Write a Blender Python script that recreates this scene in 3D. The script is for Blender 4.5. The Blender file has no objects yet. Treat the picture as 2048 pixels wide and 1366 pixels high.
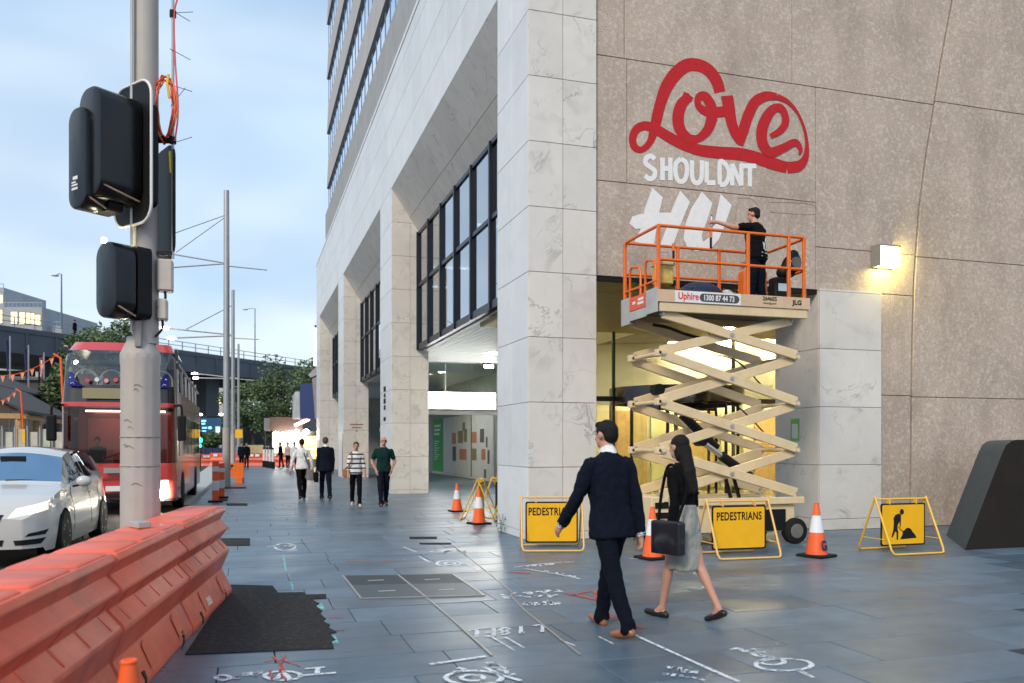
import bpy, bmesh, math, random
from mathutils import Vector, Matrix
from mathutils.bvhtree import BVHTree
random.seed(7)
R = math.radians
sc = bpy.context.scene
COL = sc.collection
# ------------------------------------------------------------------ camera
F_PX, HOR, CAMZ, YAW = 1690.0, 890.0, 1.55, R(17.38)
cam_data = bpy.data.cameras.new('camera')
cam_data.sensor_width = 36.0
cam_data.lens = F_PX / 2048 * 36.0
cam_data.shift_y = (HOR - 683.0) / 2048
cam_data.clip_start = 0.1
cam_data.clip_end = 3000
cam_data.dof.use_dof = True
cam_data.dof.focus_distance = 12.8
cam_data.dof.aperture_fstop = 2.2
cam = bpy.data.objects.new('camera', cam_data)
COL.objects.link(cam)
cam.location = (0, 0, CAMZ)
cam.rotation_euler = (R(90), 0, -YAW)
sc.camera = cam
# ------------------------------------------------------------------ sky, sun, exposure
SUN_EL, SUN_AZ = R(36), R(222)        # azimuth clockwise from +Y (north): low in the south west, behind and left of the camera
world = bpy.data.worlds.new('World')
sc.world = world
world.use_nodes = True
nt = world.node_tree
nt.nodes.clear()
N = nt.nodes.new
wo = N('ShaderNodeOutputWorld'); bg = N('ShaderNodeBackground'); sky = N('ShaderNodeTexSky')
sky.sky_type = 'NISHITA'; sky.sun_disc = False
sky.sun_elevation = SUN_EL; sky.sun_rotation = SUN_AZ
sky.air_density = 1.0; sky.dust_density = 1.2; sky.ozone_density = 2.5
tc = N('ShaderNodeTexCoord'); mp = N('ShaderNodeMapping'); mp.inputs['Scale'].default_value = (1.0, 1.0, 2.6)
mp.inputs['Location'].default_value = (0.35, 0.1, 0.42)
n1 = N('ShaderNodeTexNoise'); n1.inputs['Scale'].default_value = 2.1; n1.inputs['Detail'].default_value = 3; n1.inputs['Roughness'].default_value = .5
n1.inputs['Distortion'].default_value = .35
cr = N('ShaderNodeValToRGB')
cr.color_ramp.elements[0].position = .36; cr.color_ramp.elements[0].color = (.62, .62, .62, 1)
cr.color_ramp.elements[1].position = .66; cr.color_ramp.elements[1].color = (.97, .97, .97, 1)
n2 = N('ShaderNodeTexNoise'); n2.inputs['Scale'].default_value = 1.5; n2.inputs['Detail'].default_value = 3
cr2 = N('ShaderNodeValToRGB')
cr2.color_ramp.elements[0].position = .38; cr2.color_ramp.elements[0].color = (3.7, 5.7, 8.3, 1)
cr2.color_ramp.elements[1].position = .64; cr2.color_ramp.elements[1].color = (8.2, 9.3, 10.1, 1)
mx = N('ShaderNodeMix'); mx.data_type = 'RGBA'
L = nt.links.new
L(tc.outputs['Generated'], mp.inputs['Vector']); L(mp.outputs[0], n1.inputs['Vector']); L(mp.outputs[0], n2.inputs['Vector'])
L(n1.outputs['Fac'], cr.inputs['Fac']); L(n2.outputs['Fac'], cr2.inputs['Fac'])
L(cr.outputs['Color'], mx.inputs['Factor']); L(sky.outputs['Color'], mx.inputs['A']); L(cr2.outputs['Color'], mx.inputs['B'])
L(mx.outputs['Result'], bg.inputs['Color']); L(bg.outputs[0], wo.inputs['Surface'])
bg.inputs['Strength'].default_value = 0.076
sd = bpy.data.lights.new('sun', 'SUN'); sd.energy = 1.5; sd.angle = R(14); sd.color = (1.0, .87, .72)
so = bpy.data.objects.new('sun', sd); COL.objects.link(so)
sv = Vector((math.sin(SUN_AZ) * math.cos(SUN_EL), math.cos(SUN_AZ) * math.cos(SUN_EL), math.sin(SUN_EL)))
so.rotation_euler = sv.to_track_quat('Z', 'Y').to_euler()
so.location = sv * 60
sc.view_settings.view_transform = 'Standard'; sc.view_settings.look = 'None'
sc.view_settings.gamma = 1.0; sc.view_settings.use_curve_mapping = False
sc.view_settings.exposure = 0.66
sc.cycles.use_denoising = True
sc.cycles.max_bounces = 8
sc.cycles.transparent_max_bounces = 16
sc.cycles.sample_clamp_indirect = 6
sc.cycles.caustics_reflective = False; sc.cycles.caustics_refractive = False

# ------------------------------------------------------------------ measuring helpers: where a sight line of the survey photo meets a real plane
FW = Vector((math.sin(YAW), math.cos(YAW), 0)); RT = Vector((math.cos(YAW), -math.sin(YAW), 0))
CAM = Vector((0, 0, CAMZ))
def ray(u, v): return FW + RT * ((u - 1024) / F_PX) + Vector((0, 0, (HOR - v) / F_PX))
def gp(u, v, z=0.0):
    r = ray(u, v); return CAM + r * ((z - CAMZ) / r.z)
def wy(u, v, Y):
    r = ray(u, v); return CAM + r * (Y / r.y)
def wx(u, v, X):
    r = ray(u, v); return CAM + r * (X / r.x)
def wd(u, v, d): return CAM + ray(u, v) * d
def proj(p):
    q = Vector(p) - CAM; d = q.dot(FW)
    return 1024 + F_PX * q.dot(RT) / d, HOR - F_PX * q.z / d, d

# ------------------------------------------------------------------ object helpers
def tag(o, label=None, cat=None, group=None, kind=None):
    if label: o['label'] = label
    if cat: o['category'] = cat
    if group: o['group'] = group
    if kind: o['kind'] = kind
    return o
def thing(name, label=None, cat=None, loc=(0, 0, 0), rz=0.0, group=None, parent=None):
    o = bpy.data.objects.new(name, None); COL.objects.link(o)
    o.location = loc; o.rotation_euler = (0, 0, rz); o.empty_display_size = .2
    if parent: o.parent = parent
    return tag(o, label, cat, group)
def link_mesh(name, me, parent=None, mw=None, loc=None):
    o = bpy.data.objects.new(name, me); COL.objects.link(o)
    if parent: o.parent = parent
    if mw is not None: o.matrix_local = mw
    if loc is not None: o.location = loc
    return o
def copy_tree(o, parent=None):
    c = o.copy(); COL.objects.link(c)
    if parent is not None: c.parent = parent
    for ch in list(o.children): copy_tree(ch, c)
    return c
def frame(p0, p1):
    z = (Vector(p1) - Vector(p0)).normalized()
    a = Vector((0, 0, 1)) if abs(z.z) < .95 else Vector((0, 1, 0))
    x = a.cross(z).normalized(); return x, z.cross(x), z
class MB:
    def __init__(s): s.v = []; s.f = []; s.m = []; s.mi = 0
    def add(s, vs, fs):
        b = len(s.v); s.v += [tuple(x) for x in vs]
        for f in fs: s.f.append(tuple(b + i for i in f)); s.m.append(s.mi)
        return s
    def box(s, x0, x1, y0, y1, z0, z1):
        return s.add([(x0, y0, z0), (x1, y0, z0), (x1, y1, z0), (x0, y1, z0), (x0, y0, z1), (x1, y0, z1), (x1, y1, z1), (x0, y1, z1)],
                     [(0, 3, 2, 1), (4, 5, 6, 7), (0, 1, 5, 4), (1, 2, 6, 5), (2, 3, 7, 6), (3, 0, 4, 7)])
    def bar(s, p0, p1, w, h, up=None):
        p0, p1 = Vector(p0), Vector(p1); z = (p1 - p0).normalized()
        up = Vector(up) if up else (Vector((0, 0, 1)) if abs(z.z) < .95 else Vector((0, 1, 0)))
        x = up.cross(z).normalized(); y = z.cross(x)
        vs = []
        for p in (p0, p1):
            for a, b in ((-1, -1), (1, -1), (1, 1), (-1, 1)): vs.append(p + x * (a * w / 2) + y * (b * h / 2))
        return s.add(vs, [(0, 3, 2, 1), (4, 5, 6, 7), (0, 1, 5, 4), (1, 2, 6, 5), (2, 3, 7, 6), (3, 0, 4, 7)])
    def tube(s, p0, p1, r0, r1=None, n=10):
        r1 = r0 if r1 is None else r1
        x, y, z = frame(p0, p1); vs = []
        for p, r in ((p0, r0), (p1, r1)):
            for i in range(n):
                a = 2 * math.pi * i / n; vs.append(Vector(p) + x * (r * math.cos(a)) + y * (r * math.sin(a)))
        fs = [(i, (i + 1) % n, n + (i + 1) % n, n + i) for i in range(n)]
        return s.add(vs, fs + [tuple(range(n - 1, -1, -1)), tuple(range(n, 2 * n))])
    def path(s, pts, r, n=8, closed=False):
        pts = [Vector(p) for p in pts]; m = len(pts); vs = []; px = None
        for i, p in enumerate(pts):
            a = pts[i - 1] if (i > 0 or closed) else p
            b = pts[(i + 1) % m] if (i < m - 1 or closed) else p
            z = (b - a).normalized()
            if px is None: x = frame(Vector((0, 0, 0)), z)[0]
            else:
                x = px - z * px.dot(z)
                x = x.normalized() if x.length > 1e-5 else frame(Vector((0, 0, 0)), z)[0]
            px = x; y = z.cross(x); rr = r[i] if isinstance(r, (list, tuple)) else r
            for k in range(n):
                t = 2 * math.pi * k / n; vs.append(p + x * (rr * math.cos(t)) + y * (rr * math.sin(t)))
        fs = []
        for i in range(m if closed else m - 1):
            j = (i + 1) % m
            for k in range(n): fs.append((i * n + k, i * n + (k + 1) % n, j * n + (k + 1) % n, j * n + k))
        if not closed: fs += [tuple(range(n - 1, -1, -1)), tuple(range((m - 1) * n, m * n))]
        return s.add(vs, fs)
    def lathe(s, prof, c=(0, 0, 0), n=20, axis='z'):
        vs = []; c = Vector(c)
        for r, h in prof:
            for i in range(n):
                a = 2 * math.pi * i / n; x, y = r * math.cos(a), r * math.sin(a)
                vs.append(c + (Vector((x, y, h)) if axis == 'z' else Vector((h, x, y)) if axis == 'x' else Vector((y, h, x))))
        m = len(prof); fs = []
        for j in range(m - 1):
            for i in range(n): fs.append((j * n + i, j * n + (i + 1) % n, (j + 1) * n + (i + 1) % n, (j + 1) * n + i))
        fs += [tuple(range(n - 1, -1, -1)), tuple(range((m - 1) * n, m * n))]
        return s.add(vs, fs)
    def prism(s, poly, vec):
        poly = [Vector(p) for p in poly]; n = len(poly); vec = Vector(vec)
        return s.add(poly + [p + vec for p in poly], [tuple(range(n - 1, -1, -1)), tuple(range(n, 2 * n))] + [(i, (i + 1) % n, n + (i + 1) % n, n + i) for i in range(n)])
    def ball(s, c, rx, ry=None, rz=None, n=12, m=8, rot=None):
        ry = rx if ry is None else ry; rz = rx if rz is None else rz
        c = Vector(c); vs = []; fs = []
        for j in range(1, m):
            t = math.pi * j / m
            for i in range(n):
                a = 2 * math.pi * i / n
                q = Vector((rx * math.sin(t) * math.cos(a), ry * math.sin(t) * math.sin(a), rz * math.cos(t)))
                vs.append(c + (rot @ q if rot else q))
        top = Vector((0, 0, rz)); 
        vs.append(c + (rot @ top if rot else top)); vs.append(c - (rot @ top if rot else top))
        T = len(vs) - 2; B = T + 1
        for i in range(n):
            fs.append((T, i, (i + 1) % n)); fs.append((B, (m - 2) * n + (i + 1) % n, (m - 2) * n + i))
        for j in range(m - 2):
            for i in range(n): fs.append((j * n + i, (j + 1) * n + i, (j + 1) * n + (i + 1) % n, j * n + (i + 1) % n))
        return s.add(vs, fs)
    def grid(s, fn, nu, nv):
        vs = [fn(i / nu, j / nv) for j in range(nv + 1) for i in range(nu + 1)]
        return s.add(vs, [(j * (nu + 1) + i, j * (nu + 1) + i + 1, (j + 1) * (nu + 1) + i + 1, (j + 1) * (nu + 1) + i) for j in range(nv) for i in range(nu)])
    def mesh(s, name, mats, smooth=False, bevel=0.0, seg=1, fix=True, ang=40):
        me = bpy.data.meshes.new(name); me.from_pydata(s.v, [], s.f)
        for m in (mats if isinstance(mats, (list, tuple)) else [mats]): me.materials.append(m)
        me.polygons.foreach_set('material_index', s.m)
        bm = bmesh.new(); bm.from_mesh(me)
        if fix: bmesh.ops.recalc_face_normals(bm, faces=bm.faces)
        if bevel:
            es = [e for e in bm.edges if len(e.link_faces) == 2 and e.calc_face_angle(0) > R(30)]
            bmesh.ops.bevel(bm, geom=es, offset=bevel, segments=seg, affect='EDGES', profile=.5, clamp_overlap=True)
        bm.to_mesh(me); bm.free()
        if smooth:
            me.polygons.foreach_set('use_smooth', [True] * len(me.polygons))
            me.set_sharp_from_angle(angle=R(ang))
        me.update(); return me
    def build(s, name, mats, parent=None, smooth=False, bevel=0.0, seg=1, fix=True, ang=40, loc=None):
        return link_mesh(name, s.mesh(name, mats, smooth, bevel, seg, fix, ang), parent, loc=loc)

# ------------------------------------------------------------------ materials
MATS = {}
def mat(name, col, rough=.6, metal=0.0, var=.12, scale=3.0, bump=0.0, bscale=40.0, rnd=0.0, spec=.5, coat=0.0, emit=None, estr=0.0, dirt=0.0):
    """procedural principled material: base colour mottled by noise, optional fine bump, per-object variation"""
    if name in MATS: return MATS[name]
    m = bpy.data.materials.new(name); m.use_nodes = True; t = m.node_tree; b = t.nodes['Principled BSDF']
    b.inputs['Roughness'].default_value = rough; b.inputs['Metallic'].default_value = metal
    b.inputs['Specular IOR Level'].default_value = spec
    b.inputs['Coat Weight'].default_value = coat; b.inputs['Coat Roughness'].default_value = .06
    g = t.nodes.new('ShaderNodeNewGeometry'); no = t.nodes.new('ShaderNodeTexNoise')
    no.inputs['Scale'].default_value = scale; no.inputs['Detail'].default_value = 5; no.inputs['Roughness'].default_value = .62
    t.links.new(g.outputs['Position'], no.inputs['Vector'])
    ra = t.nodes.new('ShaderNodeMapRange'); ra.inputs['From Min'].default_value = .28; ra.inputs['From Max'].default_value = .72
    ra.inputs['To Min'].default_value = 1 - var; ra.inputs['To Max'].default_value = 1 + var
    t.links.new(no.outputs['Fac'], ra.inputs['Value'])
    val = ra.outputs[0]
    if rnd:
        oi = t.nodes.new('ShaderNodeObjectInfo'); r2 = t.nodes.new('ShaderNodeMapRange')
        r2.inputs['To Min'].default_value = 1 - rnd; r2.inputs['To Max'].default_value = 1 + rnd
        t.links.new(oi.outputs['Random'], r2.inputs['Value'])
        mu = t.nodes.new('ShaderNodeMath'); mu.operation = 'MULTIPLY'
        t.links.new(val, mu.inputs[0]); t.links.new(r2.outputs[0], mu.inputs[1]); val = mu.outputs[0]
    vm = t.nodes.new('ShaderNodeVectorMath'); vm.operation = 'SCALE'; vm.inputs[0].default_value = col[:3]
    t.links.new(val, vm.inputs['Scale']); out = vm.outputs[0]
    if dirt:
        n3 = t.nodes.new('ShaderNodeTexNoise'); n3.inputs['Scale'].default_value = 1.3; n3.inputs['Detail'].default_value = 8; n3.inputs['Roughness'].default_value = .7
        t.links.new(g.outputs['Position'], n3.inputs['Vector'])
        r3 = t.nodes.new('ShaderNodeMapRange'); r3.inputs['From Min'].default_value = .5; r3.inputs['From Max'].default_value = .75
        r3.inputs['To Max'].default_value = dirt; t.links.new(n3.outputs['Fac'], r3.inputs['Value'])
        mm = t.nodes.new('ShaderNodeMix'); mm.data_type = 'RGBA'; mm.inputs['B'].default_value = (.10, .085, .07, 1)
        t.links.new(r3.outputs[0], mm.inputs['Factor']); t.links.new(out, mm.inputs['A']); out = mm.outputs['Result']
    t.links.new(out, b.inputs['Base Color'])
    if bump:
        n4 = t.nodes.new('ShaderNodeTexNoise'); n4.inputs['Scale'].default_value = bscale; n4.inputs['Detail'].default_value = 4
        t.links.new(g.outputs['Position'], n4.inputs['Vector'])
        bu = t.nodes.new('ShaderNodeBump'); bu.inputs['Strength'].default_value = bump; bu.inputs['Distance'].default_value = .02
        t.links.new(n4.outputs['Fac'], bu.inputs['Height']); t.links.new(bu.outputs[0], b.inputs['Normal'])
    if emit:
        b.inputs['Emission Color'].default_value = (*emit, 1); b.inputs['Emission Strength'].default_value = estr
    MATS[name] = m; return m
def emis(name, col, s):
    return mat(name, col, .5, var=0, emit=col, estr=s)
def glass(name, tint=(.85, .95, .9), refl=.06, rough=.02, ior=1.5, gcol=(.95, .97, 1)):
    """thin architectural pane: straight-through tinted transmission plus a fresnel mirror"""
    if name in MATS: return MATS[name]
    m = bpy.data.materials.new(name); m.use_nodes = True; t = m.node_tree; t.nodes.clear()
    o = t.nodes.new('ShaderNodeOutputMaterial'); tr = t.nodes.new('ShaderNodeBsdfTransparent'); gl = t.nodes.new('ShaderNodeBsdfGlossy')
    tr.inputs['Color'].default_value = (*tint, 1); gl.inputs['Roughness'].default_value = rough
    gl.inputs['Color'].default_value = (*gcol, 1)
    lw = t.nodes.new('ShaderNodeLayerWeight'); lw.inputs['Blend'].default_value = .5
    fr = t.nodes.new('ShaderNodeMath'); fr.operation = 'POWER'; fr.inputs[1].default_value = 4.5; t.links.new(lw.outputs['Facing'], fr.inputs[0])
    ad = t.nodes.new('ShaderNodeMath'); ad.operation = 'ADD'; ad.use_clamp = True; ad.inputs[1].default_value = refl
    mi = t.nodes.new('ShaderNodeMixShader')
    t.links.new(fr.outputs[0], ad.inputs[0]); t.links.new(ad.outputs[0], mi.inputs[0])
    t.links.new(tr.outputs[0], mi.inputs[1]); t.links.new(gl.outputs[0], mi.inputs[2]); t.links.new(mi.outputs[0], o.inputs['Surface'])
    MATS[name] = m; return m
def marble(name, col, vein=(.30, .30, .31), amt=.6, rough=.42, scale=.9, stain=.25):
    if name in MATS: return MATS[name]
    m = mat(name, col, rough, var=.06, scale=1.6, rnd=.045, bump=.03, bscale=25)
    t = m.node_tree; b = t.nodes['Principled BSDF']; src = b.inputs['Base Color'].links[0].from_socket
    g = [n for n in t.nodes if n.type == 'NEW_GEOMETRY'][0]
    oi = t.nodes.new('ShaderNodeObjectInfo'); ad = t.nodes.new('ShaderNodeVectorMath'); ad.operation = 'MULTIPLY_ADD'
    cx = t.nodes.new('ShaderNodeCombineXYZ')
    for k in range(3): t.links.new(oi.outputs['Random'], cx.inputs[k])
    ad.inputs[1].default_value = (37, 53, 71)
    t.links.new(cx.outputs[0], ad.inputs[0]); t.links.new(g.outputs['Position'], ad.inputs[2])
    no = t.nodes.new('ShaderNodeTexNoise'); no.inputs['Scale'].default_value = scale; no.inputs['Detail'].default_value = 7
    no.inputs['Roughness'].default_value = .6; no.inputs['Distortion'].default_value = .7
    t.links.new(ad.outputs[0], no.inputs['Vector'])
    r = t.nodes.new('ShaderNodeValToRGB'); e = r.color_ramp.elements
    e[0].position = .488; e[0].color = (0, 0, 0, 1); e[1].position = .5; e[1].color = (1, 1, 1, 1)
    e2 = r.color_ramp.elements.new(.515); e2.color = (0, 0, 0, 1)
    t.links.new(no.outputs['Fac'], r.inputs['Fac'])
    gate = t.nodes.new('ShaderNodeTexNoise'); gate.inputs['Scale'].default_value = scale * 1.7
    t.links.new(ad.outputs[0], gate.inputs['Vector'])
    gr = t.nodes.new('ShaderNodeMapRange'); gr.inputs['From Min'].default_value = .47; gr.inputs['From Max'].default_value = .68; gr.inputs['To Max'].default_value = amt
    t.links.new(gate.outputs['Fac'], gr.inputs['Value'])
    mu = t.nodes.new('ShaderNodeMath'); mu.operation = 'MULTIPLY'; t.links.new(r.outputs[0], mu.inputs[0]); t.links.new(gr.outputs[0], mu.inputs[1])
    mi = t.nodes.new('ShaderNodeMix'); mi.data_type = 'RGBA'; mi.inputs['B'].default_value = (*vein, 1)
    t.links.new(mu.outputs[0], mi.inputs['Factor']); t.links.new(src, mi.inputs['A'])
    # soft grey clouds in the stone
    cl = t.nodes.new('ShaderNodeTexNoise'); cl.inputs['Scale'].default_value = 2.2; cl.inputs['Detail'].default_value = 6; cl.inputs['Distortion'].default_value = .8
    t.links.new(ad.outputs[0], cl.inputs['Vector'])
    c2 = t.nodes.new('ShaderNodeMapRange'); c2.inputs['From Min'].default_value = .55; c2.inputs['From Max'].default_value = .8; c2.inputs['To Max'].default_value = stain
    t.links.new(cl.outputs['Fac'], c2.inputs['Value'])
    m3 = t.nodes.new('ShaderNodeMix'); m3.data_type = 'RGBA'; m3.inputs['B'].default_value = (col[0] * .58, col[1] * .57, col[2] * .56, 1)
    t.links.new(c2.outputs[0], m3.inputs['Factor']); t.links.new(mi.outputs['Result'], m3.inputs['A'])
    t.links.new(m3.outputs['Result'], b.inputs['Base Color']); return m

M_marble = marble('marble_cladding', (.70, .665, .61), amt=.85, scale=1.1, stain=.5)
M_marble_s = marble('marble_streaked', (.72, .73, .735), amt=.12, scale=1.5, stain=.12)
M_joint = mat('cladding_joint', (.16, .155, .15), .9)
M_conc = mat('pale_concrete', (.36, .36, .355), .8, scale=1.2, bump=.1)
M_conc_lt = mat('spandrel_concrete', (.45, .43, .42), .75, scale=.8, bump=.05, var=.08)
M_dark = mat('dark_metal_frame', (.012, .017, .028), .38, .3, var=.05)
M_black = mat('black_plastic', (.010, .010, .011), .5, spec=.2)
M_blackrub = mat('black_rubber', (.014, .014, .014), .75, bump=.1, spec=.2)
M_white = mat('white_paint', (.78, .78, .77), .45, var=.04)
M_galv = mat('galvanised_steel', (.42, .43, .44), .42, .55, var=.08)
M_grey_pole = mat('grey_painted_pole', (.46, .42, .38), .6, 0.0, var=.05, scale=6)
M_orange_steel = mat('orange_rail_paint', (.80, .155, .012), .4, var=.1, scale=9, dirt=.25)
M_cream = mat('cream_lift_paint', (.76, .58, .34), .42, var=.07, scale=5, dirt=.16)
M_yellow = mat('yellow_sign_frame', (.85, .50, .055), .38, var=.07, scale=14)
M_yellow_o = mat('faded_sign_frame', (.80, .48, .14), .42, var=.08, scale=14)
M_signy = mat('yellow_sign_face', (.90, .47, .006), .33, var=.05, scale=5, dirt=.10)
M_print = mat('black_print', (.012, .011, .010), .6, spec=.2)
M_cone = mat('orange_cone_plastic', (.95, .13, .02), .4, var=.06, scale=12, dirt=.12)
M_cone_w = mat('white_cone_collar', (.80, .80, .80), .38, var=.05, scale=12, dirt=.12)
M_barrier = mat('orange_barrier_plastic', (.84, .15, .085), .45, var=.12, scale=5, rnd=.05, dirt=.5)
M_skin = mat('skin', (.52, .27, .185), .5, var=.06, spec=.4)
M_skin_t = mat('tanned_skin', (.44, .22, .145), .5, var=.06, spec=.4)
M_hair = mat('dark_hair', (.006, .005, .004), .6, spec=.25, bump=.5, bscale=120)
M_hair_b = mat('brown_hair', (.07, .035, .02), .5, bump=.5, bscale=120)
M_red = mat('red_mural_paint', (.50, .004, .008), .7, var=.12, scale=9, bump=.25, bscale=110)
M_wpaint = mat('white_mural_paint', (.84, .83, .81), .6, var=.06, scale=10, bump=.25, bscale=110)
# ================================================================== SETTING: ground, road, footpath
def speckle(name, base, dark, light, rough=.85, sc1=70, bump=.35, stain=.35):
    if name in MATS: return MATS[name]
    m = mat(name, base, rough, var=.13, scale=1.1, rnd=.03)
    t = m.node_tree; b = t.nodes['Principled BSDF']; src = b.inputs['Base Color'].links[0].from_socket
    g = [n for n in t.nodes if n.type == 'NEW_GEOMETRY'][0]
    n1 = t.nodes.new('ShaderNodeTexNoise'); n1.inputs['Scale'].default_value = sc1; n1.inputs['Detail'].default_value = 2
    n2 = t.nodes.new('ShaderNodeTexNoise'); n2.inputs['Scale'].default_value = sc1 * .37; n2.inputs['Detail'].default_value = 3
    for n in (n1, n2): t.links.new(g.outputs['Position'], n.inputs['Vector'])
    r1 = t.nodes.new('ShaderNodeMapRange'); r1.inputs['From Min'].default_value = .50; r1.inputs['From Max'].default_value = .70; r1.inputs['To Max'].default_value = .75
    r2 = t.nodes.new('ShaderNodeMapRange'); r2.inputs['From Min'].default_value = .50; r2.inputs['From Max'].default_value = .68; r2.inputs['To Max'].default_value = .6
    t.links.new(n1.outputs['Fac'], r1.inputs['Value']); t.links.new(n2.outputs['Fac'], r2.inputs['Value'])
    m1 = t.nodes.new('ShaderNodeMix'); m1.data_type = 'RGBA'; m1.inputs['B'].default_value = (*dark, 1)
    m2 = t.nodes.new('ShaderNodeMix'); m2.data_type = 'RGBA'; m2.inputs['B'].default_value = (*light, 1)
    t.links.new(src, m1.inputs['A']); t.links.new(r1.outputs[0], m1.inputs['Factor'])
    t.links.new(m1.outputs['Result'], m2.inputs['A']); t.links.new(r2.outputs[0], m2.inputs['Factor'])
    out = m2.outputs['Result']
    if stain:   # rain streaks and grime, stretched vertically
        mp_ = t.nodes.new('ShaderNodeMapping'); mp_.inputs['Scale'].default_value = (.8, .8, .30)
        t.links.new(g.outputs['Position'], mp_.inputs['Vector'])
        n3 = t.nodes.new('ShaderNodeTexNoise'); n3.inputs['Scale'].default_value = 1.5; n3.inputs['Detail'].default_value = 6; n3.inputs['Roughness'].default_value = .65
        t.links.new(mp_.outputs[0], n3.inputs['Vector'])
        r3 = t.nodes.new('ShaderNodeMapRange'); r3.inputs['From Min'].default_value = .46; r3.inputs['From Max'].default_value = .74; r3.inputs['To Max'].default_value = stain
        t.links.new(n3.outputs['Fac'], r3.inputs['Value'])
        m3 = t.nodes.new('ShaderNodeMix'); m3.data_type = 'RGBA'; m3.inputs['B'].default_value = (base[0] * .45, base[1] * .43, base[2] * .42, 1)
        t.links.new(out, m3.inputs['A']); t.links.new(r3.outputs[0], m3.inputs['Factor']); out = m3.outputs['Result']
    t.links.new(out, b.inputs['Base Color'])
    bu = t.nodes.new('ShaderNodeBump'); bu.inputs['Strength'].default_value = bump; bu.inputs['Distance'].default_value = .012
    t.links.new(n1.outputs['Fac'], bu.inputs['Height']); t.links.new(bu.outputs[0], b.inputs['Normal'])
    return m
M_asphalt = speckle('asphalt', (.05, .05, .05), (.025, .025, .026), (.10, .10, .10), .8, 60, .3, 0)
M_patch = speckle('patch_asphalt', (.019, .019, .020), (.010, .010, .010), (.055, .055, .055), .8, 55, .6, 0)
M_agg = speckle('pink_aggregate', (.50, .408, .335), (.27, .20, .155), (.67, .585, .51), .85, 44, .4, .45)
# bluestone: dark, blue grey, satin from wear and damp
M_stone = mat('bluestone', (.098, .148, .200), .36, var=.24, scale=2.6, rnd=.20, bump=.05, bscale=12, spec=.5, dirt=.22)
def _stone():
    t = M_stone.node_tree; b = t.nodes['Principled BSDF']; g = [n for n in t.nodes if n.type == 'NEW_GEOMETRY'][0]
    mp_ = t.nodes.new('ShaderNodeMapping'); mp_.inputs['Scale'].default_value = (.5, 1.5, 1)
    t.links.new(g.outputs['Position'], mp_.inputs['Vector'])
    n = t.nodes.new('ShaderNodeTexNoise'); n.inputs['Scale'].default_value = .9; n.inputs['Detail'].default_value = 6; n.inputs['Roughness'].default_value = .6
    t.links.new(mp_.outputs[0], n.inputs['Vector'])
    oi = t.nodes.new('ShaderNodeObjectInfo')
    r = t.nodes.new('ShaderNodeMapRange'); r.inputs['From Min'].default_value = .3; r.inputs['From Max'].default_value = .7
    r.inputs['To Min'].default_value = .25; r.inputs['To Max'].default_value = .42
    t.links.new(n.outputs['Fac'], r.inputs['Value'])
    ad = t.nodes.new('ShaderNodeMath'); ad.operation = 'MULTIPLY_ADD'; ad.inputs[1].default_value = .09
    t.links.new(oi.outputs['Random'], ad.inputs[0]); t.links.new(r.outputs[0], ad.inputs[2])
    t.links.new(ad.outputs[0], b.inputs['Roughness'])
    vo = t.nodes.new('ShaderNodeTexVoronoi'); vo.inputs['Scale'].default_value = 2.6; t.links.new(g.outputs['Position'], vo.inputs['Vector'])
    vr = t.nodes.new('ShaderNodeMapRange'); vr.inputs['From Min'].default_value = .055; vr.inputs['From Max'].default_value = .04; vr.inputs['To Max'].default_value = .5
    t.links.new(vo.outputs['Distance'], vr.inputs['Value'])
    src = b.inputs['Base Color'].links[0].from_socket
    gm = t.nodes.new('ShaderNodeMix'); gm.data_type = 'RGBA'; gm.inputs['B'].default_value = (.03, .035, .04, 1)
    t.links.new(vr.outputs[0], gm.inputs['Factor']); t.links.new(src, gm.inputs['A']); t.links.new(gm.outputs['Result'], b.inputs['Base Color'])
_stone()
for m_ in (M_patch, M_asphalt): m_.node_tree.nodes['Principled BSDF'].inputs['Specular IOR Level'].default_value = .2
M_ground = mat('city_ground', (.16, .155, .15), .9, scale=.2)
M_mortar = mat('paver_joint', (.035, .038, .042), .85)
M_kerb = mat('kerb_stone', (.20, .20, .20), .6, var=.15, rnd=.1, bump=.08)

m = MB(); m.add([(-1500, -300, -.30), (1500, -300, -.30), (1500, 1800, -.30), (-1500, 1800, -.30)], [(0, 1, 2, 3)])
tag(m.build('ground', M_ground), 'grey city ground reaching to the horizon', 'ground', kind='structure')
m = MB(); m.add([(-10.2, -10, -.08), (-1.45, -10, -.08), (-1.45, 170, -.08), (-10.2, 170, -.08)], [(0, 1, 2, 3)])
road = tag(m.build('road', M_asphalt), 'dark asphalt road beside the footpath', 'road', kind='structure')
m = MB(); m.add([(-2.4, 24.5, -.074), (-1.46, 24.5, -.074), (-1.46, 75, -.074), (-2.9, 75, -.074)], [(0, 1, 2, 3)])
tag(m.build('concrete_strip', mat('new_concrete', (.45, .46, .45), .6)), 'pale new concrete strip along the kerb', 'road', kind='structure')
m = MB(); m.add([(-1.30, -4, -.012), (60, -4, -.012), (60, 165, -.012), (-1.30, 165, -.012)], [(0, 1, 2, 3)])
footpath = tag(m.build('footpath', M_mortar), 'blue grey stone paved footpath', 'footpath', kind='structure')
# kerb stones
kerb = tag(thing('kerb'), 'grey stone kerb between footpath and road', 'kerb', kind='structure')
km = MB().box(-1.45, -1.305, -.596, .596, -.16, .003).mesh('kerb_stone', M_kerb, bevel=.015)
for i in range(50):
    link_mesh('kerb_stone', km, kerb, loc=(0, -3 + i * 1.2, 0))
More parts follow.
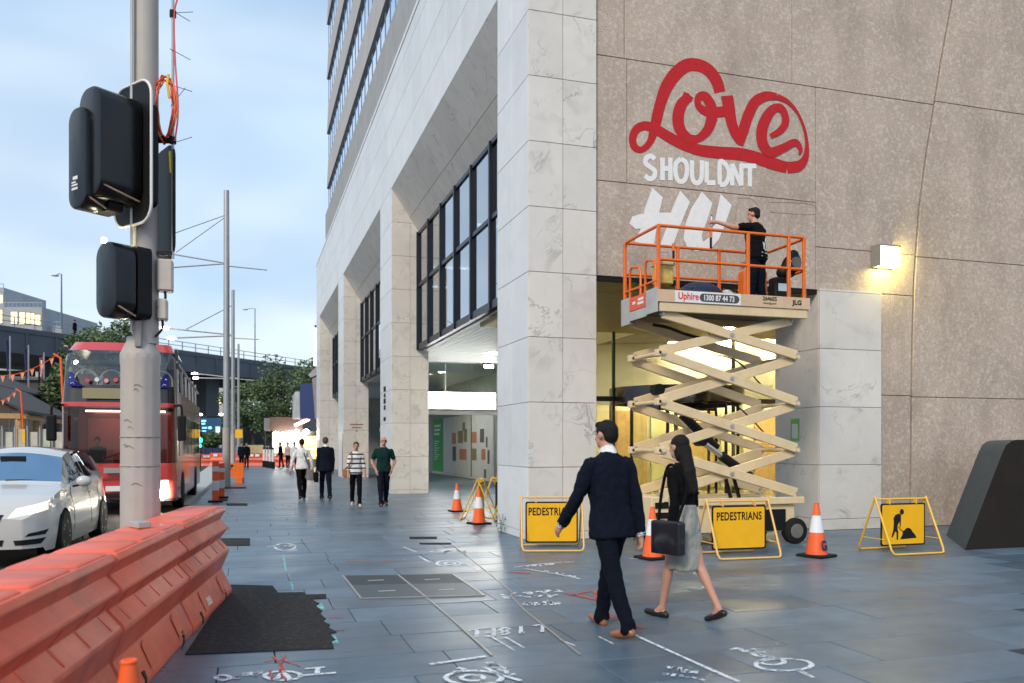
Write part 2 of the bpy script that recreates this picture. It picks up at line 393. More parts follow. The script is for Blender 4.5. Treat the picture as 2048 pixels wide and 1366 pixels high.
# pavers: 0.6 m courses running across the footpath, staggered
RW = .62
lens = (1.0, 1.3, 1.6)
pm = [MB().box(.004, l - .004, .004, RW - .004, -.05, 0).mesh('paver', M_stone, bevel=.004) for l in lens]
cells = []
rr = random.Random(3)
y = 1.9; row = 0
while y < 78:
    x1 = 17.0 if y < 20 else 10.2
    x = -1.295 - rr.uniform(0, .3) * 0
    first = rr.uniform(.4, 1.2)
    while x < x1:
        k = rr.randrange(3); L_ = lens[k]
        if first: L_ = first; k = -1; first = None
        cells.append((x, y, L_, k)); x += L_
    y += RW; row += 1
vis = []
for (x, y, l, k) in cells:
    u, v, d = proj((x + l / 2, y + RW / 2, 0))
    if d > 1 and -120 < u < 2170 and v < 1470: vis.append((d, x, y, l, k))
vis.sort()
rest = MB(); nparts = 0
for (d, x, y, l, k) in vis:
    dz = rr.uniform(-.0022, 0)
    if k >= 0 and nparts < 300:
        o = link_mesh('paver', pm[k], footpath, loc=(x, y, dz)); nparts += 1
        o.rotation_euler = (rr.uniform(-.0012, .0012), rr.uniform(-.0012, .0012), 0)
    else: rest.box(x + .004, x + l - .004, y + .004, y + RW - .004, -.05, dz)
tag(rest.build('paver_field', M_stone, footpath), 'farther stone pavers of the footpath', kind='stuff')

# asphalt repair patches and service covers (surveyed outline on the ground plane)
def ground_sheet(name, px, z, material, parent=None, label=None):
    mb = MB(); pts = [gp(u, v) for u, v in px]
    mb.prism([(p.x, p.y, z - .004) for p in pts], (0, 0, .004))
    o = mb.build(name, material, parent)
    return o
big = [(370, 1310), (462, 1170), (545, 1172), (556, 1186), (608, 1185), (612, 1190), (652, 1189), (653, 1197), (622, 1199), (640, 1208), (632, 1213), (645, 1222), (640, 1228), (652, 1238),
       (646, 1243), (660, 1250), (657, 1256), (674, 1265), (659, 1268), (672, 1281), (664, 1284), (668, 1298), (560, 1302), (470, 1306)]
o = ground_sheet('asphalt_patch', big, .006, M_patch); tag(o, 'large ragged black asphalt patch beside the orange barrier', 'patch', kind='structure')
for px, lab in (([(440, 1077), (500, 1077), (500, 1091), (444, 1092)], 'small black asphalt strip past the end of the barrier'),
                ([(436, 998), (455, 998), (456, 1002), (436, 1002)], 'short black strip on the footpath by the striped post'),
                ([(452, 1007), (495, 1007), (495, 1012), (454, 1012)], 'thin dark asphalt strip before the barrier end'),
                ([(444, 974), (492, 974), (493, 977), (444, 978)], 'thin dark asphalt strip under the orange sign board'),
                ([(818, 1074), (874, 1074), (874, 1078), (820, 1078)], 'thin dark slot cover on the footpath, the farther one'),
                ([(838, 1086), (902, 1086), (902, 1089), (840, 1089)], 'thin dark slot cover on the footpath, the nearer one')):
    tag(ground_sheet('asphalt_patch', px, .006, M_patch), lab, 'patch', kind='structure')
M_lid = mat('lid_infill', (.018, .028, .036), .5, var=.18, scale=5, bump=.08)
M_lid2 = mat('lid_infill_worn', (.05, .075, .092), .42, var=.18, scale=5, bump=.08)
M_lidf = mat('lid_frame_steel', (.42, .40, .36), .45, .5)
lid = thing('service_cover', 'two-leaf service cover with steel edging set in the paving', 'cover', loc=gp(830, 1172))
def lidpt(u, v): p = gp(u, v) - lid.location; return p
A, B, C, D = lidpt(686, 1152), lidpt(905, 1149), lidpt(968, 1192), lidpt(722, 1198)
def lerp(a, b, t): return a + (b - a) * t
mid0, mid1 = lerp(A, B, .5), lerp(D, C, .52)
for (a, b, c, d_) in ((A, mid0, mid1, D), (mid0, B, C, mid1)):
    h0, h1 = lerp(a, d_, .45), lerp(b, c, .45)
    mb = MB()
    mb.prism([(q.x, q.y, .002) for q in (a, b, h1, h0)], (0, 0, .004)); mb.mi = 1
    mb.prism([(q.x, q.y, .002) for q in (h0, h1, c, d_)], (0, 0, .0038))
    lf = mb.build('cover_leaf', [M_lid, M_lid2], lid)
    for t in (.25, .75):
        q = lerp(lerp(a, b, .5), lerp(d_, c, .5), t * .94 + .03)
        MB().box(q.x - .09, q.x + .09, q.y - .03, q.y + .03, .0065, .009).build('lifting_socket', M_lidf, lf)
mb = MB()
for a, b in ((A, D), (mid0, mid1), (B, C), (D, C)): mb.bar((a.x, a.y, .007), (b.x, b.y, .007), .022, .008)
mb.build('edging', M_lidf, lid)
# steel edge strips of neighbouring paver lids
def ground_line(name, pts, w, z, material, label=None):
    mb = MB()
    for (a, b) in zip(pts[:-1], pts[1:]):
        p, q = gp(*a), gp(*b); mb.bar((p.x, p.y, z), (q.x, q.y, z), w, .004)
    return mb.build(name, material)
for k, (pts, lab) in enumerate((([(850, 1193), (905, 1240), (985, 1312)], 'long thin steel joint strip running from the service cover'),
                                ([(1020, 1190), (1050, 1222), (1160, 1310)], 'thin steel joint strip between the pavers near the walking man'),
                                ([(905, 1090), (985, 1152), (1030, 1190)], 'thin steel joint strip in the paving by the white arrow'))):
    tag(ground_line('joint_strip', pts, .018, .004, M_lidf), lab, 'joint strip', kind='structure')

# ---------------- spray-paint survey marks (strips of paint on the stone)
M_spw = mat('white_spray_paint', (.72, .76, .80), .6, var=.15, scale=18)
M_spr = mat('red_spray_paint', (.55, .10, .07), .6, var=.15, scale=18)
M_spo = mat('orange_spray_paint', (.62, .30, .12), .6, var=.15, scale=18)
M_spg = mat('teal_spray_paint', (.20, .55, .50), .6, var=.15, scale=18)
def worn(m, lo=.34, hi=.50, scale=16):
    t = m.node_tree; b = t.nodes['Principled BSDF']; o = [n for n in t.nodes if n.type == 'OUTPUT_MATERIAL'][0]
    g = [n for n in t.nodes if n.type == 'NEW_GEOMETRY'][0]
    n = t.nodes.new('ShaderNodeTexNoise'); n.inputs['Scale'].default_value = scale; n.inputs['Detail'].default_value = 6; n.inputs['Roughness'].default_value = .7
    t.links.new(g.outputs['Position'], n.inputs['Vector'])
    r = t.nodes.new('ShaderNodeMapRange'); r.inputs['From Min'].default_value = lo; r.inputs['From Max'].default_value = hi; t.links.new(n.outputs['Fac'], r.inputs['Value'])
    t.links.new(r.outputs[0], b.inputs['Alpha'])
for m_ in (M_spw, M_spr, M_spo, M_spg): worn(m_)
def smooth_pts(pts, n=6, closed=False):
    P_ = [Vector(p) for p in pts]; out = []
    m_ = len(P_)
    for i in range(m_ if closed else m_ - 1):
        p0 = P_[(i - 1) % m_] if (i > 0 or closed) else P_[i]; p1 = P_[i]; p2 = P_[(i + 1) % m_]
        p3 = P_[(i + 2) % m_] if (i + 2 < m_ or closed) else p2
        for k in range(n):
            t = k / n
            out.append(.5 * ((2 * p1) + (-p0 + p2) * t + (2 * p0 - 5 * p1 + 4 * p2 - p3) * t * t + (-p0 + 3 * p1 - 3 * p2 + p3) * t ** 3))
    if not closed: out.append(P_[-1])
    return out
def ribbon(mb, pts, ws, nrm, closed=False):
    """flat strip of paint along pts (3d), width ws, on the plane with normal nrm"""
    nrm = Vector(nrm); n = len(pts); vs = []
    for i, p in enumerate(pts):
        a = pts[i - 1] if (i > 0 or closed) else p; b = pts[(i + 1) % n] if (i < n - 1 or closed) else p
        t = (b - a); t = t.normalized() if t.length > 1e-6 else Vector((1, 0, 0))
        s = nrm.cross(t); w = ws[i] if isinstance(ws, (list, tuple)) else ws
        vs += [p - s * w / 2, p + s * w / 2]
    fs = [(2 * i, 2 * i + 1, 2 * ((i + 1) % n) + 1, 2 * ((i + 1) % n)) for i in range(n if closed else n - 1)]
    return mb.add(vs, fs)
GLY = {  # stroke letters in a unit box
 'S': [[(.85, .85), (.55, 1), (.2, .9), (.15, .68), (.5, .52), (.85, .35), (.8, .1), (.45, 0), (.1, .15)]],
 'H': [[(.12, 1), (.12, 0)], [(.88, 1), (.88, 0)], [(.12, .52), (.88, .52)]],
 'O': [[(.5, 1), (.15, .8), (.1, .4), (.3, .03), (.7, .03), (.9, .4), (.85, .8), (.5, 1)]],
 'U': [[(.1, 1), (.12, .25), (.35, 0), (.68, .02), (.88, .28), (.9, 1)]],
 'L': [[(.15, 1), (.15, .04), (.85, .04)]],
 'D': [[(.15, 0), (.15, 1), (.55, .97), (.88, .65), (.85, .3), (.55, .02), (.15, 0)]],
 'N': [[(.1, 0), (.1, 1)], [(.1, 1), (.88, 0)], [(.88, 0), (.88, 1)]],
 'T': [[(.0, .96), (1, .96)], [(.5, .96), (.5, 0)]],
 "'": [[(.5, 1.1), (.42, .8)]],
 'F': [[(.1, 0), (.1, 1), (.9, 1)], [(.1, .5), (.7, .5)]], '1': [[(.3, .8), (.5, 1), (.5, 0)]], '8': [[(.5, .52), (.2, .75), (.5, 1), (.8, .75), (.5, .52), (.15, .25), (.5, 0), (.85, .25), (.5, .52)]],
 'I': [[(.5, 1), (.5, 0)]], '6': [[(.8, .95), (.3, .7), (.15, .3), (.5, 0), (.85, .25), (.6, .5), (.2, .35)]], 'P': [[(.15, 0), (.15, 1), (.7, .95), (.8, .7), (.6, .5), (.15, .48)]],
 'C': [[(.9, .85), (.5, 1), (.15, .6), (.3, .1), (.85, .1)]], 'E': [[(.9, 1), (.1, 1), (.1, 0), (.9, 0)], [(.1, .5), (.7, .5)]], 'R': [[(.1, 0), (.1, 1), (.8, .85), (.7, .55), (.1, .5)], [(.45, .5), (.9, 0)]],
 'V': [[(.05, 1), (.5, 0), (.95, 1)]], 'A': [[(.05, 0), (.5, 1), (.95, 0)], [(.25, .4), (.75, .4)]], '0': [[(.5, 1), (.15, .5), (.5, 0), (.85, .5), (.5, 1)]], '2': [[(.1, .8), (.5, 1), (.85, .75), (.1, 0), (.9, 0)]], ' ': [],
}
def mark_thing(label, material, strokes, w=.035, z=.0035, group='spray painted survey marks'):
    """strokes: lists of photo sight points, laid on the ground plane"""
    mb = MB()
    for st in strokes:
        pts = [gp(u, v) for u, v in st]
        pts = [Vector((p.x, p.y, z)) for p in pts]
        if len(pts) > 2: pts = smooth_pts(pts, 4)
        ww = [w * 1.2 * rr.uniform(.75, 1.15) for _ in pts]
        ribbon(mb, pts, ww, (0, 0, 1))
    o = mb.build('survey_mark', material, fix=False)
    return tag(o, label, 'paint mark', group)
def word_strokes(text, u0, v0, u1, v1, h, skew=0):
    """stroke letters written between two sight points on the ground; h = letter height in sight px"""
    out = []; n = len(text)
    for i, ch in enumerate(text):
        for s in GLY.get(ch, []):
            out.append([(u0 + (u1 - u0) * (i + .8 * x) / n + skew * yy, v0 + (v1 - v0) * (i + .8 * x) / n - h * yy) for x, yy in s])
    return out
_sr = random.Random(11)
def scrib(u0, v0, u1, v1, h, n=6):
    """unreadable sprayed handwriting: short loops and zigzags"""
    out = []
    for i in range(n):
        x, y = u0 + (u1 - u0) * i / n, v0 + (v1 - v0) * i / n; w = (u1 - u0) / n
        out.append([(x + w * _sr.uniform(.05, .9), y - h * _sr.uniform(0, 1)) for _ in range(_sr.choice((3, 4, 4, 5)))])
    return out
def ring(u, v, a, b, n=14): return [(u + a * math.cos(2 * math.pi * i / n), v + b * math.sin(2 * math.pi * i / n)) for i in range(n + 1)]
mark_thing('white spray letters L18FL at the middle of the paving', M_spw, word_strokes('L18FL', 1088, 1250, 924, 1262, -14), .03)
mark_thing('white slanted stroke above the circled mark at the bottom edge', M_spw, [[(860, 1329), (972, 1313)]], .045)
mark_thing('white circled scribble with letters at the bottom centre edge', M_spw, [ring(948, 1356, 56, 14), ring(945, 1356, 22, 6), [(905, 1345), (930, 1340), (915, 1336)], [(972, 1325), (1010, 1338)], [(968, 1334), (1000, 1350)],
           [(1000, 1350), (1042, 1362)]] + scrib(975, 1333, 1030, 1358, 10), .032)
mark_thing('white circled scribble with a bar at the bottom left', M_spw, [ring(566, 1352, 36, 9), [(552, 1362), (566, 1346), (582, 1361)], [(600, 1352), (672, 1346)], [(610, 1338), (650, 1335)], [(636, 1337), (634, 1349)], ring(446, 1356, 14, 5)] + scrib(470, 1360, 525, 1350, 10), .03)
mark_thing('white circled scribble on the paving right of the walking woman', M_spw, [ring(1568, 1330, 56, 12), ring(1545, 1324, 24, 6), [(1462, 1300), (1478, 1297), (1488, 1304), (1500, 1302), (1512, 1312), (1530, 1314)], [(1595, 1340), (1626, 1356)]] + scrib(1500, 1306, 1560, 1322, 8), .032)
mark_thing('long white line running to the bottom edge near the woman', M_spw, [[(1268, 1270), (1400, 1330), (1478, 1364)]], .028)
mark_thing('short white dotted note left of the long white line', M_spw, scrib(1330, 1340, 1400, 1352, 9) + scrib(1326, 1352, 1412, 1364, 6), .022)
mark_thing('white lettering in two rows before the walking man', M_spw, scrib(1000, 1192, 1128, 1186, 8) + scrib(1005, 1198, 1126, 1194, 6) + scrib(1045, 1215, 1120, 1211, 12), .034)
mark_thing('white arrow scribble left of the yellow sign', M_spw, [[(1028, 1135), (1085, 1128), (1148, 1124)], [(1050, 1138), (1110, 1148), (1160, 1158)]] + scrib(1040, 1136, 1110, 1130, 5) + scrib(1085, 1146, 1155, 1158, 5), .03)
mark_thing('white arrow with letters in the middle of the footpath', M_spw, [[(806, 1094), (832, 1104)], [(838, 1113), (858, 1124)], [(935, 1130), (958, 1140)], ring(898, 1127, 24, 6), ring(900, 1127, 10, 3)] + scrib(855, 1108, 935, 1104, 8), .04)
mark_thing('white scribble on the footpath behind the barrier end', M_spw, [ring(570, 1094, 20, 7), [(535, 1094), (560, 1090)], [(575, 1103), (595, 1100)]] + scrib(548, 1096, 590, 1094, 5), .04)
mark_thing('white parallel strokes between the paver lids', M_spw, [[(985, 1275), (1030, 1302)], [(1010, 1274), (1048, 1296)], [(1120, 1280), (1150, 1292)], [(1198, 1274), (1226, 1288)]], .014)
mark_thing('orange dashed line across the middle of the footpath', M_spo, [[(688, 1122), (745, 1121)], [(760, 1121), (783, 1121)], [(792, 1120), (812, 1120)]], .05)
mark_thing('short orange dash on the paving before the lift', M_spo, [[(1222, 1107), (1270, 1103)]], .03)
mark_thing('red spray arrow at the feet of the walking man', M_spr, [[(1130, 1186), (1196, 1200)], [(1140, 1192), (1186, 1182), (1196, 1196)], [(1205, 1220), (1232, 1240)], [(1265, 1252), (1288, 1256)]], .045)
mark_thing('pale red smear on the footpath left of the sign', M_spr, [[(1018, 1144), (1060, 1147)]], .05)
mark_thing('red scribble below the asphalt patch', M_spr, [[(545, 1312), (562, 1330), (570, 1345)], [(528, 1324), (560, 1320), (600, 1332)], [(540, 1340), (545, 1362)], [(570, 1310), (560, 1340), (572, 1362)]], .016)
mark_thing('red dash on the paving right of the asphalt patch', M_spr, [[(656, 1235), (688, 1236)], [(660, 1261), (690, 1260)]], .02)
mark_thing('thin teal spray line behind the asphalt patch', M_spg, [[(566, 1110), (572, 1142)], [(583, 1165), (586, 1182)]], .02)
mark_thing('small teal dashes on the edge of the asphalt patch', M_spg, [[(636, 1208), (646, 1220)], [(664, 1272), (672, 1288)]], .05)
mark_thing('short white dashes on the paving before the lift', M_spw, [[(1258, 1118), (1276, 1118)], [(1216, 1130), (1232, 1130)]], .035)
# ================================================================== THE OFFICE BUILDING
FX = 4.33                      # street facade plane
FY = 12.94                     # front plane
bld = thing('office_building', 'white marble office block with a pink aggregate wall and recessed windows', 'building', loc=(FX, FY, 0))
OFF = Vector((-FX, -FY, 0))
def B_(mb): mb.v = [(x - FX, y - FY, z) for x, y, z in mb.v]; return mb
ROWS = [.0, .13, 1.187, 2.244, 3.301, 4.358, 5.415, 6.472, 7.529, 8.586, 9.643]
PIL = [(12.94, 14.72), (26.55, 28.9), (40.55, 42.9), (54.4, 56.9)]
_pc = {}
def panel(w, h, t, material, axis, bev=.004):
    """stone slab sharing mesh data: axis 'y' faces -Y (w along X), axis 'x' faces -X (w along Y)"""
    k = (round(w, 3), round(h, 3), round(t, 3), material.name, axis)
    if k not in _pc:
        g = .004
        mb = MB().box(g, w - g, 0, t, g, h - g) if axis == 'y' else MB().box(0, t, g, w - g, g, h - g)
        _pc[k] = mb.mesh('marble_panel', material, bevel=bev)
    return _pc[k]
def clad(parent, face, a0, a1, ncol, rows, plane, material, t=.03, proud=.0, name='marble_panel'):
    w = (a1 - a0) / ncol
    for z0, z1 in zip(rows[:-1], rows[1:]):
        for c in range(ncol):
            me = panel(w, z1 - z0, t, material, face)
            loc = Vector((a0 + c * w, plane, z0)) if face == 'y' else Vector((plane, a0 + c * w, z0))
            link_mesh(name, me, parent, loc=loc + OFF)
for i, (y0, y1) in enumerate(PIL):
    core = B_(MB().box(FX + .028, 5.52 - (.028 if i == 0 else 0), y0 + .028, y1, 0, 9.62)).build('pillar', M_joint, bld)
    clad(core, 'y', FX, 5.52, 2, ROWS, y0, M_marble)
    clad(core, 'x', y0 + .031, y1, 1 if i else 2, ROWS, FX, M_marble_s)
# corner pillar runs on up beside the aggregate wall
UP = [9.643, 10.7, 11.757, 12.814, 13.3]
core = B_(MB().box(FX + .028, 5.52, FY + .028, 56.9, 9.65, 13.28)).build('facade_band', M_joint, bld)
clad(core, 'y', FX, 5.52, 2, UP, FY, M_marble)
edges = [FY + .031] + [14.72 + 1.4 * k for k in range(1, 31)]
for z0, z1 in zip(UP[:-1], UP[1:]):
    for a, b in zip(edges[:-1], edges[1:]):
        if b > 56.95: continue
        if proj((FX, b, z0))[1] < -60: continue
        link_mesh('marble_panel', panel(b - a, z1 - z0, .03, M_marble_s, 'x'), core, loc=Vector((FX, a, z0)) + OFF)
B_(MB().box(FX - .02, FX + .5, FY - .02, 56.9, 13.28, 13.42)).build('coping', M_marble_s, bld)
# bays: sloping marble soffit, window box, arcade ceiling
M_pane = glass('office_window_glass', (.26, .32, .40), .30, .015)
M_slat = mat('ceiling_slat', (.80, .81, .77), .5, var=.05)
M_room = mat('office_interior', (.30, .29, .27), .8)
M_tube = emis('office_tube', (1, .93, .75), 9)
WX, WZ0, WZ1, WZM = 5.21, 4.57, 8.31, 6.60
bays = [(14.72, 26.55), (28.9, 40.55), (42.9, 54.4)]
sof_slope = Vector((WX - FX, 0, WZ1 - 9.643))
for bi, (y0, y1) in enumerate(bays):
    n = 8 if bi == 0 else 6
    w = (y1 - y0) / n
    sf = B_(MB().prism([(FX + .03, y0, 9.66), (WX + .03, y0, WZ1 + .03), (WX + .6, y0, WZ1 + .03), (WX + .6, y0, 9.66)], (0, y1 - y0, 0))).build('soffit', M_joint, bld)
    for k in range(n):
        for s0, s1 in ((0, .66), (.66, 1)):
            a = Vector((FX, 0, 9.643)) + sof_slope * s0; b = Vector((FX, 0, 9.643)) + sof_slope * s1
            d_ = (b - a).normalized() * .006; a, b = a + d_, b - d_
            nn = Vector((-sof_slope.z, 0, sof_slope.x)).normalized() * -.03
            ya, yb = y0 + k * w + .004, y0 + (k + 1) * w - .004
            mb = MB().prism([(a.x, ya, a.z), (b.x, ya, b.z), (b.x - nn.x, ya, b.z - nn.z), (a.x - nn.x, ya, a.z - nn.z)], (0, yb - ya, 0))
            B_(mb).build('marble_panel', M_marble, sf)
    # window frame
    np_ = 7
    pw = (y1 - y0) / np_
    mb = MB()
    for z in (WZ0 + .09, WZM, WZ1 - .05): mb.box(WX - .05, WX + .07, y0, y1, z - (.09 if z < 5 else .05), z + (.09 if z < 5 else .05))
    for k in range(np_ + 1):
        yy = min(max(y0 + k * pw, y0 + .05), y1 - .05)
        mb.box(WX - .09, WX + .06, yy - .05, yy + .05, WZ0 + .002, WZ1 - .002)
    wf = B_(mb).build('window_frame', M_dark, bld)
    pme = MB().box(-.008, .008, .05, pw - .05, 0, 1).mesh('window_pane', M_pane)
    for k in range(np_):
        for (za, zb) in ((WZ0 + .18, WZM - .05), (WZM + .05, WZ1 - .1)):
            o = link_mesh('window_pane', pme, wf, loc=Vector((WX, y0 + k * pw, za)) + OFF)
            o.scale = (1, 1, zb - za); o.rotation_euler = (0, 0, random.uniform(-.006, .006))
    # office floors behind the glass with ceiling tubes
    fl = B_(MB().box(WX + .1, 12.0, y0 - 1, y1 + 1, WZ0, WZ0 + .12).box(WX + .62, 12.0, y0 - 1, y1 + 1, WZ1 + .02, WZ1 + .15).box(11.9, 12.0, y0 - 1, y1 + 1, WZ0 + .15, WZ1)).build('office_room', M_room, bld)
    for k in range(3):
        yy = y0 + (k + .5) * (y1 - y0) / 3
        B_(MB().box(6.6, 8.0, yy - .06, yy + .06, WZ1 - .16, WZ1 - .1)).build('ceiling_tube', M_tube, fl)
    # slatted arcade ceiling
    cl = MB(); yy = y0
    for k in range(26):
        x0 = WX + .12 + k * .178
        cl.box(x0, x0 + .165, y0 - (.0 if bi == 0 else 2.3), y1 + .0, WZ0 - .03, WZ0 - .002)
    B_(cl).build('slatted_ceiling', M_slat, bld)
# back wall of the arcade: posters on white boarding (first bay), dark shopfronts beyond
AX = 9.75
M_board = mat('white_boarding', (.66, .69, .68), .5, var=.08, scale=2.5)
B_(MB().box(AX, AX + .2, 31, 57, 0, WZ0 - .03)).build('arcade_wall', mat('arcade_wall', (.34, .35, .33), .6), bld)
hoard = thing('poster_hoarding', 'white boarded shopfront with posters and a green panel in the arcade', 'hoarding', loc=(AX - .03, 38, 0))
OH = Vector((-(AX - .03), -38, 0))
def H_(mb): mb.v = [(x - AX + .03, y - 38, z) for x, y, z in mb.v]; return mb
HX = AX - .04
def hoard_z(v, u): return wx(u, v, HX)
for a, b in ((33.6, 37.2), (37.2, 40.8), (40.8, 43.0)):
    H_(MB().box(HX, HX + .03, a + .01, b - .01, .15, 2.95)).build('board', M_board, hoard)
H_(MB().box(HX - .005, HX + .03, 43.0, 45.6, .15, 2.95)).build('green_panel', mat('green_print', (.03, .38, .06), .5, var=.05), hoard)
H_(MB().box(HX - .02, HX + .03, 37.17, 37.23, .1, 3.0)).build('edge_strip', M_dark, hoard)
H_(MB().box(HX - .02, HX + .03, 33.6, 45.6, .02, .14)).build('skirting', M_marble, hoard)
M_pr1 = mat('poster_rust', (.52, .20, .10), .5); M_pr2 = mat('poster_olive', (.22, .22, .09), .5); M_pr3 = mat('poster_teal', (.30, .48, .42), .5); M_prd = mat('poster_dark', (.07, .075, .08), .5)
for (u0, v0, u1, v1, mm_) in ((904, 866, 912, 888, M_pr1), (916, 862, 926, 886, M_pr2), (928, 858, 934, 884, M_pr2), (942, 864, 953, 886, M_pr1), (960, 858, 968, 885, M_prd), (905, 893, 912, 922, M_prd), (919, 898, 933, 920, M_pr1),
                              (944, 897, 953, 921, M_pr2), (963, 898, 971, 920, M_pr1), (975, 900, 979, 928, M_prd), (968, 938, 972, 956, M_prd), (972, 874, 975, 895, M_prd), (925, 845, 930, 862, M_pr2)):
    a, b = wx(u0, v0, HX - .004), wx(u1, v1, HX - .004)
    H_(MB().box(HX - .008, HX - .002, min(a.y, b.y), max(a.y, b.y), min(a.z, b.z), max(a.z, b.z))).build('poster', mm_, hoard)
mb = MB()
for k, (v, wl) in enumerate(((852, .9), (860, .75), (868, .6))):
    z = wx(873, v, HX).z; mb.box(HX - .009, HX - .006, 43.5 + (1 - wl), 45.2, z - .06, z + .06)
for k in range(9):
    z = 1.75 - k * .12; mb.box(HX - .009, HX - .006, 43.9 + .3 * (k % 3), 45.2, z - .018, z + .018)
H_(mb).build('panel_lettering', M_white, hoard)
# glass screen and lit sign box across the arcade
SY = 30.2
scr = thing('glass_screen', 'clear glass screen hanging across the arcade above the lit sign', 'screen', loc=(7.5, SY, 3.5))
M_clear = glass('clear_screen_glass', (.86, .93, .9), .03, .02)
def S_(mb): mb.v = [(x - 7.5, y - SY, z - 3.5) for x, y, z in mb.v]; return mb
for a, b in ((5.8, 6.9), (6.9, 7.9), (7.9, 8.9)):
    S_(MB().box(a + .01, b - .01, SY - .01, SY + .01, 3.53, WZ0 - .04)).build('pane', M_clear, scr)
S_(MB().box(6.88, 6.92, SY - .03, SY + .03, 3.5, WZ0 - .04).box(8.86, 8.92, SY - .03, SY + .03, 3.5, WZ0 - .04)).build('post', M_white, scr)
sgn = thing('lit_sign_box', 'glowing white blank sign box hung across the arcade', 'sign', loc=(7.4, SY, 2.87))
MB().box(-1.32, 1.38, -.10, -.085, 0.01, .60).build('light_face', emis('sign_face_light', (1, 1, .97), 10), sgn)
MB().box(-1.34, 1.40, -.084, .12, 0, .61).build('case', M_white, sgn)
B_(MB().box(5.9, AX, SY + .02, SY + .1, 2.66, 2.86)).build('screen_beam', M_conc, bld)
B_(MB().box(8.95, AX, SY - .2, SY + .3, 0, WZ0 - .04)).build('arcade_pier', M_marble, bld)
def spot(x, y, name='downlight', lab=None):
    o = MB().lathe([(.0, -.012), (.14, -.012), (.14, .0), (.0, .0)], (0, 0, 0), 16).build(name, emis('downlight_disc', (1, .98, .86), 380), None)
    o.location = (x, y, WZ0 - .035); return tag(o, lab, 'light', 'round downlights in the arcade ceiling')
spot(7.6, 26.5, lab='round downlight in the arcade ceiling, the one over the lit sign'); spot(8.2, 19.5, lab='round downlight in the arcade ceiling next to the corner pillar'); spot(7.2, 35.5, lab='round downlight in the arcade ceiling beyond the glass screen')
fl = thing('floodlight', 'small lit floodlight under the arcade ceiling', 'light', loc=(8.35, 29.6, 4.33))
MB().box(-.2, .2, -.1, .08, 0, .2).build('housing', M_black, fl, bevel=.02)
MB().box(-.17, .17, -.115, -.102, .02, .13).build('lens', emis('flood_lens', (1, .95, .8), 30), fl)
cm = thing('dome_camera', 'black diamond shaped camera on the arcade ceiling', 'camera', loc=(7.0, 20.4, WZ0 - .03))
MB().lathe([(.0, -.2), (.05, -.18), (.1, -.09), (.1, -.06), (.05, -.02), (.05, 0)], n=12).build('dome', M_black, cm, smooth=True)
# signs on the pillars
sg = thing('pillar_plaque', 'dark lettered plaque on the street side of the second pillar', 'plaque', loc=(FX - .004, 27.9, 2.6))
mb = MB()
for k, (w_, h_) in enumerate(((.42, .16), (.3, .13), (.42, .16), (.34, .14))): mb.box(-.008, 0, -w_ / 2, w_ / 2, .72 - k * .2, .72 - k * .2 + h_)
mb.box(-.008, 0, -.22, .22, -.25, -.13)
mb.build('lettering', M_print, sg)
sg = thing('pillar_lettering', 'small brown lettering on the third pillar', 'plaque', loc=(4.95, 40.545, 2.2))
mb = MB()
for k, w_ in enumerate((.62, .42, .1)): mb.box(-w_ / 2, w_ / 2, -.006, 0, .3 - k * .15, .3 - k * .15 + .055)
mb.build('lettering', mat('brown_lettering', (.35, .18, .13), .5), sg)
# shopfront in the second bay seen between the pillars
B_(MB().box(6.0, 6.1, 33, 40, 2.75, WZ0 - .05).box(6.0, 6.1, 33, 40, 0, .5)).build('shop_spandrel', mat('shop_dark', (.03, .028, .026), .4), bld)
B_(MB().box(6.02, 6.06, 33, 40, .5, 2.2)).build('shop_window', mat('shop_glow', (.30, .21, .10), .3, emit=(.9, .62, .25), estr=.25), bld)
B_(MB().box(5.95, 6.15, 36, 36.2, 0, 2.75).box(5.95, 6.15, 33, 40, 2.2, 2.35).box(5.95, 6.15, 39, 39.2, 0, 2.75)).build('shop_frame', mat('bronze_frame', (.32, .27, .16), .4, .4), bld)
# copper trims at the feet of far pillars
for y0, y1 in PIL[2:]:
    B_(MB().box(FX - .012, FX - .002, y0 + .1, y0 + .45, .2, 2.1)).build('copper_trim', mat('copper_trim', (.45, .22, .15), .35, .6), bld)

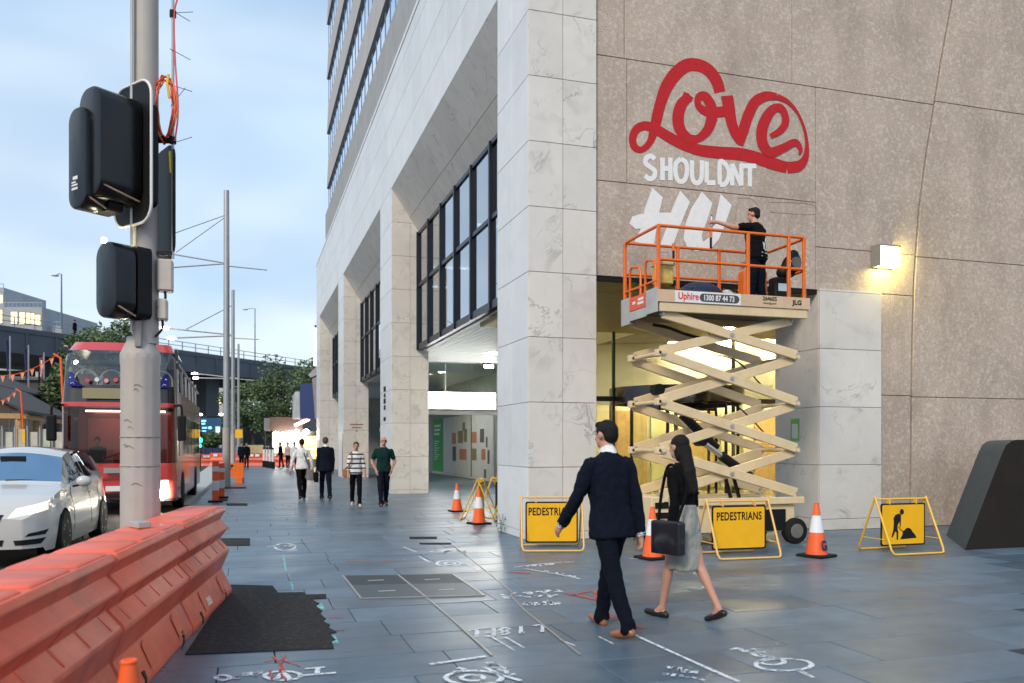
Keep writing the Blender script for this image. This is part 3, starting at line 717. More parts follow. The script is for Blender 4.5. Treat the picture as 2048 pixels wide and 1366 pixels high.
# ---------------- tower above the podium
TX = 5.05
B_(MB().box(TX - .15, TX + 12, 15, 56.8, 13.3, 16.7)).build('tower_plinth', M_conc, bld)
M_tpane = glass('tower_glass', (.30, .40, .55), .5, .02)
M_tm = mat('tower_mullion', (.16, .24, .38), .4, .2)
ny = 34; y0t, y1t = 16.0, 56.6; pw = (y1t - y0t) / ny
tpm = MB().box(-.01, .01, .04, pw - .04, 0, 1.62).mesh('tower_pane', M_tpane)
B_(MB().box(TX + 1.2, TX + 12, 15.5, 56.5, 16.7, 40)).build('tower_core', mat('tower_core', (.13, .15, .18), .7), bld)
for f in range(6):
    zb = 18.4 + 3.6 * f; zw = zb - 1.68 if f else 16.72
    B_(MB().prism([(TX - .07, 15, zb), (TX + .35, 15, zb - .02), (TX + .9, 15, zb), (TX + .9, 15, zb + 1.95), (TX + .02, 15, zb + 1.95)], (0, 41.7, 0))).build('spandrel', M_conc_lt, bld)
    fr_ = B_(MB().box(TX + .04, TX + .3, 15.2, 56.62, zb - .09, zb - .03)).build('tower_window_frame', M_tm, bld)
    mum = MB().box(.03, .3, -.03, .03, zw, zb - .02).mesh('mullion', M_tm)
    for k in range(ny + 1):
        if proj((TX, y0t + k * pw, zb - 1.7))[1] < -40: continue
        link_mesh('mullion', mum, fr_, loc=Vector((TX, y0t + k * pw, 0)) + OFF)
    for k in range(ny):
        if proj((TX, y0t + (k + 1) * pw, zb - 1.6))[1] < -40: continue
        link_mesh('tower_pane', tpm, fr_, loc=Vector((TX + .06, y0t + k * pw, zb - 1.7)) + OFF)
# far end return of tower and podium
B_(MB().box(FX + .05, 17, 56.92, 57.4, 0, 13.2)).build('end_wall', M_conc, bld)

# ---------------- front: aggregate wall over the recessed entrance
LZ = 4.37                                 # lintel height
wall = B_(MB().box(5.53, 30, 13.14, 13.6, LZ + .02, 15).box(11.4, 30, 13.16, 13.6, 0, LZ + .02)).build('front_wall', mat('wall_joint', (.16, .12, .10), .9), bld)
WYF = 13.0
wave = [(-400, 1962), (-150, 1930), (0, 1905), (100, 1886), (200, 1870), (320, 1851), (420, 1838), (560, 1828), (700, 1824), (900, 1822), (1062, 1821)]
wpts = [wy(u, v, WYF) for v, u in wave]
def wave_x(z):
    for a, b in zip(wpts[:-1], wpts[1:]):
        if b.z <= z <= a.z: t = (z - b.z) / (a.z - b.z); return b.x + (a.x - b.x) * t
    return wpts[0].x if z > wpts[0].z else wpts[-1].x
def wall_panel(z0, z1, xa, xb, proud=0.0):
    """xa/xb: number or the function of the curved joint"""
    g = .0055; n = 10
    zs = [z0 + g + (z1 - z0 - 2 * g) * k / n for k in range(n + 1)]
    fa = (lambda z: xa(z) + .02) if callable(xa) else (lambda z: xa + g)
    fb = (lambda z: xb(z) - .02) if callable(xb) else (lambda z: xb - g)
    poly = [(fa(z), WYF - proud, z) for z in zs] + [(fb(z), WYF - proud, z) for z in reversed(zs)] if (callable(xa) or callable(xb)) else \
           [(fa(0), WYF - proud, zs[0]), (fb(0), WYF - proud, zs[0]), (fb(0), WYF - proud, zs[-1]), (fa(0), WYF - proud, zs[-1])]
    return B_(MB().prism(poly, (0, .13 + proud, 0))).build('wall_panel', M_agg, wall, bevel=.006)
for (z0, z1, xa, xb) in ((LZ, 5.96, 5.535, 9.85), (5.96, 8.05, 5.535, 6.1), (5.96, 8.05, 6.1, 9.85), (8.05, 12.5, 5.535, 6.05), (8.05, 12.5, 6.05, 9.35),
                         (LZ, 5.15, 9.85, wave_x), (5.15, 8.05, 9.85, wave_x), (8.05, 12.5, 9.35, wave_x), (2.48, LZ, 11.26, wave_x), (0, 2.48, 11.26, wave_x)):
    wall_panel(z0, z1, xa, xb)
for (z0, z1, xa, xb) in ((0, 2.46, wave_x, 19), (2.46, 5.12, wave_x, 19), (5.12, 8.12, wave_x, 19), (8.12, 12.5, wave_x, 19), (0, 2.46, 19, 26), (2.46, 5.12, 19, 26), (5.12, 8.12, 19, 26), (8.12, 12.5, 19, 26)):
    wall_panel(z0, z1, xa, xb, .006)
# black strip under the lintel: shade of the slot built as a dark solid
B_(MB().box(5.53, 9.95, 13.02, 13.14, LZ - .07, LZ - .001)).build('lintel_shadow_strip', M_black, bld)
# marble block right of the entrance
BX0, BX1 = 9.89, 11.25
core = B_(MB().box(BX0 + .028, BX1, FY + .028, 14.3, 0, LZ - .02)).build('marble_block', M_joint, bld)
BR = [0, .20, 1.187, 2.244, 3.301, LZ - .02]
clad(core, 'y', BX0, BX1, 1, BR, FY, M_marble)
clad(core, 'x', FY + .031, 14.3, 1, BR, BX0, M_marble)
B_(MB().box(BX0, BX1, FY, 14.3, LZ - .018, LZ + .012)).build('block_cap', M_marble, bld)
# recess: slatted soffit, side and lobby
M_gold = mat('bronze_slat', (.36, .27, .10), .4, .3, var=.08)
cl = MB()
for k in range(40):
    yy = 13.2 + k * .15
    cl.box(5.3, 19, yy, yy + .115, LZ - .05, LZ - .01)
B_(cl).build('entrance_soffit', M_gold, bld)
B_(MB().box(5.3, 19, 13.6, 19.5, LZ + .0, LZ + .1)).build('soffit_backing', mat('soffit_dark', (.10, .075, .03), .6), bld)
GY = 19.0
M_lwall = mat('lobby_yellow', (.76, .70, .48), .55, var=.05, scale=1)
M_lwhite = mat('lobby_cream', (.80, .75, .58), .5, var=.04)
lob = thing('entrance_lobby', None, None, parent=bld)
B_(MB().box(7.9, 19, 26, 26.2, 0, LZ + .5)).build('lobby_back_wall', M_lwhite, bld)
B_(MB().box(7.75, 7.9, 19.1, 26, 0, LZ + .5)).build('lobby_side_wall', M_lwall, bld)
B_(MB().box(19, 19.2, 14.3, 26, 0, LZ + .5).box(11.3, 19.1, 14.35, 14.45, 0, LZ - .06)).build('lobby_right_wall', M_lwhite, bld)
B_(MB().box(7.9, 19, 19.1, 26, LZ + .4, LZ + .5)).build('lobby_ceiling', M_lwhite, bld)
B_(MB().box(7.9, 19, 19.06, 26, .002, .006)).build('lobby_floor', mat('lobby_floor', (.30, .26, .18), .2), bld)
bpy.data.objects.remove(lob)
# curved cream bulkhead inside
B_(MB().grid(lambda a, b: Vector((8 + 11 * a, 22.6 + 1.2 * math.cos(a * 5), 2.75 + b * 2)), 40, 1)).build('curved_bulkhead', M_lwhite, bld)
# warm timber / yellow stone panels at the back
for k in range(7):
    B_(MB().box(9 + k * 1.35, 10.2 + k * 1.35, 25.9, 25.98, .1, 2.7)).build('timber_panel', [mat('honey_timber', (.55, .38, .17), .4, var=.2, scale=4), M_lwall][k % 2], bld)
# strip lights of the lobby ceiling
ML = emis('lobby_strip_light', (1, .85, .56), 120)
for k, (x, y, w_) in enumerate(((9.0, 21.2, 2.4), (12.2, 21.5, 2.6), (15.6, 21.2, 2.4), (9.8, 24.6, 2.4), (13.6, 24.6, 2.4), (17, 24.6, 2.0))):
    o = MB().box(-w_ / 2, w_ / 2, -.09, .09, -.05, 0).build('strip_light', ML); o.location = (x, y, LZ + .39)
    tag(o, ['glowing ceiling strip light in the lobby, front left', 'glowing ceiling strip light in the lobby, front middle', 'glowing ceiling strip light in the lobby, front right', 'glowing ceiling strip light at the back of the lobby, left', 'glowing ceiling strip light at the back of the lobby, middle', 'glowing ceiling strip light at the back of the lobby, right'][k], 'light', 'lobby ceiling strip lights')
for k, x in enumerate((10.9, 12.6)):
    o = MB().lathe([(0, -.02), (.12, -.02), (.12, 0), (0, 0)], n=14).build('recessed_spot', emis('warm_spot', (1, .85, .5), 160)); o.location = (x, 17.6, LZ - .052)
    tag(o, ['recessed lit spot in the entrance soffit nearer the corner pillar', 'recessed lit spot in the entrance soffit nearer the marble block'][k], 'light', 'entrance soffit spots')
# glass front with posts
M_gl = glass('lobby_glass', (.95, .97, .91), .03, .01)
mb = MB(); xs = [7.95, 8.55, 11.9, 13.4, 14.9, 16.4, 17.9, 19]
gf = MB()
for x in xs: gf.box(x - .03, x + .03, GY - .04, GY + .04, 0, LZ - .051)
gf.box(7.95, 19, GY - .035, GY + .035, 2.62, 2.74)
gfo = B_(gf).build('lobby_glazing_frame', mat('bronze_dark', (.06, .055, .045), .35, .5), bld)
for a, b in zip(xs[:-1], xs[1:]):
    for z0, z1 in ((.02, 2.62), (2.74, LZ - .06)):
        if a == 8.55 and z0 < 1: continue
        B_(MB().box(a + .03, b - .03, GY - .006, GY + .006, z0, z1)).build('glass_pane', M_gl, gfo)
# revolving door
rd = thing('revolving_door', 'glass revolving door with a dark curved header numbered 182', 'door', loc=(10.2, GY - .1, 0))
RAD = 1.62
def arc(a0, a1, r0, r1, z0, z1, n=28):
    mb = MB(); pts = []
    for i in range(n + 1):
        a = R(a0 + (a1 - a0) * i / n); pts.append((math.cos(a), math.sin(a)))
    vs = [(r0 * c, r0 * s, z0) for c, s in pts] + [(r1 * c, r1 * s, z0) for c, s in pts] + [(r0 * c, r0 * s, z1) for c, s in pts] + [(r1 * c, r1 * s, z1) for c, s in pts]
    k = n + 1; fs = []
    for i in range(n): fs += [(i, i + 1, 2 * k + i + 1, 2 * k + i), (k + i, 3 * k + i, 3 * k + i + 1, k + i + 1), (i, k + i, k + i + 1, i + 1), (2 * k + i, 2 * k + i + 1, 3 * k + i + 1, 3 * k + i)]
    fs += [(0, 2 * k, 3 * k, k), (n, k + n, 3 * k + n, 2 * k + n)]
    return mb.add(vs, fs)
arc(0, 359.9, RAD - .05, RAD + .03, 2.56, 2.95, 48).build('header', mat('header_metal', (.10, .085, .08), .25, .8), rd, smooth=True)
MB().lathe([(0, 2.9), (RAD - .06, 2.9), (RAD - .06, 2.93), (0, 2.93)], n=40).build('drum_top', M_black, rd)
for a0, a1 in ((150, 235), (305, 390)):
    arc(a0, a1, RAD - .012, RAD + .004, 0.02, 2.56, 16).build('curved_glass', M_gl, rd, smooth=True)
    for a in (a0, a1): MB().tube((RAD * math.cos(R(a)), RAD * math.sin(R(a)), 0), (RAD * math.cos(R(a)), RAD * math.sin(R(a)), 2.56), .04, n=8).build('post', M_dark, rd)
MB().tube((0, 0, 0), (0, 0, 2.56), .05).build('shaft', M_galv, rd)
for a in (20, 110, 200, 290):
    c, s = math.cos(R(a)), math.sin(R(a))
    w = MB().bar((.06 * c, .06 * s, 1.28), (1.55 * c, 1.55 * s, 1.28), .012, 2.4).build('door_wing', M_gl, rd)
    MB().bar((.05 * c, .05 * s, .1), (1.56 * c, 1.56 * s, .1), .04, .14).bar((.05 * c, .05 * s, 2.48), (1.56 * c, 1.56 * s, 2.48), .04, .1).bar((1.55 * c, 1.55 * s, .1), (1.55 * c, 1.55 * s, 2.48), .05, .05).build('wing_frame', M_dark, w)
def text_mesh(s, size=1.0, ext=0.0, mats=None, sx=1.0, bold=0.0, align='LEFT', spacing=1.0):
    cu = bpy.data.curves.new('txt', 'FONT'); cu.body = s; cu.size = size; cu.extrude = ext; cu.offset = bold
    cu.align_x = align; cu.space_character = spacing; cu.resolution_u = 4
    ob = bpy.data.objects.new('txt', cu); COL.objects.link(ob)
    dg = bpy.context.evaluated_depsgraph_get(); me = bpy.data.meshes.new_from_object(ob.evaluated_get(dg))
    bpy.data.objects.remove(ob); bpy.data.curves.remove(cu)
    me.transform(Matrix.Diagonal((sx, 1, 1, 1))); me.materials.clear(); me.materials.append(mats); return me
def basis(x, y, o):
    x, y = Vector(x), Vector(y); z = x.cross(y)
    return Matrix(((x.x, y.x, z.x, o[0]), (x.y, y.y, z.y, o[1]), (x.z, y.z, z.z, o[2]), (0, 0, 0, 1)))
FRONT = ((1, 0, 0), (0, 0, 1))
a = R(250)
link_mesh('house_number', text_mesh('182', .26, .004, M_white, align='CENTER'), rd, basis((-math.sin(a), math.cos(a), 0), (0, 0, 1), ((RAD + .036) * math.cos(a), (RAD + .036) * math.sin(a), 2.66)))
# wall lamp on the aggregate wall
wl = thing('wall_lamp', 'square glowing bulkhead lamp on the aggregate wall', 'lamp', loc=wy(1762, 517, 13.0))
MB().box(-.24, .24, -.24, -.002, .17, .21).box(-.24, .24, -.06, -.002, -.19, .17).box(-.24, -.21, -.24, -.06, -.19, .17).build('housing', mat('lamp_housing', (.35, .33, .28), .5, .3), wl)
MB().box(-.205, .235, -.23, -.065, -.18, .165).build('diffuser', emis('lamp_diffuser', (1, .82, .24), 42), wl, bevel=.02)
# green notice on the marble block
nb = thing('green_notice', 'small green edged notice on the side of the marble block', 'notice', loc=(BX0 - .006, 13.66, 1.63))
MB().box(-.004, .004, -.13, .13, 0, .42).build('sheet', mat('notice_green', (.20, .55, .12), .5), nb)
MB().box(-.008, -.005, -.09, .08, .05, .32).build('paper', M_white, nb)
# ================================================================== MURAL on the aggregate wall
MY = 12.993
mural = thing('wall_mural', 'red and white hand painted lettering Love SHOULDNT HU on the wall', 'mural', loc=(7.6, MY, 6.5))
def mc(cx, cy, dy=0.0):
    p = wy(1180 + cx / 2.44, 80 + cy / 2.44, MY); return Vector((p.x - 7.6, dy, p.z - 6.5))
def mstroke(mb, pts, ws, dy, closed=False, n=7):
    P3 = [mc(x, y, dy) for x, y in pts]
    S = smooth_pts(P3, n, closed)
    for i_, q_ in enumerate(S): q_.y -= i_ * .000012
    W = []
    wl = ws if isinstance(ws, (list, tuple)) else [ws] * len(pts)
    for i in range(len(S)):
        k = min(i / n, len(wl) - 1); a = int(k); b = min(a + 1, len(wl) - 1) if not closed else (a + 1) % len(wl)
        W.append((wl[a] + (wl[b] - wl[a]) * (k - a)) * .0038)
    ribbon(mb, S, W, (0, -1, 0), closed)
def letter(name, strokes, material, dy0):
    mb = MB()
    for k, (pts, ws) in enumerate(strokes): mstroke(mb, pts, ws, dy0 - .0006 * k)
    return mb.build(name, material, mural, fix=False)
letter('letter_l', [
    ([(634, 254), (617, 198), (580, 148), (528, 122), (470, 124), (415, 168), (372, 232), (345, 305), (326, 380), (312, 440), (292, 498), (254, 534), (218, 522), (208, 478), (228, 434), (272, 418), (326, 438),
      (390, 476), (460, 512), (540, 538), (640, 550), (730, 556), (810, 574), (890, 602), (960, 622)],
     [60, 62, 60, 58, 58, 60, 58, 52, 52, 46, 30, 26, 36, 36, 36, 40, 48, 50, 50, 52, 56, 58, 58, 58, 54])], M_red, 0)
letter('letter_o', [([(490, 272), (448, 312), (430, 372), (438, 432), (478, 478), (528, 480), (572, 440), (594, 380), (590, 322), (562, 276), (530, 280), (528, 318), (560, 346), (600, 352), (640, 350), (664, 346)],
                     [36, 52, 58, 58, 46, 34, 46, 56, 56, 46, 34, 34, 40, 46, 48, 44]), ([(455, 262), (500, 290)], [24, 20])], M_red, -.0025)
letter('letter_v', [([(668, 272), (678, 330), (690, 400), (712, 460), (738, 500)], [64, 62, 56, 52, 40]), ([(728, 510), (748, 440), (772, 366), (806, 302), (858, 274), (912, 276)], [40, 54, 54, 50, 44, 32]),
                    ([(912, 276), (965, 302), (1012, 356), (1044, 430), (1058, 510), (1050, 576), (1018, 614), (960, 622)], [30, 22, 15, 15, 20, 34, 50, 54])], M_red, -.0045)
letter('letter_e', [([(880, 470), (930, 440), (954, 394), (936, 338), (898, 334), (862, 376), (838, 440), (842, 506), (880, 548), (940, 528), (1000, 500), (1026, 532), (1020, 560)], [22, 34, 40, 40, 40, 52, 58, 58, 48, 40, 34, 26, 8])], M_red, -.0065)
# SHOULDN'T
word = "SHOULDNT"; x0s = [262, 348, 410, 492, 560, 625, 688, 748]; x1s = [326, 398, 480, 552, 622, 684, 745, 812]
for ch, a, b in zip(word, x0s, x1s):
    kk = 0; mb = MB(); top = 566 + (a - 262) * .092; h = 112 - (a - 262) * .016
    for st in GLY[ch]:
        pts = [(a + (b - a) * x, top + h * (1 - y)) for x, y in st]
        if ch in 'SOUD': mstroke(mb, pts, 23, 0, n=5)
        else:
            for p, q in zip(pts[:-1], pts[1:]):
                kk += 1; ribbon(mb, [mc(*p, -.0005 * kk), mc(*q, -.0005 * kk)], .088, (0, -1, 0))
    mb.build('letter_' + ch.lower(), M_wpaint, mural, fix=False)
mb = MB(); ribbon(mb, [mc(742, 600, -.001), mc(736, 632, -.001)], .05, (0, -1, 0)); mb.build('apostrophe', M_wpaint, mural, fix=False)
def mpoly(name, polys, material, dy=0):
    mb = MB()
    for k, p in enumerate(polys): mb.add([mc(x, y, dy - .0006 * k) for x, y in p], [tuple(range(len(p)))])
    o = mb.build(name, material, mural, fix=False); return o
mpoly('letter_h', [[(304, 720), (356, 768), (338, 840), (312, 1000), (216, 985), (248, 920), (268, 820)], [(440, 734), (488, 790), (440, 905), (402, 1012), (340, 1006), (372, 920), (402, 820)], [(192, 896), (206, 862), (240, 850), (330, 842), (440, 842), (424, 898), (320, 915), (222, 922)]], M_wpaint)
mpoly('letter_u', [[(546, 740), (598, 796), (572, 880), (545, 955), (520, 1032), (478, 1016), (456, 968), (468, 890), (494, 822)], [(637, 750), (692, 806), (660, 900), (628, 975), (590, 1018), (520, 1032), (545, 955), (552, 985), (585, 960), (610, 880)]], M_wpaint)
M_chalk = mat('red_chalk', (.50, .30, .24), .8)
mb = MB()
for st in ([(720, 800), (690, 980)], [(722, 770), (790, 775), (830, 830), (800, 880), (720, 900)], [(770, 900), (830, 1010)], [(880, 790), (1080, 800), (1090, 850), (880, 838)], [(930, 850), (880, 1010)], [(985, 850), (950, 1020)], [(1010, 780), (1100, 790)]):
    S = smooth_pts([mc(x, y) for x, y in st], 4) if len(st) > 2 else [mc(*p) for p in st]
    ribbon(mb, S, .009, (0, -1, 0))
mb.build('chalk_sketch', M_chalk, mural, fix=False)

# ================================================================== SCISSOR LIFT
lift = thing('scissor_lift', 'cream scissor lift raised high with orange guard rails at the entrance', 'scissor lift', loc=(7.1, 11.85, 0))
XL, XR, YN, YF = -1.33, 1.29, -.60, .62
b = MB().box(-1.05, 1.12, -.50, .50, .20, .62)
ch = b.build('chassis', M_cream, lift, bevel=.02)
MB().box(-.62, 1.25, -.56, -.515, .63, .74).build('side_rail', M_cream, lift, bevel=.008)
MB().box(-1.25, 1.25, .515, .56, .63, .74).build('side_rail', M_cream, lift, bevel=.008)
MB().box(-1.15, 1.15, -.46, .46, .63, .70).build('chassis_deck', mat('cream_shade', (.60, .50, .30), .6), lift)
t_ = MB().box(-1.36, -1.06, -.46, .46, .22, .78).build('battery_tray', M_cream, lift, bevel=.02)
for z in (.30, .45, .60): MB().box(-1.30, -1.08, -.475, -.461, z, z + .09).build('tray_slot', M_black, t_)
MB().box(.28, .46, -.54, -.505, .30, .60).build('orange_panel', M_orange_steel, lift)
MB().box(.52, .92, -.535, -.502, .22, .55).build('dark_recess', M_black, lift)
for sx in (-1, 1):
    for sy in (-1, 1):
        w = MB().lathe([(.02, -.075), (.15, -.075), (.20, -.055), (.205, 0), (.20, .055), (.15, .075), (.02, .075)], (0, 0, 0), 28, 'y').build('wheel', M_blackrub, lift, smooth=True, loc=(sx * .98 + .12, sy * .50, .205))
        MB().lathe([(.01, -.082), (.11, -.08), (.125, -.06), (.125, .06), (.11, .08), (.01, .082)], (0, 0, 0), 20, 'y').build('hub', mat('hub_grey', (.20, .19, .17), .5, .3), w, smooth=True)
ZS = [.74, 1.47, 2.20, 2.93, 3.53]
def arm(x0, z0, x1, z1, y):
    o = MB().bar((x0, y, z0), (x1, y, z1), .055, .145, (0, 0, 1)).build('scissor_arm', M_cream, lift, bevel=.008)
    for (x, z) in ((x0, z0), (x1, z1)):
        MB().lathe([(.0, -.045), (.03, -.045), (.03, .045), (.0, .045)], (x, y, z), 10, 'y').build('pivot_pin', M_galv, o)
    return o
for s in range(4):
    z0, z1 = ZS[s], ZS[s + 1]
    xl, xr = -1.20, 1.14
    if s == 0: xr0 = 1.2
    for (yo, yi) in ((-.50, -.43), (.50, .43)):
        arm(xl + .0, z1 - (.03 if s < 3 else .02), xr, z0 + (.03 if s else .06), yo)          # falling to the right
        arm(xl, z0 + (.03 if s else .06), xr - (.05 if s == 3 else 0), z1 - (.03 if s < 3 else .02), yi)          # rising to the right
        o = MB().lathe([(0, -.04), (.035, -.04), (.035, .04), (0, .04)], ((xl + xr) / 2, yo - math.copysign(.0, yo), (z0 + z1) / 2), 12, 'y').build('centre_pin', M_galv, lift)
    if s < 3:
        for x in (xl, xr):
            MB().tube((x, -.56, z1), (x, .56, z1), .032, n=10).build('cross_tube', M_cream, lift)
        # knuckle castings on the left end
        for yy in (-.52, .40): MB().box(xl - .09, xl + .07, yy, yy + .12, z1 - .055, z1 + .055).build('knuckle', M_cream, lift, bevel=.01)
        for yy in (-.526, .394): MB().box(xl - .06, xl - .02, yy, yy + .005, z1 - .02, z1 + .02).build('bolt_hole', M_black, lift)
# hydraulic cylinders
def ram(p0, p1, nm):
    p0, p1 = Vector(p0), Vector(p1); mid = p0 + (p1 - p0) * .58
    o = MB().tube(p0, mid, .075, n=16).build('hydraulic_cylinder', M_black, lift, smooth=True)
    MB().tube(mid, p1, .045, n=14).build('rod', mat('chrome_rod', (.6, .6, .6), .2, 1), o, smooth=True)
    MB().lathe([(0, -.09), (.09, -.09), (.09, .09), (0, .09)], p1, 12, 'y').build('rod_eye', M_black, o)
ram((.55, -.12, 1.05), (-.35, -.12, 1.62), 0)
ram((.1, .15, 1.5), (-.95, .15, 2.42), 1)
for x in (.15, .3): MB().bar((x, -.2, .72), (x - .1, -.2, 1.05), .04, .05).build('safety_prop', M_black, lift)
hp = [Vector((-1.15, -.1, 3.4)), Vector((-.9, -.12, 3.36)), Vector((-.6, -.1, 3.28)), Vector((-.2, -.1, 3.2))]
MB().path(smooth_pts(hp, 5), .025, 8).build('hose_bundle', M_black, lift, smooth=True)
for k, (za, zb) in enumerate(((2.75, 2.5), (2.05, 1.8))):
    MB().path(smooth_pts([Vector((-.3, -.38, za + .2)), Vector((.1, -.39, za + .12)), Vector((.4, -.39, za - .1)), Vector((.62, -.39, zb - .05))], 5), .012, 6).build('hose', M_black, lift, smooth=True)
# platform
PZ = 3.68
MB().box(XL + .05, XR, YN + .02, YF - .02, PZ - .04, PZ).build('platform_deck', mat('deck_steel', (.15, .145, .135), .6, .3), lift)
MB().box(XL + .04, XR - .01, YN + .005, YN + .06, 3.53, 3.665).build('platform_beam', M_cream, lift, bevel=.006)
MB().box(XL + .04, XR - .01, YF - .06, YF - .005, 3.53, 3.665).build('platform_beam', M_cream, lift, bevel=.006)
M_tan = mat('tan_side_board', (.66, .47, .30), .5, var=.08, scale=6, dirt=.2)
sb = MB().box(XL, XR + .02, YN - .012, YN, 3.67, 3.85).build('side_board', M_tan, lift)
MB().box(XL, XR + .02, YF, YF + .012, 3.67, 3.85).build('side_board', M_tan, lift)
MB().box(XR + .005, XR + .018, YN + .0, YF, 3.67, 3.85).build('end_board', M_tan, lift)
# end panel with red plate, seen from the left
M_lg = mat('light_grey_panel', (.48, .48, .47), .45, .2)
MB().box(XL - .02, XL, YN - .012, YN + .34, 3.52, 3.88).box(XL - .02, XL, YF - .30, YF + .012, 3.46, 3.88).box(XL - .02, XL, YN + .341, YF - .301, 3.50, 3.64).build('end_panel', M_lg, lift)
ep = MB().box(XL - .022, XL - .004, YN + .345, YF - .31, 3.65, 3.86).build('red_plate', mat('red_plate', (.75, .10, .04), .4), lift)
MB().box(XL - .027, XL - .0225, YN + .42, YN + .62, 3.71, 3.75).box(XL - .027, XL - .0225, YN + .42, YN + .60, 3.77, 3.81).box(XL - .027, XL - .0225, YN + .70, YN + .80, 3.74, 3.78).build('plate_lettering', M_white, ep)
# decals
MB().box(XL + .28, XL + 1.40, YN - .0145, YN - .0125, 3.675, 3.845).build('white_decal', M_white, sb)
MB().prism([(XL + .69 + .07 * (1 - math.cos(a)) if 0 else XL + .76 + .07 * math.cos(a) * -1, YN - .0165, 3.76 + .062 * math.sin(a)) for a in [R(-90 + 18 * k) for k in range(11)]] +
           [(XL + 1.30 + .07 * math.cos(a), YN - .0165, 3.76 + .062 * math.sin(a)) for a in [R(90 - 18 * k) for k in range(11)]], (0, .0015, 0)).build('number_pill', mat('pill_grey', (.07, .065, .06), .5), sb)
def front_text(s, size, x, z, material, parent, sx=1.0, bold=0.0, y=None, name='lettering'):
    return link_mesh(name, text_mesh(s, size, .0008, material, sx, bold), parent, basis(*FRONT, (x, YN - .0175 if y is None else y, z)))
front_text('Uphire', .145, XL + .33, 3.722, mat('decal_red', (.78, .05, .02), .5), sb, .85, .003)
front_text('1300 87 44 73', .115, XL + .75, 3.722, M_white, sb, .80, .003, YN - .0185)
front_text('2646ES', .085, XL + 1.78, 3.775, M_print, sb, 1.0, .001)
front_text('www.jlg.com', .045, XL + 1.79, 3.72, M_print, sb)
front_text('JLG', .10, XL + 2.32, 3.735, M_print, sb, 1.1, .003)
# guard rails
RZ, RM = 4.80, 4.30
def rail(pts, r=.024, nm='guard_rail'): return MB().path(pts, r, 10).build(nm, M_orange_steel, lift, smooth=True)
def post(x, y, z0=3.83, z1=RZ, w=.05): return MB().box(x - w / 2, x + w / 2, y - w / 2, y + w / 2, z0, z1).build('rail_post', M_orange_steel, lift, bevel=.008)
for x in (XL + .03, .22, .95, XR - .06): post(x, YN + .03)
for x in (XL + .03, -.35, .42, XR - .06): post(x, YF - .03)
rail([(XL + .03, YN + .03, RZ), (XR - .06, YN + .03, RZ)]); rail([(XL + .03, YN + .03, RM), (XR - .06, YN + .03, RM)])
rail([(XL + .03, YF - .03, RZ), (XR - .06, YF - .03, RZ)]); rail([(XL + .03, YF - .03, RM), (XR - .06, YF - .03, RM)])
rail([(XR - .06, YN + .03, RZ - .02), (XR - .06, YF - .03, RZ - .02)]); rail([(XR - .06, YN + .03, RM - .02), (XR - .06, YF - .03, RM - .02)])
rail(smooth_pts([Vector((XL + .03, YN + .03, RZ)), Vector((XL + .03, YN + .15, RZ + .0)), Vector((XL + .03, YF - .2, RZ)), Vector((XL + .03, YF - .06, RZ - .03)), Vector((XL + .03, YF - .03, RZ - .15))], 5))
for (ya, yb) in ((YN + .62, YN + 1.0), (YN + .12, YN + .46)):   # gate hoops
    rail([(XL + .03, ya, 3.84), (XL + .03, ya, 4.22), (XL + .03, ya + .05, 4.31), (XL + .03, yb - .05, 4.36), (XL + .03, yb, 4.30), (XL + .03, yb, 3.84)], .02, 'gate_hoop')
rail([(XL + .03, YN + .05, 4.0), (XL + .03, YF - .05, 4.0)], .018, 'mid_rail')
for (x, z) in ((-.42, RZ - .01), (-1.05, RM + .25)):
    o = MB().tube((x, YN + .035, z), (x, YN + .035, z - .11), .022).build('rail_clip', M_orange_steel, lift)
    MB().tube((x, YN + .035, z - .11), (x, YN + .035, z - .27), .018).build('clip_grip', M_black, o)
cb = MB().box(.72, XR - .12, .30, .52, 3.95, 4.45).build('control_box', M_orange_steel, lift, bevel=.03)
MB().box(.78, .98, .285, .298, 4.26, 4.4).build('label_plate', M_white, cb)
# things lying on the platform
LP = Vector((7.1, 11.85, PZ))
bk = thing('paint_bucket', 'dirty yellow square bucket hanging inside the lift rail', 'bucket', loc=LP + Vector((-1.12, -.36, .28)))
MB().prism([(-.13, -.11, 0), (.13, -.11, 0), (.13, .11, 0), (-.13, .11, 0)], (0, 0, .30)).build('pail', mat('bucket_yellow', (.62, .42, .10), .5, var=.25, scale=14, dirt=.5), bk, bevel=.02)
MB().box(-.15, .15, -.13, .13, .285, .335).build('rim', mat('bucket_rim', (.72, .58, .33), .5), bk, bevel=.01)
MB().path([(-.13, 0, .33), (-.1, 0, .5), (.1, 0, .5), (.13, 0, .33)], .008, 6).build('handle', M_galv, bk)
def blob(name, mb, material, parent, vox=.02, it=6):
    o = mb.build(name, material, parent)
    r_ = o.modifiers.new('r', 'REMESH'); r_.mode = 'VOXEL'; r_.voxel_size = vox
    s_ = o.modifiers.new('s', 'SMOOTH'); s_.iterations = it; s_.factor = .5
    dg = bpy.context.evaluated_depsgraph_get(); me = bpy.data.meshes.new_from_object(o.evaluated_get(dg)); o.modifiers.clear(); o.data = me
    if not me.materials: me.materials.append(material)
    me.polygons.foreach_set('use_smooth', [True] * len(me.polygons)); return o
M_navy = mat('navy_nylon', (.012, .02, .05), .45, bump=.3, bscale=30)
dbg = thing('duffel_bag', 'long dark navy duffel bag lying on the lift platform', 'bag', loc=LP + Vector((-.38, -.05, .0)))
blob('body', MB().ball((0, 0, .17), .50, .2, .17).ball((.10, .02, .28), .36, .18, .16).ball((-.4, 0, .2), .24, .16, .10).ball((.42, 0, .18), .14, .14, .12), M_navy, dbg)
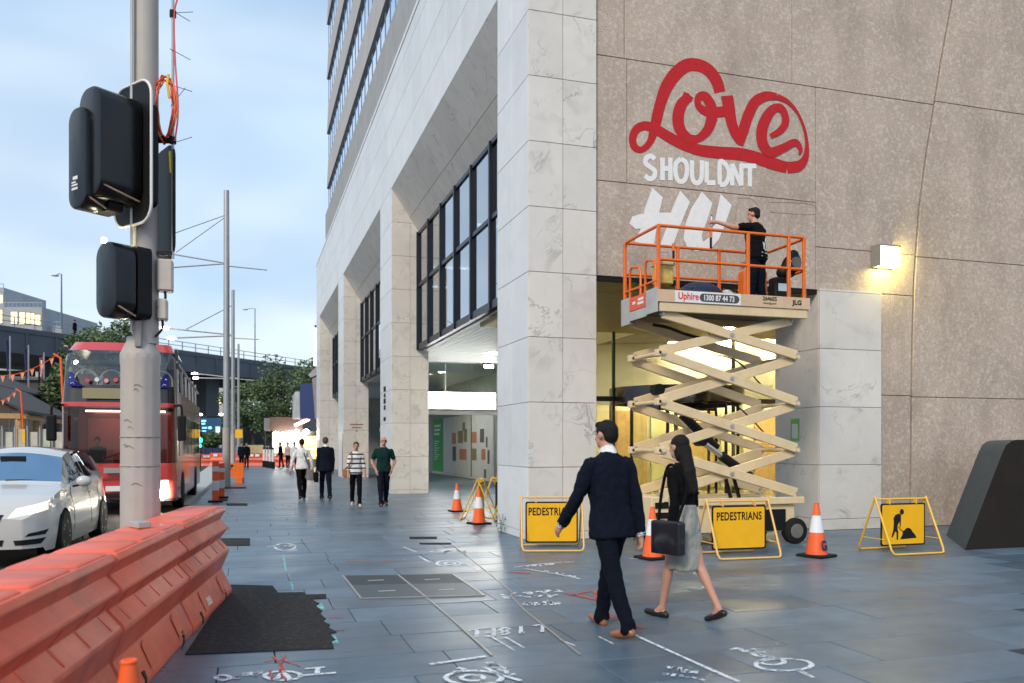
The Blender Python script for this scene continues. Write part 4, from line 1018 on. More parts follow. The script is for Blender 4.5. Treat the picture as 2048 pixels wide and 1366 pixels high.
MB().path(smooth_pts([Vector((-.2, -.14, .2)), Vector((-.1, -.1, .32)), Vector((.12, -.1, .33)), Vector((.2, -.12, .26))], 4), .015, 6).build('strap', M_black, dbg)
rg = thing('paint_rag', 'crumpled pale rag at the end of the duffel bag', 'rag', loc=LP + Vector((.19, -.12, .0)))
blob('cloth', MB().ball((0, 0, .16), .12, .1, .13).ball((.07, 0, .1), .1, .1, .1).ball((-.05, .02, .27), .09, .07, .06), mat('rag', (.55, .53, .50), .8, var=.3, scale=20), rg, .015, 3)
tb = thing('tool_bag', 'black tool bag strapped over the end rail of the lift', 'bag', loc=LP + Vector((1.2, -.28, .62)))
blob('body', MB().ball((0, 0, .12), .16, .14, .22, rot=Matrix.Rotation(.5, 3, 'Y')).ball((-.12, 0, 0), .14, .12, .12).ball((.04, 0, .28), .09, .1, .1), M_black, tb)
MB().lathe([(.03, -.02), (.09, -.02), (.09, .02), (.03, .02)], (0, -.13, .14), 16, 'y').build('cable_reel', mat('grey_reel', (.12, .12, .12), .5), tb)
bb = thing('battery_box', 'black battery box with a white label on the lift platform', 'box', loc=LP + Vector((.98, -.30, 0)))
MB().box(-.15, .15, -.1, .1, 0, .52).build('case', M_black, bb, bevel=.02)
MB().box(-.1, .05, -.104, -.1005, .3, .42).build('label_plate', mat('pale_blue_label', (.5, .65, .72), .5), bb)
MB().path(smooth_pts([Vector((-.1, -.12, .0)), Vector((-.2, -.13, .12)), Vector((-.05, -.13, .2)), Vector((.0, -.12, .1))], 4), .008, 6).build('cable', M_galv, bb)
for k, (x, y, w_, lab) in enumerate(((.62, -.4, .09, 'pale paint tin beside the boots on the lift platform'), (.82, -.44, .07, 'small white paint tin next to the black battery box'))):
    c_ = thing('paint_tin', lab, 'tin', loc=LP + Vector((x, y, 0)))
    MB().lathe([(0, 0), (w_, 0), (w_, .15), (w_ * .9, .15), (w_ * .9, .14), (0, .14)], n=18).build('can', [mat('tin_blue', (.30, .36, .45), .35, .5), M_white][k], c_, smooth=True)

# ================================================================== CONES
def cone(loc, label, h=.70, tilt=0, w=True, stain=False, s=1.0, rz=0.0):
    t = thing('traffic_cone', label, 'traffic cone', loc=loc, rz=rz, group='orange traffic cones')
    MB().box(-.19, .19, -.19, .19, 0, .035).build('base', M_blackrub, t, bevel=.012)
    prof = lambda z: .145 + (.028 - .145) * (z / h)
    def seg(z0, z1, nm, mt, e=0.0):
        return MB().lathe([(prof(z0) + e, z0), (prof(z1) + e, z1)], n=24).build(nm, mt, t, smooth=True)
    seg(.035, .32 if w else h, 'lower_body', M_cone)
    if w:
        seg(.32, .54, 'white_collar', M_cone_w, .002); seg(.54, h, 'tip', M_cone)
    MB().lathe([(.031, h - .01), (.033, h), (.028, h + .006), (.018, h + .004), (.016, h - .03)], n=18).build('rim', M_cone, t, smooth=True)
    t.scale = (s, s, s)
    return t
c1 = cone(gp(1633, 1113), 'orange and white cone with a dark letter at the lift wheel', s=1.06, rz=.35)
link_mesh('painted_letter', text_mesh('G', .17, .002, mat('cone_letter', (.02, .03, .10), .6), 1.1, .008, 'CENTER'), c1, basis((math.cos(.1), math.sin(.1), 0), (0, .19, .98), (-.02, -.139, .10)))
c2 = cone(gp(1305, 1117), 'orange cone with a worn collar behind the walking couple', s=1.0, rz=.2)
cone(gp(914, 1023), 'farther of the two cones by the folding signs in the arcade', s=.92, rz=.1)
cone(gp(958, 1048), 'nearer of the two cones by the folding signs in the arcade', s=.98, rz=.3)
p = gp(258, 1312, .72); cone((p.x, p.y, 0), 'plain orange cone at the foot of the near barrier', w=False, s=1.0)
# sand bag-like ring of a second stacked cone top beside it
c3 = thing('cone_stub', 'red and white stub of a cut cone beside the worn cone', 'traffic cone', loc=gp(1316, 1112))
MB().lathe([(.13, .02), (.075, .33), (.08, .34), (.06, .37), (.03, .37)], n=20).build('stub', M_cone, c3, smooth=True)
MB().lathe([(.098, .23), (.083, .31)], n=20).build('stub_collar', M_cone_w, c3, smooth=True)

# ================================================================== FOLDING SIGNS
def folding_sign(loc, rz, label, kind, frame_m, h=.80, w=.90):
    t = thing('folding_sign', label, 'sign', loc=loc, rz=rz, group='yellow folding roadwork signs')
    w2 = w / 2
    for sy, nm in ((-1, 'front_frame'), (1, 'back_frame')):
        yb = sy * .36; r = .06
        pts = [(-w2, 0, h), (-w2, yb * .90, r + .02), (-w2 + r * .35, yb * .985, .025), (-w2 + r, yb, .018), (w2 - r, yb, .018), (w2 - r * .35, yb * .985, .025), (w2, yb * .90, r + .02), (w2, 0, h)]
        MB().path(pts, .015, 10).build(nm, frame_m, t, smooth=True)
    MB().path([(-w2, 0, h - .03), (w2, 0, h - .03)], .015, 10).build('top_bar', frame_m, t, smooth=True)
    for sx in (-1, 1): MB().tube((sx * w2, -.27, .21), (sx * w2, .27, .21), .007, n=6).build('spreader', frame_m, t)
    pw, z0, z1, yb = w2 - .06, .10, h - .09, -.05
    def rr_(x0, x1, za, zb, r, y):
        out = []
        for cx, cz, a0 in ((x1 - r, zb - r, 0), (x0 + r, zb - r, 90), (x0 + r, za + r, 180), (x1 - r, za + r, 270)):
            for k in range(5): a = R(a0 + k * 22.5); out.append((cx + r * math.cos(a), y, cz + r * math.sin(a)))
        return out
    pn = MB().prism(rr_(-pw, pw, z0, z1, .03, yb), (0, .012, 0)).build('sign_panel', M_print, t)
    MB().prism(rr_(-pw + .022, pw - .022, z0 + .022, z1 - .022, .022, yb - .002), (0, .0015, 0)).build('yellow_face', M_signy, pn)
    for sx in (-.6, .6): MB().box(sx * pw - .012, sx * pw + .012, yb - .001, yb + .06, z1 - .012, h - .02).build('hanger', frame_m, t)
    y = yb - .0035
    if kind == 'text':
        link_mesh('lettering', text_mesh('PEDESTRIANS', .158, .0006, M_print, .68, .004, 'CENTER', 1.08), pn, basis(*FRONT, (0, y, z1 - .20)))
    elif kind == 'worker':
        k = (2 * pw) / .76
        def q(cx, cy): return ((cx - 1448) / 540 * 2 * pw, y, z1 - (cy - 200) / 440 * (z1 - z0))   # survey of the printed symbol
        MB().prism([(q(1430, 290)[0] + .036 * math.cos(a), y, q(1430, 290)[2] + .042 * math.sin(a)) for a in [R(24 * j) for j in range(15)]], (0, .001, 0)).build('worker_head', M_print, pn)
        MB().prism([q(*c) for c in ((1400, 305), (1420, 325), (1418, 380), (1414, 450), (1404, 452), (1400, 390), (1372, 440), (1386, 505), (1384, 578), (1366, 578), (1364, 505), (1350, 490), (1336, 520), (1314, 556), (1304, 545), (1326, 470), (1332, 400), (1328, 352), (1352, 318))], (0, .001, 0)).build('worker_body', M_print, pn)
        MB().prism([q(*c) for c in ((1372, 440), (1378, 436), (1442, 488), (1436, 496))], (0, .0008, 0)).build('shovel', M_print, pn)
        MB().prism([q(*c) for c in ((1408, 576), (1440, 520), (1438, 492), (1458, 484), (1482, 462), (1510, 456), (1540, 470), (1565, 505), (1592, 530), (1612, 566))], (0, .001, 0)).build('spoil_heap', M_print, pn)
    return t
def sgn_loc(u, v, yo=.36): p = gp(u, v); return (p.x, p.y + yo, 0)
folding_sign(sgn_loc(1839, 1110), R(0), 'yellow sign with a digging worker symbol by the marble block', 'worker', M_yellow)
folding_sign(sgn_loc(1504, 1119), R(-3), 'yellow PEDESTRIANS sign in front of the scissor lift', 'text', M_yellow_o, .80, .95)
folding_sign(sgn_loc(1120, 1104), R(-16), 'yellow PEDESTRIANS sign against the corner pillar behind the walking man', 'text', M_yellow_o, .80, .90)
folding_sign((4.62, 17.0, 0), R(68), 'yellow folding sign seen edge on between the two arcade cones', 'blank', M_yellow, .86, .8)
folding_sign((5.15, 17.3, 0), R(98), 'yellow folding sign half hidden behind the corner pillar', 'blank', M_yellow, .86, .8)

# ================================================================== BLACK STONE SEAT, WEED
M_seat = mat('black_granite', (.022, .016, .013), .6, spec=.2, var=.15, scale=3)
M_seat2 = mat('blue_slate_end', (.03, .055, .072), .5, spec=.3, var=.2, scale=4)
seat = thing('stone_seat', 'black stone wedge seat with rounded top at the right edge', 'seat', loc=(10.1, 9.9, 0))
prof = [(0, 0), (.70, 1.42), (.78, 1.55), (.88, 1.61), (1.0, 1.63), (6.0, 1.63), (6.0, 0)]
dx, dy = 1.35, 1.72
vs = [(x, 0, z) for x, z in prof] + [(x + dx, dy, z) for x, z in prof]; n_ = len(prof)
mb = MB(); mb.add(vs, [tuple(range(n_ - 1, -1, -1)), tuple(range(n_, 2 * n_))]); mb.build('front_face', M_seat, seat, fix=False)
mb = MB(); mb.add(vs, [(i, (i + 1) % n_, n_ + (i + 1) % n_, n_ + i) for i in range(n_)]); mb.build('slate_side', M_seat2, seat, smooth=True, ang=35, fix=False)
wd_ = thing('weed', 'small green weed growing at the foot of the corner pillar', 'plant', loc=gp(1004, 1066))
M_leaf = mat('weed_leaf', (.10, .16, .05), .6, var=.3, scale=20)
mb = MB(); rw = random.Random(5)
for k in range(46):
    h = rw.uniform(.04, .36); a = rw.uniform(0, 6.28); x, y = rw.gauss(-.03, .04), rw.gauss(-.05, .06); l = rw.uniform(.03, .06)
    c, s = math.cos(a), math.sin(a); up = rw.uniform(-.02, .04)
    mb.add([(x, y, h), (x + l * .5 * c - l * .3 * s, y + l * .5 * s + l * .3 * c, h + up * .5), (x + l * c, y + l * s, h + up), (x + l * .5 * c + l * .3 * s, y + l * .5 * s - l * .3 * c, h + up * .5)], [(0, 1, 2, 3)])
mb.build('leaves', M_leaf, wd_, fix=False)
mb = MB()
for k in range(6): mb.path([(-.03 + rw.gauss(0, .01), -.05, 0), (-.03 + rw.gauss(0, .03), -.05 + rw.gauss(0, .03), .18), (-.03 + rw.gauss(0, .05), -.05 + rw.gauss(0, .05), .34)], .003, 5)
mb.build('stem', M_leaf, wd_)
# ================================================================== WATER-FILLED BARRIERS
half = [(.275, 0), (.275, .05), (.175, .26), (.25, .44), (.245, .47), (.155, .57), (.235, .675), (.23, .70), (.16, .775), (.215, .865), (.195, .905)]
def barrier_part_meshes(Lb):
    poly = [(x, 0, z) for x, z in half] + [(-x, 0, z) for x, z in reversed(half)]
    body = MB().prism(poly, (0, Lb - .015, 0)).mesh('body', M_barrier, smooth=True, bevel=.008, seg=2, ang=32)
    return body
BL = 1.95
bar_body = barrier_part_meshes(BL)
top_block = MB().prism([(-.19, 0, .9), (.19, 0, .9), (.175, .03, .93), (-.175, .03, .93)], (0, .001, 0))
tbm = MB()
tbm.add([(-.185, .03, .900), (.185, .03, .900), (.185, .61, .900), (-.185, .61, .900), (-.165, .07, .922), (.165, .05, .922), (.165, .575, .922), (-.165, .555, .922)],
        [(0, 3, 2, 1), (4, 5, 6, 7), (0, 1, 5, 4), (1, 2, 6, 5), (2, 3, 7, 6), (3, 0, 4, 7)])
tb_me = tbm.mesh('top_block', M_barrier, bevel=.012, smooth=True)
rib_me = MB().prism([(.150, 0, .49), (.24, 0, .485), (.158, 0, .57), (.23, 0, .66), (.150, 0, .66)], (0, .022, 0)).mesh('rib', M_barrier)
M_slot = mat('barrier_slot', (.10, .025, .015), .7)
slot_me = MB().prism([(.20, 0, .0), (.279, 0, .0), (.279, 0, .055), (.262, 0, .10), (.20, 0, .10)], (0, .05, 0)).mesh('foot_slot', M_black)
hol_me = MB()
hol_me.add([(.268, 0, .075), (.268, .16, .075), (.224, .18, .17), (.188, .10, .245), (.20, .02, .22)], [(0, 1, 2, 3, 4)])
hol_me = hol_me.mesh('moulded_hollow', mat('barrier_hollow', (.70, .10, .04), .5), fix=False)
barr_dir = math.atan2(.128, 1)
p_end = Vector((-.17 - .275, 9.40, 0))
dv = Vector((math.sin(barr_dir), math.cos(barr_dir), 0))
labs = ['far end unit of the orange water barrier row', 'second orange water barrier unit from the far end', 'third orange water barrier unit from the far end', 'nearest orange water barrier unit at the lower left corner']
for k in range(4):
    t = thing('water_barrier', labs[k], 'barrier', loc=p_end - dv * (BL * (k + 1)), rz=-barr_dir + R((-.5, .3, .4, .2)[k]), group='orange water filled barriers along the kerb')
    link_mesh('body', bar_body, t)
    for j in range(3): link_mesh('top_block', tb_me, t, loc=(0, j * .645, 0))
    for j in range(5): link_mesh('rib', rib_me, t, loc=(0, .15 + j * .40, 0))
    for j in range(2):
        link_mesh('foot_slot', slot_me, t, loc=(0, .35 + j * 1.2, 0))
    o = link_mesh('moulded_hollow', hol_me, t, loc=(.004, .55, 0)); o = link_mesh('moulded_hollow', hol_me, t, loc=(.004, 1.45, 0))
    if k == 0:
        # outward tilted face: normal right and up a little
        nx = Vector((.903, 0, .43)); up = Vector((-.43, 0, .903)); ax = Vector((0, 1, 0))
        link_mesh('lettering', text_mesh('coates', .15, .0008, M_white, 1, .002), t, basis(ax, up, (.2585, .55, .085)))
br = thing('brick_offcut', 'grey brick lying on top of the water barrier', 'brick', loc=(-.78, 6.95, .924), rz=.5)
MB().box(-.05, .05, -.09, .09, 0, .05).build('block', M_conc, br, bevel=.008)

# ================================================================== TRAFFIC SIGNAL POLE
PX, PY = -.96, 8.62
pole = thing('signal_pole', 'grey street pole with a thick lower shaft by the road', 'pole', loc=(PX, PY, 0))
def flute(r): 
    return r
mb = MB(); nseg = 48
prof = [(0, .178), (2.28, .172), (2.34, .178), (2.40, .178), (2.52, .122), (2.56, .118)]
vs = []
for z, r in prof:
    for i in range(nseg):
        a = 2 * math.pi * i / nseg; k = 1 - (.035 if i % 4 == 0 else 0) * (1 if z < 2.35 else 0)
        vs.append((r * k * math.cos(a), r * k * math.sin(a), z))
fs = [(j * nseg + i, j * nseg + (i + 1) % nseg, (j + 1) * nseg + (i + 1) % nseg, (j + 1) * nseg + i) for j in range(len(prof) - 1) for i in range(nseg)]
mb.add(vs, fs).build('lower_shaft', M_grey_pole, pole, smooth=True, ang=25)
us = MB().lathe([(.116, 2.5), (.112, 7.6), (0, 7.61)], (.045, 0, 0), 32).build('upper_shaft', M_grey_pole, pole, smooth=True)
MB().box(-.075, -.055, -.125, -.09, 2.6, 7.6).build('shaft_channel', mat('pale_channel', (.50, .50, .49), .4, .4), pole)
MB().box(-.03, .03, -.18, -.10, 2.45, 2.70).build('base_bracket', mat('bracket_grey', (.28, .26, .24), .5, .3), pole, bevel=.01)
for z, w in ((1.35, .003), (1.62, .003)):
    MB().lathe([(.179, z), (.181, z + .004), (.179, z + .012)], n=40).build('strap_band', mat('band', (.33, .31, .29), .5), pole)
rs = random.Random(2)
mb = MB()
for k in range(7):
    z = 1.1 + rs.uniform(0, 1.0); a0 = R(rs.uniform(210, 260)); da = R(rs.uniform(12, 34))
    mb.path([(.179 * math.cos(a0 + da * t / 4), .179 * math.sin(a0 + da * t / 4), z + .015 * math.sin(t)) for t in range(5)], .0025, 4)
mb.build('scuff_marks', mat('scuff', (.16, .14, .13), .7), pole)
# --- signals on it
nrm = Vector((-.79, -.61, 0)).normalized(); sid = Vector((.61, -.79, 0)).normalized()
def rounded(w, h, r, n=6):
    out = []
    for cx, cz, a0 in ((w / 2 - r, h / 2 - r, 0), (-w / 2 + r, h / 2 - r, 90), (-w / 2 + r, -h / 2 + r, 180), (w / 2 - r, -h / 2 + r, 270)):
        for k in range(n + 1): a = R(a0 + 90 * k / n); out.append((cx + r * math.cos(a), cz + r * math.sin(a)))
    return out
def signal(name, label, c, w, h, depth, plate=True, nv=nrm, sv_=sid, mark=True):
    t = thing(name, label, 'traffic signal', loc=c)
    loc = lambda x, z, d: sv_ * x + Vector((0, 0, z)) + nv * d
    if plate:
        pl = rounded(.60, 1.30, .16)
        MB().prism([loc(x, z, 0) for x, z in pl], nv * .006).build('target_board', M_black, t)
        MB().path([loc(x, z, .004) for x, z in pl], .013, 8, True).build('white_border', M_white, t, smooth=True)
    M_wrap = mat('black_plastic_wrap', (.007, .008, .010), .28, bump=.22, bscale=7, spec=.4)
    pl = rounded(w, h, w * .42, 7)
    MB().prism([loc(x, z, .012) for x, z in pl], nv * depth).build('wrapped_head', M_wrap, t, bevel=.02, seg=2, smooth=True)
    MB().prism([loc(x * .98, z * .985, -.14) for x, z in rounded(w, h * .98, .05)], nv * .139).build('housing', M_black, t)
    for z in (-h / 2 + .05,):
        MB().path([loc(w / 2 * .9, z + .05, depth * .95), loc(w / 2 * 1.02, z, depth * .5), loc(w / 2 * .95, z - .03, depth * .1)], .008, 6).build('tie_cord', mat('tan_cord', (.45, .30, .20), .6), t)
    if mark:
        b_ = basis(sv_, (0, 0, 1), loc(-.03, -.28, depth + .0135))
        link_mesh('sticker', MB().box(-.05, .05, 0, .02, 0, .0006).box(-.05, .05, .035, .05, 0, .0006).box(-.05, .02, .06, .075, 0, .0006).box(-.03, .05, .09, .12, 0, .0006).mesh('sticker', M_white), t, b_)
    return t
C0 = Vector((PX + .03, PY - .06, 4.28)) + nrm * .10
signal('traffic_signal', 'black wrapped traffic signal with a white edged board on the pole', C0 - Vector((0, 0, .05)), .36, .98, .40)
signal('traffic_signal', 'second wrapped traffic signal behind the white edged one', C0 - sid * .12 + nrm * .25 + Vector((0, 0, -.18)), .30, .90, .20, plate=False)
signal('pedestrian_signal', 'small wrapped pedestrian signal low on the pole', Vector((PX + .01, PY - .06, 3.04)) + nrm * .13, .34, .68, .20, plate=False, mark=False)
t = thing('signal_back_board', 'dark rounded back board of a signal on the far side of the pole', 'traffic signal', loc=Vector((PX + .20, PY + .1, 3.85)))
n2_, s2_ = Vector((.92, .40, 0)).normalized(), Vector((.40, -.92, 0)).normalized()
MB().prism([s2_ * x + Vector((0, 0, z)) for x, z in rounded(.5, 1.08, .14)], n2_ * .02).build('board', M_black, t)
t = thing('flare_spot', 'tiny glowing ball added as a flare spot at the top of the pedestrian signal', 'lamp', loc=Vector((PX - .30, PY - .10, 3.41)))  # added glowing ball, stands in for the flare of a lamp behind
MB().ball((0, 0, .02), .026, n=10, m=6).build('glow_ball', emis('flare_spot_glow', (1, .92, .55), 90), t)
for k, (dz, hh, ww, lab) in enumerate(((2.99, .30, .14, 'cream junction box on the right of the pole'), (2.72, .2, .09, 'small cream box below the junction box'))):
    t = thing('junction_box', lab, 'box', loc=Vector((PX + .045, PY, dz)) + RT * (.115 + ww / 2))
    MB().box(-ww / 2, ww / 2, -.07, .07, 0, hh).build('case', mat('cream_box', (.55, .50, .44), .5), t, bevel=.015)
    MB().path(smooth_pts([Vector((0, -.03, 0)), Vector((.0, -.04, -.08)), Vector((-.06, -.05, -.16))], 4), .012, 6).build('cable', M_black, t)
# conduit with cable coil
cd = thing('cable_conduit', 'thin grey conduit strapped to the pole with a coil of red cable', 'conduit', loc=Vector((PX, PY, 3.3)) + RT * .305)
MB().tube((0, 0, 0), (0, 0, 3.6), .013, n=10).build('pipe', M_galv, cd)
MB().bar((0, 0, 1.12), tuple(-RT * .2 + Vector((0, 0, 1.12))), .03, .06).bar((0, 0, .05), tuple(-RT * .2 + Vector((0, 0, .05))), .03, .04).build('bracket', M_black, cd)
M_cable = mat('red_cable', (.70, .06, .03), .45, var=.1)
rs = random.Random(9)
for k in range(9):
    cxx = -.075 + rs.uniform(-.02, .02); hh = .30 + rs.uniform(-.04, .02); ww = .10 + rs.uniform(-.03, .015)
    pts = [RT * (cxx + ww * math.cos(a) * (1 + .2 * math.sin(a))) + FW * rs.uniform(-.03, .03) + Vector((0, 0, 1.40 + hh * math.sin(a))) for a in [R(24 * j) for j in range(15)]]
    MB().path(pts, .0075, 6, True).build('cable_loop', [M_cable, M_cable, mat('orange_cable', (.85, .22, .08), .45)][k % 3], cd, smooth=True)
MB().path(smooth_pts([RT * .02 + Vector((0, -.02, 1.1)), RT * .05 + Vector((0, -.02, 1.4)), RT * .02 + Vector((0, -.02, 1.9)), RT * .015 + Vector((0, -.02, 2.3)), RT * .07 + Vector((0, -.02, 2.6)), RT * .05 + Vector((0, 0, 3.3))], 6), .008, 6).build('riser_cable', mat('pink_cable', (.75, .10, .12), .45), cd, smooth=True)
for z, a in ((1.08, .3), (1.45, .9), (1.62, -.3), (1.95, -.5), (2.3, .05), (2.32, -.55), (2.55, 1.2)):
    d_ = RT * math.cos(a) + Vector((0, 0, math.sin(a)))
    MB().path([d_ * -.03 + Vector((0, -.02, z)), d_ * .19 + Vector((0, -.02, z))], .003, 4).build('cable_tie', M_black, cd)
for z in (1.08, 2.27): MB().lathe([(.016, z), (.03, z), (.03, z + .06), (.016, z + .06)], n=10).build('clamp', M_black, cd)
MB().path([Vector((0, -.02, 1.5)) - RT * .03, Vector((0, -.03, 1.62)) - RT * .05, Vector((0, -.03, 1.72)) - RT * .04], .012, 6).build('yellow_tape', mat('yellow_tape', (.8, .62, .03), .5), cd)
MB().path([Vector((0, -.02, .8)) - RT * .02, Vector((0, -.03, 1.0)) - RT * .03], .012, 6).build('yellow_tape', mat('yellow_tape', (.8, .62, .03), .5), cd)

# ================================================================== WHITE HATCHBACK
def interp(tab, x):
    if x <= tab[0][0]: return tab[0][1]
    for (a, b), (c, d) in zip(tab[:-1], tab[1:]):
        if x <= c: return b + (d - b) * (x - a) / (c - a)
    return tab[-1][1]
def smooth_tab(tab, x, e=.06): return (interp(tab, x - e) + 2 * interp(tab, x) + interp(tab, x + e)) / 4
car = thing('parked_car', 'white hatchback with a big sky-blue windscreen at the left edge', 'car', loc=(-3.40, 12.50, -.078), rz=R(-1.5))
car.scale = (1.05, 1.05, 1.09)
M_carw = mat('white_car_paint', (.58, .56, .53), .28, var=.02, coat=1.0)
M_cargl = mat('car_glass', (.012, .018, .025), .03, var=0, spec=.9)
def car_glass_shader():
    return glass('sky_tinted_windscreen', (.08, .20, .36), .42, .02, gcol=(.5, .74, 1))  # blue of the reflected sky is tinted into the glass colours
TOP = [(0, .60), (.06, .68), (.2, .78), (.5, .875), (.9, .95), (1.12, .99), (1.2, 1.03), (1.95, 1.41), (2.3, 1.465), (2.9, 1.475), (3.5, 1.44), (3.95, 1.36), (4.12, 1.25), (4.32, .98), (4.42, .78)]
WID = [(0, .52), (.05, .66), (.12, .73), (.25, .80), (.45, .845), (.8, .865), (2.2, .875), (3.6, .865), (4.1, .82), (4.35, .74), (4.42, .66)]
WB, FWH, RWH, WR = None, .88, 3.52, .325
def low(y):
    z = .19 if .2 < y < 4.2 else .24
    for c in (FWH, RWH):
        d = abs(y - c)
        if d < .375: z = max(z, .30 + math.sqrt(.375 ** 2 - d * d))
    return z
st = sorted(set([0, .01, .03, .06, .1, .15] + [round(.2 + .045 * k, 3) for k in range(94)] + [4.42] + [c + s_ * .375 for c in (FWH, RWH) for s_ in (-1, 1)]))
st = [y for y in st if y <= 4.42]
NS = 7; NG = 6; NT = 6
def section(y):
    zt = smooth_tab(TOP, y); w = smooth_tab(WID, y); zl = low(y)
    belt = min(.93 + .03 * max(0, (y - 1.2) / 3), zt - .03)
    pts = []
    for k in range(NS):
        t = k / (NS - 1); z = zl + (belt - zl) * t
        zz = max(0, min(1, (z - .2) / .75))
        x = w * (.955 + .05 * math.sin(math.pi * min(1, zz * 1.25)) - .03 * zz) + (.012 if .60 < z < .70 else 0)
        pts.append((x, z))
    g = max(0.0, min(1.0, (zt - 1.0) / .42)); xe = w * .86 * (1 - g) + .585 * g
    ze = zt - .02 - .05 * g
    x0 = pts[-1][0]
    for k in range(1, NG + 1):
        t = k / NG; pts.append((x0 * .985 + (xe - x0 * .985) * (t ** 1.15), belt + (ze - belt) * t))
    for k in range(1, NT + 1):
        t = k / NT; pts.append((xe * (1 - t), ze + (zt - ze) * math.sin(t * math.pi / 2)))
    return pts
NP = NS + NG + NT
rows = [section(y) for y in st]
parts = {'body': MB(), 'windscreen': MB(), 'side_window': MB(), 'rear_window': MB()}
def kindof(i, k, side):
    y = (st[i] + st[i + 1]) / 2; zt = smooth_tab(TOP, y)
    if 1.2 < y < 1.93 and k >= NS + NG - 1: return 'windscreen'
    if k >= NS and k < NS + NG - 1 and y > 1.42 and y < 3.75:
        if 2.52 < y < 2.60: return 'body'
        p = rows[i][k]; q = rows[i][k + 1]
        if zt < 1.12 or (y > 3.45 and k == NS): return 'body'
        return 'side_window'
    if 4.13 < y < 4.33 and k >= NS + NG: return 'rear_window'
    return 'body'
for side in (1, -1):
    grp = {}
    for i in range(len(st) - 1):
        for k in range(NP - 1):
            a, b, c, d = (rows[i][k], st[i]), (rows[i + 1][k], st[i + 1]), (rows[i + 1][k + 1], st[i + 1]), (rows[i][k + 1], st[i])
            grp.setdefault(kindof(i, k, side), []).append([(side * p[0], y, p[1]) for p, y in (a, b, c, d)])
    for kd, qs in grp.items():
        if kd == 'side_window':
            mb = MB()
            for q in qs: mb.add(q, [(0, 1, 2, 3)])
            bmw = mb
            bm_ = mb.mesh('side_window', glass('car_side_glass', (.10, .11, .11), .12, .02, 1.5), fix=False)
            b2 = bmesh.new(); b2.from_mesh(bm_); bmesh.ops.remove_doubles(b2, verts=b2.verts, dist=1e-4); bmesh.ops.recalc_face_normals(b2, faces=b2.faces); b2.to_mesh(bm_); b2.free()
            link_mesh('side_window', bm_, car)
        else:
            for q in qs: parts[kd].add(q, [(0, 1, 2, 3)])
# front and rear caps
for i, yy in ((0, 0), (len(st) - 1, st[-1])):
    r_ = rows[i]; poly = [(x, yy, z) for x, z in r_] + [(-x, yy, z) for x, z in reversed(r_[:-1])]
    parts['body'].add(poly, [tuple(range(len(poly)))])
def welded(name, mb, material, parent, smooth=True, ang=38):
    me = mb.mesh(name, material, fix=False); b2 = bmesh.new(); b2.from_mesh(me)
    bmesh.ops.remove_doubles(b2, verts=b2.verts, dist=2e-4); bmesh.ops.recalc_face_normals(b2, faces=b2.faces); b2.to_mesh(me); b2.free()
    me.polygons.foreach_set('use_smooth', [True] * len(me.polygons)); me.set_sharp_from_angle(angle=R(ang))
    return link_mesh(name, me, parent)
body = welded('body', parts['body'], M_carw, car)
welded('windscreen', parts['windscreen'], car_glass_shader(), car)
welded('rear_window', parts['rear_window'], M_cargl, car)
MB().box(-.62, .62, 1.5, 4.0, .45, .92).build('cabin', mat('car_interior', (.03, .03, .032), .8), car)
MB().box(-.60, .60, 1.15, 1.5, .80, .97).build('dashboard', mat('dash', (.02, .02, .022), .6), car)
for sx in (-1, 1):
    s_ = MB().box(sx * .36 - .22, sx * .36 + .22, 2.05, 2.2, .6, 1.12).box(sx * .36 - .12, sx * .36 + .12, 2.1, 2.2, 1.16, 1.32).build('front_seat', mat('seat_cloth', (.05, .05, .05), .9), car, bevel=.03)
MB().box(-.16, .16, 1.72, 1.76, 1.28, 1.34).build('rear_mirror', M_black, car)
bvh = BVHTree.FromObject(body, bpy.context.evaluated_depsgraph_get())
def patch(name, corners, material, direction, off=.008, nu=12, nv=5, parent=car):
    """panel lying on the body: bilinear patch of 4 corners cast onto the surface"""
    D_ = Vector(direction).normalized(); c = [Vector(q) for q in corners]
    def fn(u, v):
        p_ = (c[0] * (1 - u) + c[1] * u) * (1 - v) + (c[3] * (1 - u) + c[2] * u) * v
        h = bvh.ray_cast(p_ - D_ * 1.5, D_)
        return (h[0] - D_ * off) if h[0] else p_
    mb = MB().grid(fn, nu, nv)
    o = mb.build(name, material, parent, smooth=True, fix=False); return o
dF = Vector((0, 1, 0))
M_hl = mat('headlight_lens', (.85, .82, .78), .08, var=.05, coat=1, emit=(1, .86, .68), estr=.7)
for sx in (1, -1):
    dd = Vector((-sx * .55, .85, 0))
    patch('headlight', [(sx * .36, .05, .615), (sx * .74, .35, .70), (sx * .765, .36, .80), (sx * .46, .12, .72)], M_hl, dd)
    patch('indicator', [(sx * .745, .36, .71), (sx * .785, .45, .76), (sx * .78, .45, .80), (sx * .765, .37, .79)], mat('amber_lens', (.75, .25, .06), .15, coat=1), dd, .009, 4, 4)
    patch('fog_recess', [(sx * .44, .05, .285), (sx * .70, .2, .29), (sx * .755, .25, .36), (sx * .42, .05, .345)], M_black, dd, .007)
    patch('fog_trim', [(sx * .52, .1, .385), (sx * .74, .25, .40), (sx * .775, .3, .46), (sx * .58, .1, .425)], M_black, dd, .006)
patch('grille', [(-.30, 0, .565), (.30, 0, .565), (.34, 0, .655), (-.34, 0, .655)], M_black, dF, .008, 16, 4)
patch('grille_bar', [(-.30, 0, .615), (.30, 0, .615), (.31, 0, .632), (-.31, 0, .632)], mat('chrome', (.65, .65, .66), .15, 1), dF, .014, 16, 2)
patch('lower_intake', [(-.33, 0, .28), (.33, 0, .28), (.35, 0, .355), (-.35, 0, .355)], M_black, dF, .008, 16, 4)
